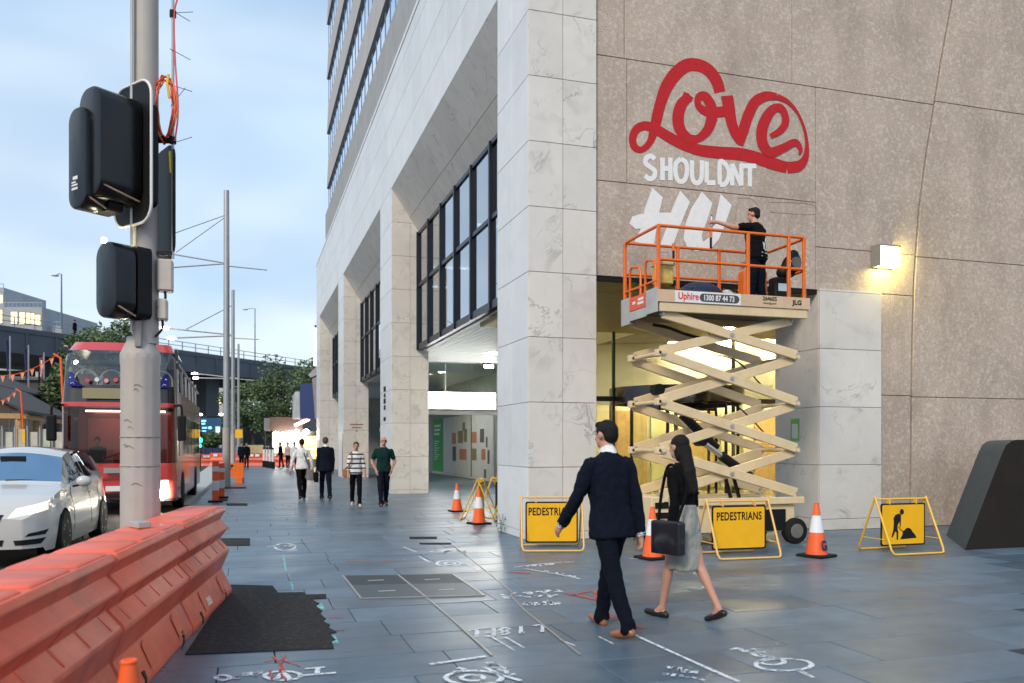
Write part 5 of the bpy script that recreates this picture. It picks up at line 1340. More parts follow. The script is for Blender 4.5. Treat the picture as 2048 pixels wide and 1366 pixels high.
for sx in (1, -1):
    for c in (FWH, RWH):
        w = MB().lathe([(.21, -.1), (.30, -.1), (.325, -.06), (.328, 0), (.325, .06), (.30, .1), (.21, .1)], (0, 0, 0), 36, 'x').build('wheel', M_blackrub, car, smooth=True, loc=(sx * .775, c, .326))
        rim = MB().lathe([(.205, -.09), (.225, -.09), (.225, .09), (.205, .09), (.195, .02), (.195, -.02)], (0, 0, 0), 32, 'x').build('rim', mat('alloy', (.45, .44, .42), .28, .9), w, smooth=True)
        for k in range(5):
            for e in (-.16, .16):
                a = 2 * math.pi * k / 5 + e
                MB().bar((sx * .075, .04 * math.cos(a), .04 * math.sin(a)), (sx * .085, .20 * math.cos(a), .20 * math.sin(a)), .03, .035, (1, 0, 0)).build('spoke', mat('alloy', (.45, .44, .42), .28, .9), w)
        MB().lathe([(.01, 0), (.045, 0), (.045, .02), (.01, .022)], (sx * .075 - .01, 0, 0), 14, 'x').build('hub_cap', mat('alloy', (.45, .44, .42), .28, .9), w)
        MB().lathe([(.01, -.04), (.2, -.04), (.2, -.02), (.01, -.02)], (-sx * .02, 0, 0), 20, 'x').build('brake_disc', mat('disc_dark', (.05, .05, .05), .5, .5), w)
        wl_ = MB().lathe([(.01, -.02), (.37, -.02), (.37, .0), (.01, .0)], (sx * .60, c, .35), 24, 'x').build('wheel_well', M_black, car)
    m_ = MB().ball((sx * .98, 1.40, 1.0), .105, .07, .075, 14, 10).build('wing_mirror', M_carw, car, smooth=True)
    MB().bar((sx * .84, 1.40, .93), (sx * .95, 1.40, .955), .05, .03).build('mirror_stalk', M_black, m_)
    MB().box(sx * .872 - .012, sx * .872 + .012, 2.38, 2.54, .80, .825).build('door_handle', M_carw, car, bevel=.006)
    for y_ in (1.42, 2.56, 3.35):
        pts = []
        for k in range(10):
            z = .34 + k * .065
            h = bvh.ray_cast(Vector((sx * 2, y_ + (.18 * (1 - k / 9) if y_ > 3 else 0) * -1, z)), Vector((-sx, 0, 0)))
            if h[0]: pts.append(h[0] + Vector((sx * .0005, 0, 0)))
        if len(pts) > 2: MB().path(pts, .0035, 4).build('door_gap', M_black, car)
MB().path([(-.5, 1.19, 1.025), (-.1, 1.22, 1.045)], .008, 5).path([(.05, 1.19, 1.03), (.55, 1.25, 1.03)], .008, 5).build('wiper', M_black, car)

# ================================================================== RED DOUBLE-DECK BUS
bus = thing('double_deck_bus', 'red double-deck sightseeing bus with a tall curved upper windscreen', 'bus', loc=(-2.86, 21.5, -.078))
HW, LB = 1.24, 10.6
def outline(z):
    back = 0 if z < 2.6 else (z - 2.6) * .16 + max(0, z - 3.7) * .9
    w = HW - max(0, z - 2.6) * .035 - max(0, z - 3.8) * .45
    r = .34; pts = [(w, LB), (w, 7), (w, 3), (w, back + r)]
    for k in range(1, 7): a = R(90 * k / 6); pts.append((w - r + r * math.cos(a), back + r - r * math.sin(a) * .8))
    pts += [((w - r) * t, back + .2 * r - .10 * (1 - t * t) * 1) for t in (.66, .33, 0, -.33, -.66)]
    for k in range(0, 7): a = R(90 - 90 * k / 6); pts.append((-w + r - r * math.cos(a), back + r - r * math.sin(a) * .8))
    pts += [(-w, 3), (-w, 7), (-w, LB)]
    return pts
NO = len(outline(1))
def shell(name, z0, z1, i0, i1, material, off=0.0, nz=4, parent=bus):
    mb = MB(); rows_ = []
    for j in range(nz + 1):
        z = z0 + (z1 - z0) * j / nz; o_ = outline(z)[i0:i1 + 1]; out = []
        for k, (x, y) in enumerate(o_):
            d_ = Vector((x, y - 2.0, 0)); d_ = d_.normalized() if y < 2 else Vector((1 if x > 0 else -1, 0, 0))
            out.append((x + d_.x * off, y + d_.y * off, z))
        rows_.append(out)
    n = len(rows_[0])
    mb.add([p for r_ in rows_ for p in r_], [(j * n + i, j * n + i + 1, (j + 1) * n + i + 1, (j + 1) * n + i) for j in range(nz) for i in range(n - 1)])
    return mb.build(name, material, parent, smooth=True)
M_busred = mat('bus_red', (.40, .025, .022), .25, var=.06, coat=.8)
M_busred2 = mat('bus_bright_red', (.58, .04, .035), .22, var=.04, coat=1)
M_busdk = mat('bus_black', (.015, .014, .015), .2, var=.05, coat=.6)
M_busgl = glass('bus_glass', (.55, .62, .58), .10, .02, 1.5)
M_busgl2 = glass('bus_lower_glass', (.62, .40, .36), .05, .02, 1.45)
M_silver = mat('bus_silver', (.42, .40, .39), .3, .5)
shell('lower_skirt', .30, .36, 0, NO - 1, M_busdk)
shell('bumper', .36, 1.20, 3, NO - 4, M_busred2)
shell('side_panel', .36, 1.20, 0, 3, M_busred); shell('side_panel', .36, 1.20, NO - 4, NO - 1, M_busred)
shell('lower_windscreen', 1.20, 2.52, 5, NO - 6, M_busgl2)
shell('corner_post', 1.20, 2.52, 3, 5, M_busdk); shell('corner_post', 1.20, 2.52, NO - 6, NO - 4, M_busdk)
shell('red_band', 2.52, 2.62, 3, NO - 4, M_busred2, .03)
shell('destination_band', 2.62, 3.02, 3, NO - 4, M_busdk)
shell('upper_windscreen', 3.02, 3.86, 5, NO - 6, M_busgl)
shell('upper_post', 3.02, 3.86, 3, 5, M_busdk); shell('upper_post', 3.02, 3.86, NO - 6, NO - 4, M_busdk)
shell('roof_rim', 3.86, 4.07, 2, NO - 3, M_busred2)
o_ = outline(4.07)[2:NO - 2]
MB().add([(x, y, 4.07) for x, y in o_], [tuple(range(len(o_)))]).build('roof', M_busred2, bus)
for sgn_, (i0, i1) in ((1, (0, 3)), (-1, (NO - 4, NO - 1))):
    shell('side_waist', 2.50, 2.95, i0, i1, M_busred); shell('side_lower', 1.20, 2.50, i0, i1, M_busdk)
    x = sgn_ * HW
    for k in range(6):
        y0 = 1.0 + k * 1.55
        MB().box(x - .004, x + .012 * sgn_ if sgn_ > 0 else x + .004, y0, y0 + 1.4, 1.35, 2.35).build('side_window', mat('bus_side_glass', (.02, .025, .03), .05, spec=.9), bus) if sgn_ > 0 else None
        MB().tube((x * .97, y0, 2.95), (x * .96, y0, 3.65), .03, n=6).build('deck_post', M_silver, bus)
    MB().bar((x * .97, .6, 3.65), (x * .96, 10.4, 3.45), .05, .05).build('deck_rail', M_silver, bus)
    MB().bar((x * .97, .5, 3.95), (x * .97, 1.6, 3.0), .08, .05).build('windscreen_strut', M_silver, bus)
MB().box(-1.18, 1.18, .6, LB - .05, 2.55, 2.62).build('upper_floor', mat('bus_floor', (.05, .05, .05), .8), bus)
MB().box(-1.18, 1.18, 1.9, 2.0, .4, 2.5).build('cab_bulkhead', M_busred, bus)
MB().box(-.95, -.2, 1.86, 1.89, 1.25, 2.3).build('cab_notice', mat('bus_notice', (.62, .20, .16), .5), bus)
MB().box(-.9, .9, 1.2, 1.3, 2.44, 2.48).build('cab_fill_strip', emis('cab_fill_strip', (1, .8, .65), 6), bus)  # emissive strip added to brighten the red cab behind the lower windscreen
MB().box(-1.1, 1.1, .3, .9, .95, 1.22).build('dashboard', M_busdk, bus)
MB().box(-1.15, 1.15, LB - .2, LB - .1, .4, 2.5).build('rear_wall', M_busdk, bus)
for k in range(4):
    xx = -.84 + k * .56
    s_ = MB().prism([(xx - .17, .95, 2.66), (xx + .17, .95, 2.66), (xx + .2, .95, 3.22), (xx + .12, .95, 3.34), (xx - .12, .95, 3.34), (xx - .2, .95, 3.22)], (0, .08, 0)).build('seat', mat('maroon_seat', (.16, .02, .025), .7), bus)
    MB().path(smooth_pts([Vector((xx - .24, .93, 2.9)), Vector((xx - .24, .93, 3.25)), Vector((xx - .1, .93, 3.42)), Vector((xx + .1, .93, 3.42)), Vector((xx + .24, .93, 3.25)), Vector((xx + .24, .93, 2.9))], 4), .022, 6).build('seat_hoop', M_white, s_, smooth=True)
M_bdg = mat('flag_blue', (.01, .02, .22), .5)
for sx in (-1, 1):
    MB().prism([(sx * .72, -.03, 2.98), (sx * 1.08, .1, 2.98), (sx * 1.06, .12, 3.32), (sx * .98, .06, 3.3), (sx * .9, .0, 3.1)], (0, -.01, 0)).build('blue_flag_decal', M_bdg, bus)
    rs = random.Random(4)
    for k in range(9):
        MB().ball((sx * rs.uniform(.88, 1.04), -.03 + .06, rs.uniform(3.0, 3.22)), .014, .01, .014, 6, 4).build('decal_star', M_white, bus)
for k in range(7):
    MB().lathe([(0, -.008), (.05, -.008), (.05, .0), (0, .0)], (-.66 + k * .2, -.02, 3.12 + .02 * (k % 2)), 12, 'y').build('window_badge', [mat('badge_red', (.6, .1, .08), .5), M_white, mat('badge_pink', (.75, .35, .28), .5)][k % 3], bus)
MB().box(-.75, .75, -.09, -.075, 2.70, 2.94).build('destination_sign', mat('dest_sign', (.10, .09, .05), .2, emit=(.9, .75, .4), estr=.12), bus)
M_hlb = emis('bus_headlight_lit', (1, .90, .68), 420)
MB().lathe([(.0, -.03), (.11, -.02), (.12, .0), (.0, .02)], (.93, -.03, .48), 20, 'y').build('headlight', M_hlb, bus)
MB().lathe([(.0, -.02), (.085, -.02), (.095, .0), (.0, .02)], (-.93, -.02, .50), 20, 'y').build('headlight', emis('bus_headlight_dim', (1, .90, .68), 20), bus)
MB().box(-.62, .62, -.125, -.10, .40, .52).build('lower_grille', M_busdk, bus)
MB().box(-.26, .26, -.14, -.126, .56, .68).build('number_plate', M_white, bus)
MB().box(-.95, .95, -.10, -.06, .86, .875).build('panel_seam', M_busdk, bus)
for sx in (-1, 1): MB().box(sx * .62 - .006, sx * .62 + .006, -.10, -.02, .40, 1.18).build('panel_seam', M_busdk, bus)
MB().box(-.30, .30, -.13, -.10, .98, 1.10).build('maker_badge', M_silver, bus)
MB().box(.76, 1.08, .005, .05, .62, .80).build('lamp_cluster', mat('lens_clear', (.7, .62, .55), .1), bus)
for sx in (-1, 1):
    MB().path(smooth_pts([Vector((sx * 1.2, .15, 2.55)), Vector((sx * 1.36, -.1, 2.55)), Vector((sx * 1.38, -.12, 2.3))], 4), .03, 8).build('mirror_arm', M_black, bus)
    MB().box(sx * 1.38 - .1, sx * 1.38 + .1, -.2, -.02, 1.72, 2.32).build('mirror', M_black, bus, bevel=.04, seg=2)
    for yy in (2.2, 7.9):
        w = MB().lathe([(.26, -.13), (.44, -.13), (.48, -.1), (.48, .1), (.44, .13), (.26, .13)], (0, 0, 0), 28, 'x').build('wheel', M_blackrub, bus, smooth=True, loc=(sx * 1.13, yy, .48))
        MB().lathe([(.02, -.06), (.26, -.10), (.26, .10), (.02, .06)], (0, 0, 0), 20, 'x').build('hub', M_silver, w)
MB().bar((-.5, -.1, 1.24), (.2, -.08, 1.5), .02, .03).bar((.3, -.1, 1.24), (.9, -.05, 1.45), .02, .03).build('wiper', M_black, bus)
# ================================================================== PEOPLE
CLOTH = {'navy_suit', 'navy_suit_trousers', 'black_cloth', 'white_shirt', 'grey_skirt', 'dark_green_polo', 'dark_jeans', 'striped_knit', 'pink_top', 'dark_hair', 'brown_hair'}
class Fig:
    """collects closed primitives, each with a material slot; fused into one continuous skin by voxel remeshing"""
    def __init__(s): s.mb = MB(); s.mats = []
    def use(s, m):
        if m not in s.mats: s.mats.append(m)
        s.mb.mi = s.mats.index(m)
    def ball(s, m, c, rx, ry=None, rz=None, rot=None): s.use(m); s.mb.ball(c, rx, ry, rz, 14, 10, rot)
    def limb(s, m, p0, p1, r0, r1, bulge=0.0, bt=.35):
        s.use(m); p0, p1 = Vector(p0), Vector(p1); n = 7
        pts = [p0 + (p1 - p0) * (k / n) for k in range(n + 1)]
        rs_ = [r0 + (r1 - r0) * (k / n) + bulge * math.exp(-((k / n - bt) / .22) ** 2) for k in range(n + 1)]
        s.mb.path(pts, rs_, 14); s.mb.ball(p0, r0, n=12, m=8); s.mb.ball(p1, r1, n=12, m=8)
    def loft(s, m, secs, rot=None, org=Vector((0, 0, 0)), n=24):
        """secs: (cx, cy, z, rx, ry)"""
        s.use(m); vs = []
        for cx, cy, z, rx, ry in secs:
            for i in range(n):
                a = 2 * math.pi * i / n; c, sn = math.cos(a), math.sin(a)
                e = .82
                q = Vector((cx + rx * math.copysign(abs(c) ** e, c), cy + ry * math.copysign(abs(sn) ** e, sn), z))
                vs.append(org + (rot @ (q - org) if rot else q - org))
        k = len(secs)
        s.mb.add(vs, [(j * n + i, j * n + (i + 1) % n, (j + 1) * n + (i + 1) % n, (j + 1) * n + i) for j in range(k - 1) for i in range(n)] + [tuple(range(n - 1, -1, -1)), tuple(range((k - 1) * n, k * n))])
    def fuse(s, name, parent, vox=.012, it=4, cloth=0.0, seed=0.0):
        src = bpy.data.meshes.new('src'); src.from_pydata(s.mb.v, [], s.mb.f); src.polygons.foreach_set('material_index', s.mb.m)
        bm = bmesh.new(); bm.from_mesh(src); bmesh.ops.recalc_face_normals(bm, faces=bm.faces); bm.to_mesh(src); bm.free()
        o = bpy.data.objects.new(name, src); COL.objects.link(o)
        r_ = o.modifiers.new('r', 'REMESH'); r_.mode = 'VOXEL'; r_.voxel_size = vox
        s_ = o.modifiers.new('s', 'SMOOTH'); s_.iterations = it; s_.factor = .5
        dg = bpy.context.evaluated_depsgraph_get(); dg.update()
        me = bpy.data.meshes.new_from_object(o.evaluated_get(dg)); me.name = name
        o.modifiers.clear()
        bv = BVHTree.FromPolygons([Vector(v) for v in s.mb.v], s.mb.f)
        me.materials.clear()
        for m in s.mats: me.materials.append(m)
        mi = []
        for p in me.polygons:
            h = bv.find_nearest(p.center); mi.append(s.mb.m[h[2]] if h[2] is not None else 0)
        me.polygons.foreach_set('material_index', mi)
        me.polygons.foreach_set('use_smooth', [True] * len(me.polygons))
        if cloth:
            from mathutils import noise
            cm = {i for i, m in enumerate(s.mats) if m.name in CLOTH}
            cv = set()
            for p in me.polygons:
                if p.material_index in cm: cv.update(p.vertices)
            nv = [v.normal.copy() for v in me.vertices]
            for i in cv:
                c = me.vertices[i].co
                h_ = noise.noise(Vector((c.x * 9, c.y * 9, c.z * 5)) + Vector((seed, 0, 0))) * .6 + abs(noise.noise(Vector((c.x * 20, c.y * 20, c.z * 11)) + Vector((0, seed, 0)))) * .7
                me.vertices[i].co = c + nv[i] * (h_ * cloth)
        o.data = me; o.parent = parent; bpy.data.meshes.remove(src)
        return o
def rx_(a): return Matrix.Rotation(a, 3, 'X')
def rz_(a): return Matrix.Rotation(a, 3, 'Z')
def hand(f, m, w, d, side, s=1.0, grip=False, palm_in=None):
    """palm, four unequal bent fingers and a thumb from the side of the palm"""
    d = Vector(d).normalized(); pin = Vector(palm_in).normalized() if palm_in else Vector((-side, 0, 0))
    pin = (pin - d * pin.dot(d)).normalized(); fwd = d.cross(pin) * side   # across the knuckles
    if fwd.y < 0 and not palm_in: fwd = -fwd
    w = Vector(w)
    f.limb(m, w, w + d * .085 * s, .026 * s, .030 * s)
    for k in (-1, 0, 1): f.limb(m, w + d * .03 * s + fwd * k * .016 * s, w + d * .09 * s + fwd * k * .020 * s, .019 * s, .016 * s)
    L_ = (.068, .078, .074, .058); c = .9 if grip else .38
    for k in range(4):
        b = w + d * .09 * s + fwd * (.030 - .020 * k) * s
        d1 = (d * math.cos(c * .6) + pin * math.sin(c * .6)); d2 = (d * math.cos(c * 1.6) + pin * math.sin(c * 1.6))
        q = b + d1 * L_[k] * .5 * s; f.limb(m, b, q, .0095 * s, .009 * s); f.limb(m, q, q + d2 * L_[k] * .5 * s, .009 * s, .0075 * s)
    b = w + d * .028 * s + fwd * .026 * s; q = b + (d * .6 + fwd * .7 + pin * .3).normalized() * .04 * s
    f.limb(m, b, q, .012 * s, .0105 * s); f.limb(m, q, q + (d * .9 + fwd * .25 + pin * .4).normalized() * .032 * s, .0105 * s, .0085 * s)
def person(label, loc, yaw, H=1.75, top=None, bottom=None, shoe=None, skin=M_skin, hair=M_hair, pose=None, build=1.0, female=False,
           jacket=False, skirt=None, sleeve='long', vox=.012, hairstyle='short', collar=None, face=True, group=None, belt=None, bare_legs=False):
    P = dict(lean=2, hipL=0, hipR=0, knL=3, knR=3, shL=4, shR=4, abL=7, abR=7, elL=12, elR=12, hy=0, hp=0, ftL=0, ftR=0)
    P.update(pose or {})
    root = thing('person', label, 'person', loc=loc, rz=yaw, group=group)
    f = Fig(); k = H / 1.78; b = build
    hipw = .080 * k * (1.0 if not female else 1.02); hz = .525 * H
    leg = skin if bare_legs else bottom
    ank = {}; lows = []
    legs = []
    for sd, nm in ((-1, 'L'), (1, 'R')):
        a = R(P['hip' + nm]); kn = R(P['kn' + nm])
        h = Vector((sd * hipw, 0, hz)); d1 = Vector((sd * .01, math.sin(a), -math.cos(a))); K = h + d1 * .245 * H
        a2 = a - kn; d2 = Vector((0, math.sin(a2), -math.cos(a2))); A = K + d2 * .235 * H
        fp = R(P['ft' + nm]); td = Vector((sd * .10, math.cos(fp), -math.sin(fp))).normalized(); hd = Vector((0, -math.sin(fp), -math.cos(fp)))
        heel = A + hd * .062 * k - td * .045 * k; toe = A + hd * .068 * k + td * .175 * k
        legs.append((h, K, A, td, hd, heel, toe)); lows += [heel.z - .02 * k, toe.z - .02 * k]
    dz = -min(lows)
    up = Vector((0, 0, dz))
    for (h, K, A, td, hd, heel, toe) in legs:
        h, K, A, heel, toe = h + up, K + up, A + up, heel + up, toe + up
        th = .094 * k * b if not bare_legs else .076 * k * b
        f.limb(leg, h, K, th, .066 * k * b if not bare_legs else .050 * k)
        f.limb(leg, K, A, .065 * k * b if not bare_legs else .047 * k, (.052 if not bare_legs else .031) * k, .006 if bare_legs else .002, .28)
        if not bare_legs: f.limb(bottom, A + Vector((0, 0, .02)), A + hd * .028 * k, .055 * k, .062 * k)
        # shoe
        f.use(shoe); m_ = heel + (toe - heel) * .5
        f.limb(shoe, heel, heel + (toe - heel) * .45, .034 * k, .040 * k); f.limb(shoe, heel + (toe - heel) * .4, toe, .040 * k, .030 * k)
        f.limb(shoe if not bare_legs else skin, A, m_, .036 * k, .034 * k)
        if bare_legs: f.limb(shoe, heel + Vector((0, 0, .0)), heel - Vector((0, 0, 0)) + hd * .0, .036 * k, .036 * k)
    org = Vector((0, 0, hz + dz)); rot = rx_(-R(P['lean']))
    T = lambda x, y, z: org + rot @ (Vector((x, y, z * H + dz)) - org)
    g = b * k; fm = .93 if female else 1.0
    sec = [(0, -.005, .485, .155, .112), (0, -.008, .52, .168, .118), (0, -.004, .565, .158, .112), (0, 0, .61, .140 * fm, .104), (0, .005, .66, .148 * fm, .112), (0, .010, .72, .168 * fm, .122),
           (0, .006, .765, .178 * fm, .116), (0, 0, .800, .160 * fm, .098), (0, -.004, .826, .110 * fm, .078), (0, -.004, .842, .07, .06)]
    conv = lambda S, e=1.0: [(cx * g, cy * g, z * H + dz, rx * g * e, ry * g * e) for cx, cy, z, rx, ry in S]
    f.loft(bottom if not skirt else skirt, conv(sec[:4]), rot, org)
    f.loft(top, conv(sec[2:]), rot, org)
    if belt: f.loft(belt, conv([(0, -.004, .572, .166, .118), (0, -.002, .595, .160, .116)]), rot, org)
    if jacket:
        f.loft(top, conv([(0, -.012, .452, .196, .142), (0, -.012, .47, .196, .142), (0, -.008, .53, .188, .135), (0, 0, .60, .168, .122), (0, .006, .68, .176, .130), (0, .008, .755, .192, .134), (0, 0, .798, .174, .112), (0, -.004, .828, .115, .085), (0, -.004, .842, .075, .066)]), rot, org)
    elif top is not None and not skirt:
        f.loft(top, conv([(0, -.008, .505, .178, .128), (0, -.008, .525, .180, .128), (0, -.004, .57, .170, .122), (0, 0, .62, .156 * fm, .114), (0, 0, .66, .158, .116)]), rot, org)
    if skirt:
        f.loft(skirt, conv([(0, .00, .275, .150, .150), (0, .0, .30, .158, .150), (0, -.005, .40, .172, .14), (0, -.010, .50, .180, .130), (0, 0, .58, .160, .118), (0, 0, .615, .146, .11)]), None, org)
    # neck, head
    nb, nt = T(0, -.012 * k, .825), T(0, .018 * k, .885)
    f.limb(skin, nb, nt, .056 * k * b, .052 * k)
    if collar:
        f.limb(collar, T(0, -.01 * k, .832), T(0, .0 * k, .852), .072 * k, .064 * k)
    HC = T(0, .028 * k, .928); hr = rot @ rz_(R(P['hy'])) @ rx_(R(-P['hp']))
    q = lambda x, y, z: HC + hr @ (Vector((x, y, z)) * k)
    f.ball(skin, q(0, -.012, .022), .074 * k, .092 * k, .092 * k, hr)
    f.ball(skin, q(0, .022, -.048), .056 * k, .060 * k, .068 * k, hr)
    f.ball(skin, q(0, .060, -.085), .026 * k, .022 * k, .022 * k, hr)
    if face:
        f.limb(skin, q(0, .080, .012), q(0, .100, -.030), .011 * k, .015 * k)
        f.ball(skin, q(0, .072, .038), .05 * k, .018 * k, .012 * k, hr)
        lip = mat('lips', (.40, .13, .10), .5); f.ball(lip, q(0, .082, -.060), .024 * k, .010 * k, .009 * k, hr)
        for sx in (-1, 1):
            f.ball(skin, q(sx * .077, -.005, -.005), .012 * k, .022 * k, .034 * k, hr)
    # arms
    for sd, nm in ((-1, 'L'), (1, 'R')):
        S = T(sd * .168 * g * fm, 0, .788)
        if 'arm' + nm in P:
            E, W_ = (org + rot @ (Vector(v_) * k + Vector((0, 0, dz)) - org) for v_ in P['arm' + nm])
        else:
            a, ab = R(P['sh' + nm]), R(P['ab' + nm]); e = R(P['el' + nm])
            d1 = rot @ Vector((sd * math.sin(ab), math.sin(a) * math.cos(ab), -math.cos(a) * math.cos(ab)))
            E = S + d1 * .172 * H
            ab2 = ab * .4; d2 = rot @ Vector((sd * math.sin(ab2), math.sin(a + e) * math.cos(ab2), -math.cos(a + e) * math.cos(ab2)))
            W_ = E + d2 * .148 * H
        dd = (W_ - E).normalized(); ud = (E - S).normalized()
        th = 1.14 if jacket else 1.0
        if sleeve == 'long':
            f.limb(top, S, E, .062 * g * th * fm, .048 * g * th); f.limb(top, E, W_, .047 * g * th, .036 * g * th)
            if jacket and collar: f.limb(collar, W_ - dd * .01, W_ + dd * .016, .036 * g, .036 * g)
            f.limb(skin, W_ - dd * .02, W_ + dd * .01, .028 * k, .026 * k)
        else:
            cut = .62 if sleeve == 'short' else 1.0
            f.limb(top, S, S + (E - S) * cut, .062 * g * fm, .058 * g)
            f.limb(skin, S, E, .048 * g, .042 * g); 
            if sleeve == 'three': f.limb(top, E, E + (W_ - E) * .35, .050 * g, .046 * g)
            f.limb(skin, E, W_, .042 * g, .027 * k, .003, .25)
        if not P.get('hide' + nm):
            hand(f, skin, W_, P.get('hd' + nm, dd), sd, k * (.92 if female else 1), P.get('grip' + nm, False), P.get('pin' + nm))
        root['wrist' + nm] = tuple(W_)
    body = f.fuse('body', root, vox, 4, .021, loc[0] * 7.3)
    # hair: cap over the skull, following the head
    fh = Fig()
    fh.ball(hair, q(0, -.022, .036), .080 * k, .094 * k, .088 * k, hr)
    if hairstyle == 'short':
        fh.ball(hair, q(0, -.055, -.005), .072 * k, .058 * k, .070 * k, hr); fh.ball(hair, q(0, .035, .085), .060 * k, .045 * k, .032 * k, hr)
        cutp = .004
    elif hairstyle == 'balding':
        fh = Fig(); fh.ball(hair, q(0, -.040, .015), .079 * k, .072 * k, .066 * k, hr)
    elif hairstyle == 'long':
        fh.ball(hair, q(0, -.05, -.03), .074 * k, .055 * k, .09 * k, hr)
        fh.limb(hair, q(0, -.06, -.02), T(0, -.075 * k, .80), .064 * k, .072 * k); fh.limb(hair, T(0, -.075 * k, .80), T(0, -.105 * k, .69), .074 * k, .038 * k)
        for j in range(7): fh.limb(hair, T((-.06 + .02 * j) * k, -.09 * k, .80), T((-.075 + .025 * j) * k, -.12 * k, .675 + .008 * (j % 3)), .022 * k, .009 * k)
        fh.ball(hair, q(.052, -.035, -.05), .032 * k, .045 * k, .09 * k, hr); fh.ball(hair, q(-.052, -.035, -.05), .032 * k, .045 * k, .09 * k, hr)
    elif hairstyle == 'tied':
        fh.ball(hair, q(0, -.055, -.005), .074 * k, .058 * k, .070 * k, hr); fh.ball(hair, q(0, -.125, .02), .035 * k, .035 * k, .035 * k, hr); fh.ball(hair, q(0, .03, .082), .062 * k, .05 * k, .032 * k, hr)
    fh.fuse('hair', root, max(vox * .8, .008), 2, .010, loc[1] * 3.1)
    if face:
        mb = MB(); M_eye = mat('eye_dark', (.02, .016, .014), .3)
        for sx in (-1, 1):
            e_ = MB().ball(q(sx * .031, .076, .010), .010 * k, .006 * k, .005 * k, 8, 6, hr).build('eye', M_eye, root, smooth=True)
            MB().ball(q(sx * .032, .078, .032), .016 * k, .004 * k, .003 * k, 8, 6, hr).build('eyebrow', hair, root, smooth=True)
    root['head'] = tuple(HC); root['kscale'] = k; root['dzz'] = dz
    root['hw'] = tuple(T(.2 * k, -.02, .5))
    return root, T
for key in (): pass
C_navy = mat('navy_suit', (.005, .008, .017), .9, var=.12, scale=12, bump=.15, bscale=90, spec=.12)
C_navy2 = mat('navy_suit_trousers', (.004, .006, .012), .9, var=.12, scale=12, spec=.12)
C_black = mat('black_cloth', (.005, .005, .006), .9, spec=.12, var=.15, scale=12, bump=.15, bscale=60)
C_white = mat('white_shirt', (.72, .72, .73), .75, var=.06, scale=8, bump=.3, bscale=14)
C_brown = mat('tan_leather_shoe', (.30, .115, .05), .35)
C_blk_shoe = mat('black_leather_shoe', (.015, .014, .013), .35)
C_skirt = mat('grey_skirt', (.34, .33, .29), .8, var=.08, scale=9)
C_green = mat('dark_green_polo', (.006, .030, .026), .9, spec=.15, var=.12, scale=12)
C_jean = mat('dark_jeans', (.005, .008, .017), .9, spec=.15, var=.2, scale=14)
C_red = mat('dark_red_belt', (.22, .05, .04), .6)
C_pale = mat('pale_shoe', (.62, .45, .38), .5)
C_maroon = mat('maroon_shoe', (.11, .03, .03), .5)
# striped knit
C_stripe = mat('striped_knit', (.74, .73, .72), .8, var=.05, scale=12)
def _stripe():
    t = C_stripe.node_tree; b = t.nodes['Principled BSDF']; src = b.inputs['Base Color'].links[0].from_socket
    tc_ = t.nodes.new('ShaderNodeTexCoord'); sp = t.nodes.new('ShaderNodeSeparateXYZ'); t.links.new(tc_.outputs['Object'], sp.inputs[0])
    a = t.nodes.new('ShaderNodeMath'); a.operation = 'MULTIPLY'; a.inputs[1].default_value = 1 / .118
    f_ = t.nodes.new('ShaderNodeMath'); f_.operation = 'FRACT'; g_ = t.nodes.new('ShaderNodeMath'); g_.operation = 'LESS_THAN'; g_.inputs[1].default_value = .33
    t.links.new(sp.outputs['Z'], a.inputs[0]); t.links.new(a.outputs[0], f_.inputs[0]); t.links.new(f_.outputs[0], g_.inputs[0])
    m_ = t.nodes.new('ShaderNodeMix'); m_.data_type = 'RGBA'; m_.inputs['B'].default_value = (.012, .014, .03, 1)
    t.links.new(g_.outputs[0], m_.inputs['Factor']); t.links.new(src, m_.inputs['A']); t.links.new(m_.outputs['Result'], b.inputs['Base Color'])
_stripe()
def G(u, v): p_ = gp(u, v); return (p_.x, p_.y, 0)
# --- the walking couple in the foreground, moving left away from the camera
p_ = gp(1222, 1262)
man, T1 = person('man in a navy suit and tan shoes striding across the foreground', (p_.x, p_.y, 0), R(12), 1.80, C_navy, C_navy2, C_brown, M_skin, M_hair,
    dict(lean=4, hipL=-19, knL=8, ftL=10, hipR=20, knR=6, ftR=-6, shL=22, elL=20, abL=17, shR=-14, elR=16, abR=10, hy=16), 1.02, jacket=True, collar=C_white, vox=.010)
p_ = gp(1368, 1238)
wom, T2 = person('woman with long black hair and grey skirt carrying a black bag', (p_.x, p_.y, 0), R(24), 1.66, C_black, C_black, C_blk_shoe, M_skin, M_hair,
    dict(lean=3, hipL=15, knL=4, ftL=-4, hipR=-16, knR=14, ftR=20, shL=-8, elL=20, abL=8, shR=6, elR=55, abR=12), .92, female=True, skirt=C_skirt, hairstyle='long', bare_legs=True, vox=.010)
def child_thing(name, label, cat, at, rz=0.0, group=None): return thing(name, label, cat, loc=at, rz=rz, group=group)
def world(root, v_): return Matrix.Rotation(root.rotation_euler.z, 4, 'Z') @ Vector(v_) + Vector(root.location)
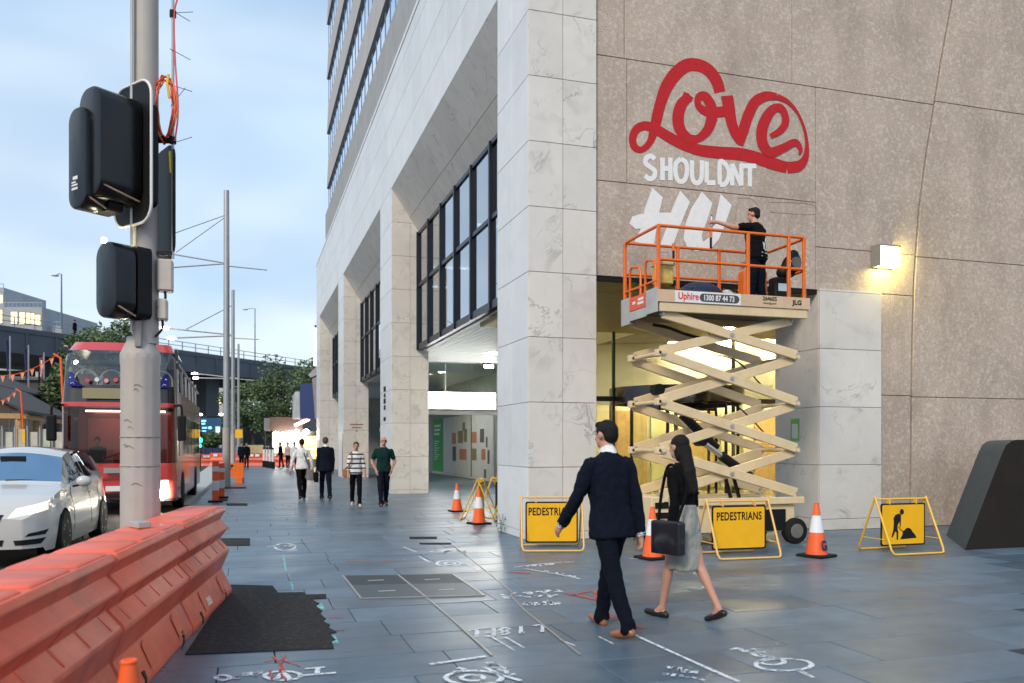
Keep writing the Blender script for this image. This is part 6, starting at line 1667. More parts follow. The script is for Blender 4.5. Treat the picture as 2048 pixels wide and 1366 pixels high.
def shoulder_bag(root, T, label, side, z, w, h, d, material, strap_m, strap_side, off=.22, back=0.0):
    c = world(root, T(side * off, back, z)); b_ = thing('shoulder_bag', label, 'bag', loc=c, rz=root.rotation_euler.z)
    f = MB().box(-d * .4, d * .4, -w * .46, w * .46, -h * .5, h * .36).ball((0, 0, -h * .22), d * .6, w * .5, h * .3, 14, 10)
    blob('body', f, material, b_, .014, 5)
    l2w = lambda v_: Matrix.Rotation(-root.rotation_euler.z, 4, 'Z') @ (world(root, v_) - c)
    pts = [Vector((0, w * .3, h * .35)), l2w(T(strap_side * .10 + side * .02, .135, .70)), l2w(T(strap_side * .125, .03, .835)), l2w(T(strap_side * .10, -.125, .73)), Vector((0, -w * .3, h * .35))]
    mb = MB().path(smooth_pts(pts, 7), .014, 8); mb.build('strap', strap_m, b_, smooth=True)
    return b_
shoulder_bag(wom, T2, 'black handbag on the arm of the long haired woman', -1, .47, .34, .34, .12, mat('bag_leather', (.014, .014, .018), .35), C_black, -1, .26, -.02)
# --- four people in the middle distance
m3, T3 = person('man in a white shirt walking away with a grey shoulder bag', G(604, 999), R(4), 1.76, C_white, C_black, C_blk_shoe, M_skin_t, M_hair, dict(hipL=-14, hipR=15, knL=18, knR=3, ftL=14, abL=22, abR=20, elL=10, elR=14, shL=-6, shR=-2), 1.0, belt=C_red)
shoulder_bag(m3, T3, 'grey shoulder bag hanging from the man in the white shirt', 1, .42, .30, .36, .22, mat('grey_canvas', (.20, .19, .19), .8), mat('navy_strap', (.03, .04, .08), .8), .3 / .3 * .5, .20, -.12)
m4, T4 = person('man in a dark navy suit seen from behind', G(651, 999), R(2), 1.80, C_navy, C_navy, C_blk_shoe, M_skin, M_hair_b, dict(hipL=14, hipR=-12, knR=16, ftR=14, abL=6, abR=6, shL=2, shR=0), 1.02, jacket=True, collar=C_white)
bc = world(m4, T4(-.26, .02, .36)); bf = thing('briefcase', 'dark bag in the left hand of the navy suited man', 'bag', loc=bc, rz=m4.rotation_euler.z)
MB().box(-.05, .05, -.19, .19, -.14, .14).build('case', C_black, bf, bevel=.02); MB().path([(0, -.07, .14), (0, -.06, .19), (0, .06, .19), (0, .07, .14)], .008, 6).build('handle', C_black, bf)
w5, T5 = person('woman in a black and white striped top walking towards the camera', G(712, 1012), R(176), 1.66, C_stripe, C_black, C_pale, M_skin, M_hair_b, dict(hipL=15, hipR=-13, knL=4, knR=16, ftR=14, abL=12, abR=10, elL=14, elR=14), .96, female=True, sleeve='three', hairstyle='tied')
shoulder_bag(w5, T5, 'tan leather shoulder bag beside the striped top', 1, .52, .28, .26, .14, mat('tan_leather', (.36, .13, .045), .45), mat('tan_strap', (.18, .07, .03), .5), 1, .26, -.05)
m6, T6 = person('man in a dark green polo shirt with hands in his pockets', G(767, 1012), R(178), 1.78, C_green, C_jean, C_maroon, M_skin, M_hair, dict(hipL=-11, hipR=13, knL=15, knR=4, ftL=12, armL=((-.29, -.04, 1.14), (-.20, .05, .93)), armR=((.29, -.04, 1.14), (.20, .05, .93)), hdL=(.25, .1, -1), hdR=(-.25, .1, -1)), 1.08, sleeve='short', hairstyle='balding')
gl_ = MB(); hc = Vector(m6['head'])
for sx in (-1, 1): gl_.path([hc + Vector((sx * .033 + .022 * math.cos(a), .088, .012 + .016 * math.sin(a))) for a in [R(40 * j) for j in range(9)]], .003, 5, True)
gl_.path([hc + Vector((-.012, .09, .014)), hc + Vector((.012, .09, .014))], .003, 5).build('spectacles', M_black, m6)
# --- the painter on the lift: faces the wall, left arm stretched to the letter
pl, T7 = person('painter in a black T-shirt reaching to the wall from the raised platform', (7.93, 11.98, PZ), R(28), 1.76, C_black, C_jean, C_blk_shoe, M_skin, M_hair,
    dict(lean=2, abR=10, shR=22, elR=30, armL=((-.40, .16, 1.40), (-.58, .37, 1.50)), hy=18, hdL=(-.55, .7, .05), hipL=4, hipR=-4), 1.18, sleeve='short', vox=.010)
MB().prism([(-.02, -.139, 1.05), (.06, -.139, 1.02), (.09, -.137, 1.12), (.05, -.137, 1.25), (.02, -.137, 1.14), (-.04, -.137, 1.16)], (0, -.004, 0)).build('shirt_print', M_white, pl)
MB().prism([(.015, -.144, 1.07), (.05, -.144, 1.05), (.065, -.142, 1.12), (.045, -.142, 1.19), (.022, -.142, 1.12)], (0, -.003, 0)).build('shirt_print', mat('print_green', (.10, .32, .06), .6), pl)
for z in (.98, .92): MB().box(-.09, .1, -.150, -.146, z, z + .012).build('shirt_print', M_white, pl)
wp = world(pl, pl['wristL']); sp_ = thing('spray_can', 'small spray can in the raised hand of the painter', 'spray can', loc=wp + Vector((-.06, .06, -.06)))
MB().lathe([(0, 0), (.028, 0), (.028, .13), (.02, .145), (.02, .16), (0, .16)], n=14).build('can', mat('can_grey', (.35, .38, .45), .35, .3), sp_, smooth=True)
MB().lathe([(0, .16), (.011, .16), (.011, .18), (0, .18)], n=10).build('nozzle', M_black, sp_)
# --- far people on the footpath
far = [('person in a dark suit and white shirt far down the footpath', 483, 937, 178, C_navy, C_black, True, C_white), ('person in black beside the far suited person', 493, 936, 182, C_black, C_black, False, None),
       ('person in dark clothes standing by the far shop', 562, 935, 60, C_black, C_jean, False, None), ('person in a pale top by the far shop', 576, 937, 170, mat('pink_top', (.55, .35, .32), .8), C_black, False, None),
       ('person in a white top in front of the bright shop', 588, 940, 190, C_white, C_navy, False, None)]
for lab, u, v, yw, tp, bt, jk, cl_ in far:
    person(lab, G(u, v), R(yw), 1.74, tp, bt, C_blk_shoe, pose=dict(hipL=6, hipR=-6, knR=8), jacket=jk, collar=cl_, vox=.022, face=False, group='people far down the footpath')
# driver of the bus
person('bus driver in dark clothes behind the lower windscreen', (-3.45, 22.45, .25), R(180), 1.5, C_black, C_black, C_blk_shoe, M_skin_t, M_hair, dict(shL=50, shR=50, elL=30, elR=30), vox=.02, face=False)
for o in list(bpy.data.objects):
    for k_ in ('wristL', 'wristR', 'head', 'kscale', 'dzz', 'hw'):
        if k_ in o: del o[k_]
# ================================================================== BACKGROUND DOWN THE STREET
def flat(p): return Vector((p.x, p.y, 0))
def at(u, d): return flat(wd(u, HOR, d))
def zat(v, d): return CAMZ + (HOR - v) / F_PX * d
# ---------------- elevated road
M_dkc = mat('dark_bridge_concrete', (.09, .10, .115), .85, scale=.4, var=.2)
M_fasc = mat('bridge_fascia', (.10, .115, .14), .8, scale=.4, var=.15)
fly = thing('elevated_road', 'dark concrete elevated road crossing behind the bus', 'bridge', loc=at(200, 88))
o0 = Vector(fly.location)
a_, b_ = at(-160, 68), at(760, 132)
dr = (b_ - a_).normalized(); nr = Vector((-dr.y, dr.x, 0));  nr = nr if nr.y > 0 else -nr
def F_(p): return p - o0
def slab(p, q, w0, w1, z0, z1): 
    return MB().prism([F_(p + nr * w0) + Vector((0, 0, z0)), F_(q + nr * w0) + Vector((0, 0, z0)), F_(q + nr * w1) + Vector((0, 0, z0)), F_(p + nr * w1) + Vector((0, 0, z0))], (0, 0, z1 - z0))
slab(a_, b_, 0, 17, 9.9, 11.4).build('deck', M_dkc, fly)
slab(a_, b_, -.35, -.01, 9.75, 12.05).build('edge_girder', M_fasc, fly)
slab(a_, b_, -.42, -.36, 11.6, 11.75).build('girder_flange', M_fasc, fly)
Lf = (b_ - a_).length
for k in range(int(Lf / 3)):
    p = a_ + dr * (k * 3.0); slab(p, p + dr * .12, -.46, -.36, 9.8, 11.6).build('stiffener', M_fasc, fly)
M_rail = mat('bridge_rail', (.30, .36, .42), .5, .3)
for z in (12.5, 12.95): slab(a_, b_, -.2, -.14, z, z + .07).build('parapet_rail', M_rail, fly)
for k in range(int(Lf / 2)):
    p = a_ + dr * (k * 2.0); slab(p, p + dr * .07, -.21, -.13, 12.05, 12.95).build('parapet_post', M_rail, fly)
for k in (14, 34, 56, 80, 100):
    p = a_ + dr * k; slab(p, p + dr * 2.2, 2, 4.5, -.2, 9.9).build('pier', M_dkc, fly)
def street_lamp(label, base, h, armv, lit=True, r=.09, name='street_lamp'):
    t = thing(name, label, 'street lamp', loc=base)
    MB().tube((0, 0, 0), (0, 0, h), r, r * .6, 10).build('post', mat('blue_grey_post', (.15, .20, .26), .5, .4), t, smooth=True)
    a = Vector(armv); MB().path([(0, 0, h - .05), tuple(a * .3 + Vector((0, 0, h + .05))), tuple(a + Vector((0, 0, h - .12)))], .045, 6).build('arm', M_galv, t)
    MB().ball(a + Vector((0, 0, h - .15)), .35, .16, .08, 10, 6).build('lamp_head', emis('street_lamp_lit', (1, .97, .9), 3) if lit else M_galv, t)
    return t
for u, vt, vb, lab, s_ in ((123, 548, 655, 'tall lamp post on the elevated road above the flats', 1), (510, 617, 735, 'tall lamp post on the elevated road over the trees', 1)):
    d = 76 if u < 200 else 112
    p = at(u, d); street_lamp(lab, p + Vector((0, 0, 12.0)), zat(vt, d) - 12.0, -RT * (.55 if u < 200 else 1.3), False)
person('person walking on the elevated road beside the rail', at(150, 78.5) + Vector((0, 0, 11.4)), R(60), 1.8, C_black, C_black, C_blk_shoe, vox=.03, face=False)
# ---------------- buildings
M_bw = mat('far_render', (.36, .38, .40), .8, scale=.3); M_bc = mat('far_cream', (.50, .47, .42), .8, scale=.3)
M_lit = mat('lit_window', (.6, .5, .3), .3, emit=(1, .72, .30), estr=1.5); M_unlit = mat('dark_window', (.04, .05, .06), .15)
def block(root, u0, u1, vt, vb, d, depth, material, nm='wall'):
    p, q = at(u0, d), at(u1, d); off = FW * depth; o_ = Vector(root.location)
    return MB().prism([p - o_ + Vector((0, 0, zat(vb, d))), q - o_ + Vector((0, 0, zat(vb, d))), q + off - o_ + Vector((0, 0, zat(vb, d))), p + off - o_ + Vector((0, 0, zat(vb, d)))], (0, 0, zat(vt, d) - zat(vb, d))).build(nm, material, root)
def win(root, parent, u0, u1, v0, v1, d, lit):
    f_ = block(root, u0 - .8, u1 + .8, v0 - .8, v1 + .8, d - .12, .1, M_unlit if 0 else mat('window_surround', (.16, .17, .18), .6), 'window')
    p = block(root, u0, u1, v0, v1, d - .2, .07, M_lit if lit else M_unlit, 'pane'); p.parent = f_
    return f_
bl = thing('apartment_building', 'grey stepped apartment block with lit windows and roof railings', 'building', loc=at(30, 150))
D = 150
block(bl, -80, 84, 614, 890, D, 20, M_bw); block(bl, -80, 7, 575, 613.9, D + 3, 14, M_bw, 'upper_storey'); block(bl, 84.1, 123, 652, 890, D + 2, 12, M_bw, 'lower_wing')
for u0, u1, v0, v1, l in ((22, 34, 624, 647, 1), (39, 49, 625, 648, 1), (52, 60, 626, 648, 1), (62, 68, 627, 648, 1), (70, 80, 630, 650, 1), (-4, 4, 620, 646, 1), (-12, 5, 590, 606, 1), (70, 80, 664, 672, 1), (86, 100, 664, 674, 1), (104, 118, 667, 675, 1)):
    win(bl, None, u0, u1, v0, v1, D, l)
o_ = Vector(bl.location)
for (u0, u1, v, dd) in ((8, 84, 605, D), (84, 123, 644, D + 2), (-60, 7, 568, D + 3)):
    p, q = at(u0, dd), at(u1, dd); z = zat(v, dd)
    r_ = MB().bar(p - o_ + Vector((0, 0, z)), q - o_ + Vector((0, 0, z)), .12, .12).build('roof_railing', M_rail, bl)
    n = max(4, int((u1 - u0) / 8))
    for k in range(n + 1):
        s_ = p + (q - p) * (k / n); MB().bar(s_ - o_ + Vector((0, 0, z - .75)), s_ - o_ + Vector((0, 0, z)), .1, .1).build('railing_post', M_rail, r_)
bl = thing('cream_building', 'cream building with square windows under the elevated road', 'building', loc=at(412, 160))
block(bl, 372, 446, 772, 892, 160, 15, M_bc)
for u0, u1, v0, v1, l in ((403, 409, 792, 806, 0), (411, 417, 792, 806, 0), (428, 434, 794, 808, 1), (436, 442, 794, 808, 1), (388, 395, 791, 805, 0)): win(bl, None, u0, u1, v0, v1, 160, l)
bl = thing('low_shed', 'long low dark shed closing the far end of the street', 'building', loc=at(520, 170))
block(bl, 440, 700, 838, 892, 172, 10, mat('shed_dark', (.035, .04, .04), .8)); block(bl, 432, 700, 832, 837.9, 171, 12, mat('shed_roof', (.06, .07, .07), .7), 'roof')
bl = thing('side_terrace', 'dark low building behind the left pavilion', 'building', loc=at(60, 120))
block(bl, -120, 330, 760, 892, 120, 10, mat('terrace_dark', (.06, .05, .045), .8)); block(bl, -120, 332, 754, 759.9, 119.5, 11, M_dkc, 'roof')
# ---------------- billboard, far street
bb_ = thing('billboard', 'dark digital billboard with pale teal lettering under the elevated road', 'billboard', loc=at(418, 96))
block(bb_, 393, 447, 832, 872, 96, .4, M_black, 'case'); block(bb_, 400, 443, 836, 868, 95.9, .05, mat('billboard_screen', (.01, .03, .06), .3, emit=(.01, .06, .12), estr=.6), 'screen')
for (u0, u1, v0, v1) in ((403, 412, 840, 844), (403, 410, 846, 849), (404, 414, 854, 857), (417, 423, 853, 858), (404, 412, 861, 863)):
    block(bb_, u0, u1, v0, v1, 95.8, .04, emis('billboard_text', (.25, .65, .75), 1.2), 'lettering')
block(bb_, 431, 440, 853, 867, 95.8, .04, emis('billboard_picture', (.45, .5, .6), .8), 'picture')
for u in (398, 444): block(bb_, u, u + 2, 872, 906, 96, .2, M_black, 'leg')
for k, u in enumerate((401, 442)):
    t = thing('billboard_light', ['left small white light above the billboard', 'right small white light above the billboard'][k], 'light', loc=at(u, 95.5) + Vector((0, 0, zat(829, 95.5))), group='lights above the billboard')
    MB().ball((0, 0, 0), .22, .15, .12, 8, 6).build('lens', emis('white_lamp', (.95, .97, 1), 14), t)
def box_thing(name, label, cat, u0, u1, vt, vb, d, depth, material, part, group=None, mats2=None):
    t = thing(name, label, cat, loc=at((u0 + u1) / 2, d), group=group); block(t, u0, u1, vt, vb, d, depth, material, part); return t
M_hoard = mat('blue_hoarding', (.025, .05, .14), .6, var=.2, scale=1)
t = thing('blue_hoarding', 'dark blue hoarding fence across the far road', 'fence', loc=at(428, 74))
for k in range(7): block(t, 404 + k * 7, 410.4 + k * 7, 896, 922, 74 + .05 * (k % 2), .08, M_hoard, 'panel')
t = thing('cream_hoarding', 'cream hoarding panels at the far end of the footpath', 'fence', loc=at(508, 72))
for k in range(3): block(t, 494 + k * 11, 504.6 + k * 11, 890, 920, 73 + .05 * (k % 2), .08, mat('cream_hoarding', (.50, .40, .22), .6), 'panel')
def small_barrier(u, d, label, L_=2.0, rz=-YAW):
    t = thing('water_barrier', label, 'barrier', loc=at(u, d) + Vector((0, 0, 0 if u > 440 else -.13)), rz=rz, group='orange barriers far down the street')
    MB().prism([(-L_ / 2, -.25, 0), (-L_ / 2, .25, 0), (-L_ / 2, .15, .25), (-L_ / 2, .22, .45), (-L_ / 2, .14, .6), (-L_ / 2, .2, .95), (-L_ / 2, -.2, .95), (-L_ / 2, -.14, .6), (-L_ / 2, -.22, .45), (-L_ / 2, -.15, .25)], (L_ * .98, 0, 0)).build('body', M_barrier, t, bevel=.02)
    for sx in (-.3, .3): MB().box(sx * L_ - .15, sx * L_ + .15, -.226, -.206, .7, .88).build('white_reflector', M_white, t)
for k, (u, d) in enumerate(((402, 66), (428, 66), (449, 63), (500, 62), (521, 62), (548, 64), (566, 64))):
    small_barrier(u, d, ['far orange barrier nearest the bus side', 'far orange barrier before the blue hoarding', 'far orange barrier at the left foot of the wire poles', 'far orange barrier at the left of the cream hoarding', 'far orange barrier at the right of the cream hoarding', 'far orange barrier behind the black bollards', 'far orange barrier in front of the bright kiosk'][k])
# delineators and orange work board
def delineator(u, v, label, h):
    p = gp(u, v); t = thing('lane_post', label, 'post', loc=(p.x, p.y, 0), group='orange and white lane posts')
    zs = [0, .3 * h, .55 * h, h]
    for (z0, z1, m_) in ((.04, .28 * h, M_cone), (.28 * h, .52 * h, M_cone_w), (.52 * h, .74 * h, M_cone), (.74 * h, .86 * h, M_cone_w), (.86 * h, h, M_cone)):
        MB().box(-.085, .085, -.05, .05, z0, z1 - .002).build('band', m_, t, bevel=.01)
    MB().box(-.19, .19, -.19, .19, 0, .04).build('base', M_blackrub, t)
delineator(431, 1004, 'front orange and white lane post at the kerb', 1.12); delineator(443, 996, 'rear orange and white lane post at the kerb', 1.02)
for k, (u, v) in enumerate(((442, 1000),)): pass
t = thing('work_board', 'orange board with a black worker symbol beside the wire pole', 'sign', loc=gp(466, 966), rz=-YAW)
MB().box(-.44, .44, -.03, .03, .22, .82).build('panel', M_orange_steel, t); MB().box(.14, .42, -.12, .12, 0, .22).build('foot', M_orange_steel, t); MB().box(-.42, -.2, -.10, .10, 0, .22).build('foot', M_conc, t)
MB().prism([(-.26, -.033, .30), (-.20, -.033, .32), (-.14, -.033, .5), (-.05, -.033, .60), (-.09, -.033, .66), (-.2, -.033, .62), (-.26, -.033, .5)], (0, -.002, 0)).prism([(-.03 + .055 * math.cos(R(30 * j)), -.033, .70 + .055 * math.sin(R(30 * j))) for j in range(12)], (0, -.002, 0)).build('worker_symbol', M_print, t)
# ---------------- wire poles with arms
def wire_pole(u, vt, d, r, label, arms):
    b_ = at(u, d); t = thing('wire_pole', label, 'pole', loc=b_, group='tall poles along the kerb'); H_ = zat(vt, d)
    MB().tube((0, 0, 0), (0, 0, 2.2), r * 1.15, n=14).build('base_shaft', M_grey_pole, t, smooth=True)
    MB().tube((0, 0, 2.2), (0, 0, H_), r, r * .8, 14).build('shaft', M_galv if r > .1 else M_galv, t, smooth=True)
    for (u0, v0, u1, v1, th, lit) in arms:
        p, q = wd(u0, v0, d) - b_, wd(u1, v1, d) - b_
        ar = MB().tube(p, q, th, n=6).build('arm', M_galv, t)
        if lit: MB().ball(p, .30, .14, .10, 10, 6).build('lamp_head', emis('road_lamp', (1, .98, .94), 12), ar)
    return t
P1 = wire_pole(453, 381, 32, .125, 'tallest steel wire pole with crossed arms behind the signal pole', [(338, 507, 455, 527, .03, 0), (342, 535, 455, 527, .03, 0), (455, 532, 534, 540, .025, 0)])
wire_pole(466, 580, 50, .12, 'second steel pole with two lit lamp arms', [(330, 656, 466, 670, .05, 1), (344, 676, 466, 671, .05, 1), (466, 676, 518, 679, .03, 0)])
wire_pole(477, 688, 78, .12, 'third and farthest steel pole with lit lamp arms', [(390, 747, 477, 757, .06, 1), (392, 756, 477, 758, .06, 1), (477, 758, 508, 761, .04, 0)])
def wire(label, pts, r=.012):
    o = MB().path(pts, r, 4).build('overhead_wire', M_black); return tag(o, label, 'wire', 'thin overhead wires')
wire('upper overhead wire from the tallest pole towards the signal pole', [wd(452, 430, 32), wd(345, 468, 30)]); wire('lower overhead wire from the tallest pole to its arm tip', [wd(451, 434, 32), wd(352, 505, 32)])
wire('overhead wire behind the second pole', [wd(466, 610, 50), wd(370, 660, 50)], .02)
t = thing('yellow_plate', 'small yellow notice fixed to the second steel pole', 'sign', loc=at(478, 48)); block(t, 470, 485, 859, 876, 48, .03, M_signy, 'plate')
# green traffic light far ahead
t = thing('traffic_signal', 'far traffic signal showing a green light', 'traffic signal', loc=at(400, 55) + Vector((0, 0, -.13)))
MB().tube((0, 0, 0), (0, 0, 3.1), .06, n=8).build('post', M_black, t)
MB().box(-.16, .16, -.2, 0, 1.5, 2.5).build('head', M_black, t)
MB().lathe([(0, -.06), (.17, -.06), (.17, 0), (0, 0)], (0, -.2, 1.98), 16, 'y').build('green_lens', emis('green_light', (.01, .85, .30), 9), t)
MB().lathe([(0, -.06), (.1, -.06), (.1, 0), (0, 0)], (0, -.2, 1.62), 12, 'y').build('lower_lens', emis('green_light', (.01, .85, .30), 9), t)
# ---------------- trees
M_tl = [mat('leaf_mid', (.13, .19, .075), .6, var=.4, scale=.9), mat('leaf_dark', (.065, .11, .05), .6, var=.4, scale=.9), mat('leaf_light', (.12, .175, .070), .6, var=.4, scale=.9)]
M_bark = mat('bark', (.07, .055, .045), .9, var=.3, scale=4, bump=.4)
def tree(label, base, h, rx, rz, zc, seed, n=5200, leaf=.30, name='street_tree'):
    rg_ = random.Random(seed); t = thing(name, label, 'tree', loc=base, group='trees down the street')
    mb = MB(); mb.path([(0, 0, 0), (.1, .05, zc * .4), (-.05, .1, zc * .75), (0, 0, zc + rz * .4)], [.22, .17, .12, .05], 8)
    cl = []
    for k in range(11):
        a = rg_.uniform(0, 6.28); e = rg_.uniform(-.35, .9); r_ = rg_.uniform(.55, .95)
        tip = Vector((math.cos(a) * rx * r_ * math.cos(e), math.sin(a) * rx * r_ * math.cos(e), zc + math.sin(e) * rz * r_))
        mb.path([(0, 0, zc * rg_.uniform(.5, .9)), tuple(tip * .5 + Vector((0, 0, zc * .42))), tuple(tip)], [.09, .06, .02], 6)
        cl.append((tip, rg_.uniform(.30, .5) * rx))
    for k in range(16):
        v_ = Vector((rg_.gauss(0, .5), rg_.gauss(0, .5), rg_.gauss(.1, .5)))
        cl.append((Vector((v_.x * rx, v_.y * rx, zc + v_.z * rz)), rg_.uniform(.25, .42) * rx))
    mb.build('trunk', M_bark, t, smooth=True)
    lv = MB()
    for k in range(n):
        c, r_ = cl[rg_.randrange(len(cl))]; v_ = Vector((rg_.gauss(0, 1), rg_.gauss(0, 1), rg_.gauss(0, .8))).normalized() * r_ * rg_.random() ** .4
        p = c + v_; s = leaf * rg_.uniform(.5, 1.2)
        ax = Vector((rg_.gauss(0, 1), rg_.gauss(0, 1), rg_.gauss(0, .6))).normalized(); bx = ax.cross(Vector((rg_.gauss(0, 1), rg_.gauss(0, 1), rg_.gauss(0, 1)))).normalized()
        lv.mi = rg_.choice((0, 0, 1, 1, 2)); lv.add([p - ax * s * .5, p + bx * s * .28, p + ax * s * .5, p - bx * s * .28], [(0, 1, 2, 3)])
    lv.build('crown', M_tl, t, fix=False)
for k, (u, v, d, rxp, rzp, lab) in enumerate(((190, 735, 60, 72, 70, 'round green tree whose crown rises above the bus'), (112, 790, 64, 44, 62, 'smaller green tree left of the bus'), (262, 700, 66, 30, 40, 'small tree crown just behind the signal pole'),
                                         (575, 800, 84, 72, 82, 'biggest dense tree beyond the kiosk'), (505, 815, 88, 52, 72, 'loose tree in front of the far shed'), (622, 780, 90, 40, 60, 'tree close behind the blue panel'), (540, 850, 82, 40, 40, 'low bushy tree over the kiosk fascia'),
                                         (425, 880, 84, 26, 12, 'low green shrub under the billboard'))):
    base = at(u, d); rx = rxp * d / F_PX; rz = rzp * d / F_PX; zc = zat(v, d)
    tree(lab, base, zc + rz, rx, rz, zc, 20 + k, 6500 if rxp > 40 else 3000, .34)
# ---------------- left pavilion, fences, flags, bunting
M_roof = mat('shingle_roof', (.075, .065, .065), .8, var=.18, scale=1.5, bump=.2); M_tim = mat('honey_column', (.50, .30, .13), .6)
def pavilion(label, xc, hw, y0, y1, ze, zr):
    """gabled market roof, ridge parallel to the street"""
    t = thing('market_pavilion', label, 'pavilion', loc=(xc, y0, -.30)); L_ = y1 - y0; ze += .3; zr += .3
    for sx in (-1, 1):
        MB().prism([(0, 0, zr), (sx * hw, 0, ze), (sx * hw, 0, ze - .14), (0, 0, zr - .14)], (0, L_, 0)).build('roof_slope', M_roof, t)
    MB().prism([(-hw * .93, .4, ze), (hw * .93, .4, ze), (0, .4, zr - .2)], (0, .12, 0)).build('gable', mat('brown_fascia', (.09, .06, .05), .7), t)
    MB().box(-hw, hw, .3, .5, ze - .4, ze - .15).build('gable_beam', M_tim, t)
    for sx in (-1, 1):
        MB().box(sx * hw * .88 - .1, sx * hw * .88 + .1, .2, L_ - .2, ze - .42, ze - .16).build('eave_beam', M_tim, t)
        for k in range(4): MB().tube((sx * hw * .88, .5 + k * (L_ - 1) / 3, 0), (sx * hw * .88, .5 + k * (L_ - 1) / 3, ze - .42), .22, n=10).build('column', M_tim, t, smooth=True)
    return t
pavilion('brown roofed pavilion with timber columns beside the road', -13.0, 2.6, 46.5, 58.5, 3.25, 4.8)
pavilion('taller brown roofed pavilion behind the near one', -18.2, 3.4, 52, 76, 5.3, 6.95)
pavilion('highest brown roof edge at the left picture border', -24.5, 4.0, 56, 82, 8.0, 10.2)
hd = thing('hedge', 'dark green clipped hedge above the pavilion roofs', 'hedge', loc=at(20, 88)); block(hd, -40, 60, 741, 752, 88, 1.0, M_tl[1], 'foliage')
for k in range(6):
    u0 = -20 + k * 25
    t = thing('fence_panel', ['fence panel at the left picture edge above the car', 'fence panel second from the left above the car', 'fence panel with a yellow tag above the car roof', 'fence panel left of the orange bunting post', 'fence panel at the orange bunting post', 'fence panel beside the bus mirror'][k], 'fence', loc=at(u0 + 12, 36) + Vector((0, 0, -.13)), group='temporary fence panels')
    block(t, u0 + 4, u0 + 20, 858 + (k % 2) * 6, 930, 36, .04, mat('pale_board', (.52, .50, .42), .7, var=.2, scale=2), 'board')
    o_ = Vector(t.location); p, q = at(u0, 35.9) - o_, at(u0 + 24, 35.9) - o_
    z0, z1 = 0, 2.35 - .1 * (k % 2)
    MB().path([p + Vector((0, 0, z0)), p + Vector((0, 0, z1)), q + Vector((0, 0, z1)), q + Vector((0, 0, z0))], .03, 6).build('frame', M_galv, t)
    if k == 2: block(t, u0 + 14, u0 + 20, 860, 886, 35.8, .05, M_signy, 'yellow_tag')
def bunting(label, u, vt, d, u2, v2, nf):
    t = thing('bunting_post', label, 'post', loc=at(u, d) + Vector((0, 0, -.13)), group='orange posts with bunting'); o_ = Vector(t.location); H_ = zat(vt, d) + .13
    MB().path([(0, 0, 0), (0, 0, H_ * .6), tuple(-RT * .1 + Vector((0, 0, H_ * .97))), tuple(-RT * .35 + Vector((0, 0, H_)))], .04, 8).build('post', M_cone, t, smooth=True)
    a, b_ = wd(u - 10, vt, d) - o_, wd(u2, v2, d) - o_
    pts = [a + (b_ - a) * (k / 8) - Vector((0, 0, .25 * math.sin(math.pi * k / 8))) for k in range(9)]
    MB().path(pts, .012, 5).build('rope', M_cone, t)
    for k in range(nf):
        s = (k + .7) / nf; i = min(7, int(s * 8)); p = pts[i] + (pts[i + 1] - pts[i]) * (s * 8 - i)
        e = RT * .08; MB().add([p - e, p + e, p - Vector((0, 0, .25))], [(0, 1, 2)]).build('pennant', mat('orange_pennant', (.80, .30, .16), .6), t, fix=False)
bunting('taller orange post holding a string of orange pennants', 127, 708, 30, -20, 752, 7); bunting('shorter orange post holding a string of orange pennants', 46, 778, 40, -20, 800, 5)
for k, (u, vt, vb, col) in enumerate(((20, 672, 780, (.02, .03, .10)), (57, 690, 790, (.03, .03, .12)), (88, 705, 795, (.35, .06, .10)))):
    t = thing('flag_pole', ['flag pole with a dark blue flag, leftmost of three', 'flag pole with a dark blue flag, middle of three', 'flag pole with a red and white flag by the bus'][k], 'flag', loc=at(u, 66), group='flag poles behind the pavilion')
    H_ = zat(vt, 66); MB().tube((0, 0, 0), (0, 0, H_), .09, .05, 8).build('pole', M_galv, t)
    MB().grid(lambda a, b_: Vector((0, 0, 0)) - RT * (.05 + .32 * a * (1 - .3 * b_)) + FW * (.08 * math.sin(a * 6 + b_ * 3)) + Vector((0, 0, H_ - .2 - 2.4 * b_ - .3 * a)), 6, 8).build('flag', mat('flag_cloth_%d' % k, col, .8), t, smooth=True, fix=False)
    if k == 2: MB().grid(lambda a, b_: Vector((0, 0, 0)) - RT * (.12 + .15 * a) - FW * .05 + Vector((0, 0, H_ - .6 - 1.3 * b_)), 3, 4).build('white_cross', M_white, t, fix=False)
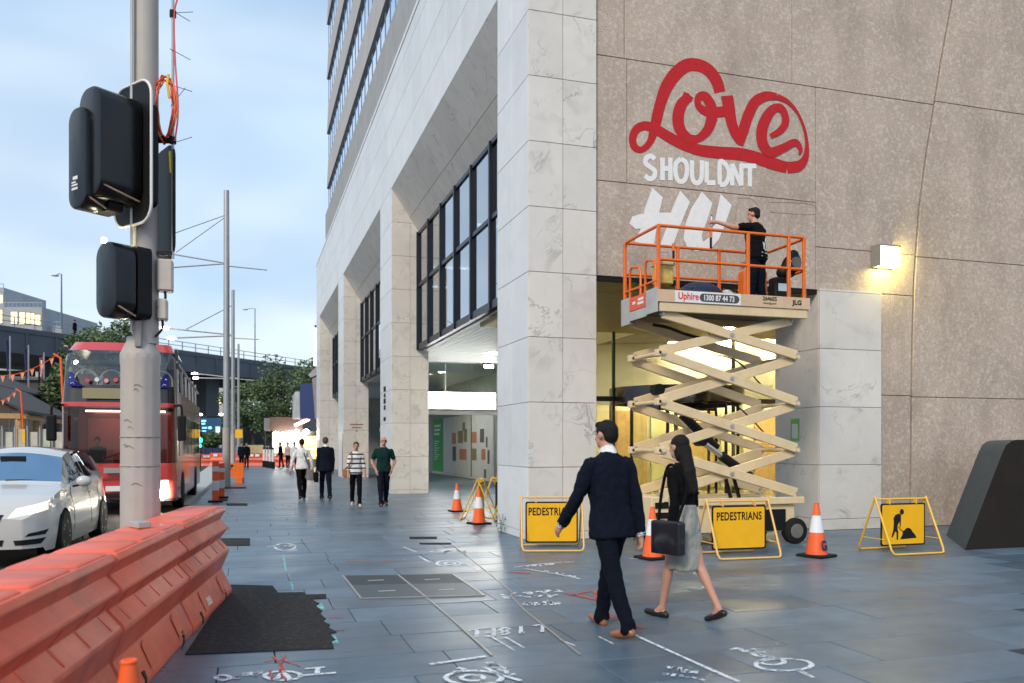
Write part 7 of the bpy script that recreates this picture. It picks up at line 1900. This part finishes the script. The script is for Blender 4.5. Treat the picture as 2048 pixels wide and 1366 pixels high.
# ---------------- kiosk strip beyond the building
ks = thing('street_kiosk', 'brightly lit kiosk with a brown fascia on the far footpath', 'kiosk', loc=at(570, 66))
block(ks, 540, 606, 834, 861, 64, 5, mat('brown_fascia_board', (.10, .055, .045), .5), 'fascia'); block(ks, 528, 539.6, 836, 862, 65, 5, mat('grey_louvre', (.22, .22, .23), .5), 'louvre_end')
block(ks, 545, 604, 866, 936, 68.5, .2, emis('kiosk_glow', (1, .90, .68), 1.9), 'back_panel')
for u in (528, 541, 556, 572, 588, 604): block(ks, u, u + 2.2, 861, 934, 64.3, .12, M_galv if u > 550 else M_black, 'column')
block(ks, 546, 603, 906, 932, 66.5, .6, mat('kiosk_counter', (.30, .26, .22), .5), 'counter')
for k, (u, v) in enumerate(((552, 868), (566, 869), (580, 867), (593, 864), (612, 864), (600, 872))):
    t = thing('shop_lamp', ['shop lamp glowing at the left end of the kiosk', 'shop lamp glowing second in the kiosk row', 'shop lamp glowing in the middle of the kiosk row', 'shop lamp glowing under the kiosk fascia end', 'shop lamp glowing nearest the building pillar', 'shop lamp glowing low between kiosk and building'][k], 'light', loc=wd(u, v, 63.5 if k < 4 else 60), group='glowing shop lamps')
    MB().ball((0, 0, 0), .22, .22, .2, 10, 8).build('globe', emis('shop_globe', (1, .95, .84), 16), t, smooth=True)
t = thing('corner_shop', 'warm lit shopfront past the end of the office building', 'shop', loc=at(618, 60))
block(t, 600, 650, 872, 935, 60.5, .2, emis('shop_warm', (1, .62, .22), .9), 'window'); block(t, 600, 650, 862, 871, 60.3, .4, mat('shop_sign_dark', (.05, .04, .035), .6), 'fascia')
for v in (885, 897, 910): block(t, 602, 648, v, v + 2.5, 60.2, .15, emis('shelf_light', (1, .85, .5), 2.0), 'shelf')
block(t, 600, 648, 918, 936, 60.0, .4, mat('shop_counter', (.16, .10, .06), .6), 'counter')
t = thing('tube_light', 'slanting lit tube light over the shop awning', 'light', loc=wd(603, 846, 60)); MB().bar(wd(590, 851, 60) - Vector(t.location), wd(618, 838, 60) - Vector(t.location), .2, .2).build('tube', emis('pink_tube', (1, .72, .58), 5), t)
box_thing('blue_billboard', 'plain dark blue panel standing above the shops', 'billboard', 600, 627, 767, 838, 59, .5, mat('blue_panel', (.012, .035, .15), .5, var=.05), 'panel')
t = thing('grey_cabinet', 'rounded pale grey cabinet beside the blue panel', 'cabinet', loc=at(592, 60)); o_ = Vector(t.location)
p, q = at(585, 60) - o_, at(599, 60) - o_; za, zb = zat(838, 60), zat(783, 60)
MB().prism([Vector((p.x, p.y, za)), Vector((q.x, q.y, za)), Vector((q.x, q.y, zb)), Vector((p.x + (q.x - p.x) * .4, p.y, zb)), Vector((p.x, p.y, zb - .35))], FW * .6).build('shell', mat('pale_grey_shell', (.42, .46, .48), .4), t)
t = thing('lit_banner', 'bright white vertical lit sign at the far corner of the building', 'sign', loc=at(630, 57.9)); block(t, 627, 638, 656, 731, 57.9, .3, emis('lit_banner', (.92, .97, 1), 2.2), 'light_face'); block(t, 629, 638, 650, 655.5, 57.9, .3, mat('banner_blue', (.03, .06, .2), .5), 'blue_cap')
t = thing('shop_awning', 'grey sloping awning at the far corner of the building', 'awning', loc=at(628, 57.6)); o_ = Vector(t.location)
MB().prism([wd(616, 750, 57.6) - o_, wd(638, 727, 57.6) - o_, wd(638, 748, 57.6) - o_, wd(622, 755, 57.6) - o_], FW * 1.5).build('canopy', M_conc, t)
MB().prism([wd(624, 755, 57.7) - o_, wd(638, 750, 57.7) - o_, wd(638, 838, 57.7) - o_, wd(630, 838, 57.7) - o_], FW * .4).build('side_cheek', mat('mauve_cheek', (.30, .25, .26), .6), t)
for k, u in enumerate((528, 534, 540, 546)):
    p = gp(u, 934 + k); t = thing('bollard', ['black and white bollard at the far kiosk, leftmost', 'black and white bollard at the far kiosk, second from left', 'black and white bollard at the far kiosk, third from left', 'black and white bollard at the far kiosk, rightmost'][k], 'bollard', loc=(p.x, p.y, 0), group='black and white bollards')
    MB().tube((0, 0, 0), (0, 0, .45), .12, n=10).build('foot', M_black, t); MB().tube((0, 0, .45), (0, 0, 1.25), .075, n=10).build('white_sleeve', M_white, t); MB().tube((0, 0, 1.25), (0, 0, 1.4), .08, n=10).build('cap', M_black, t)
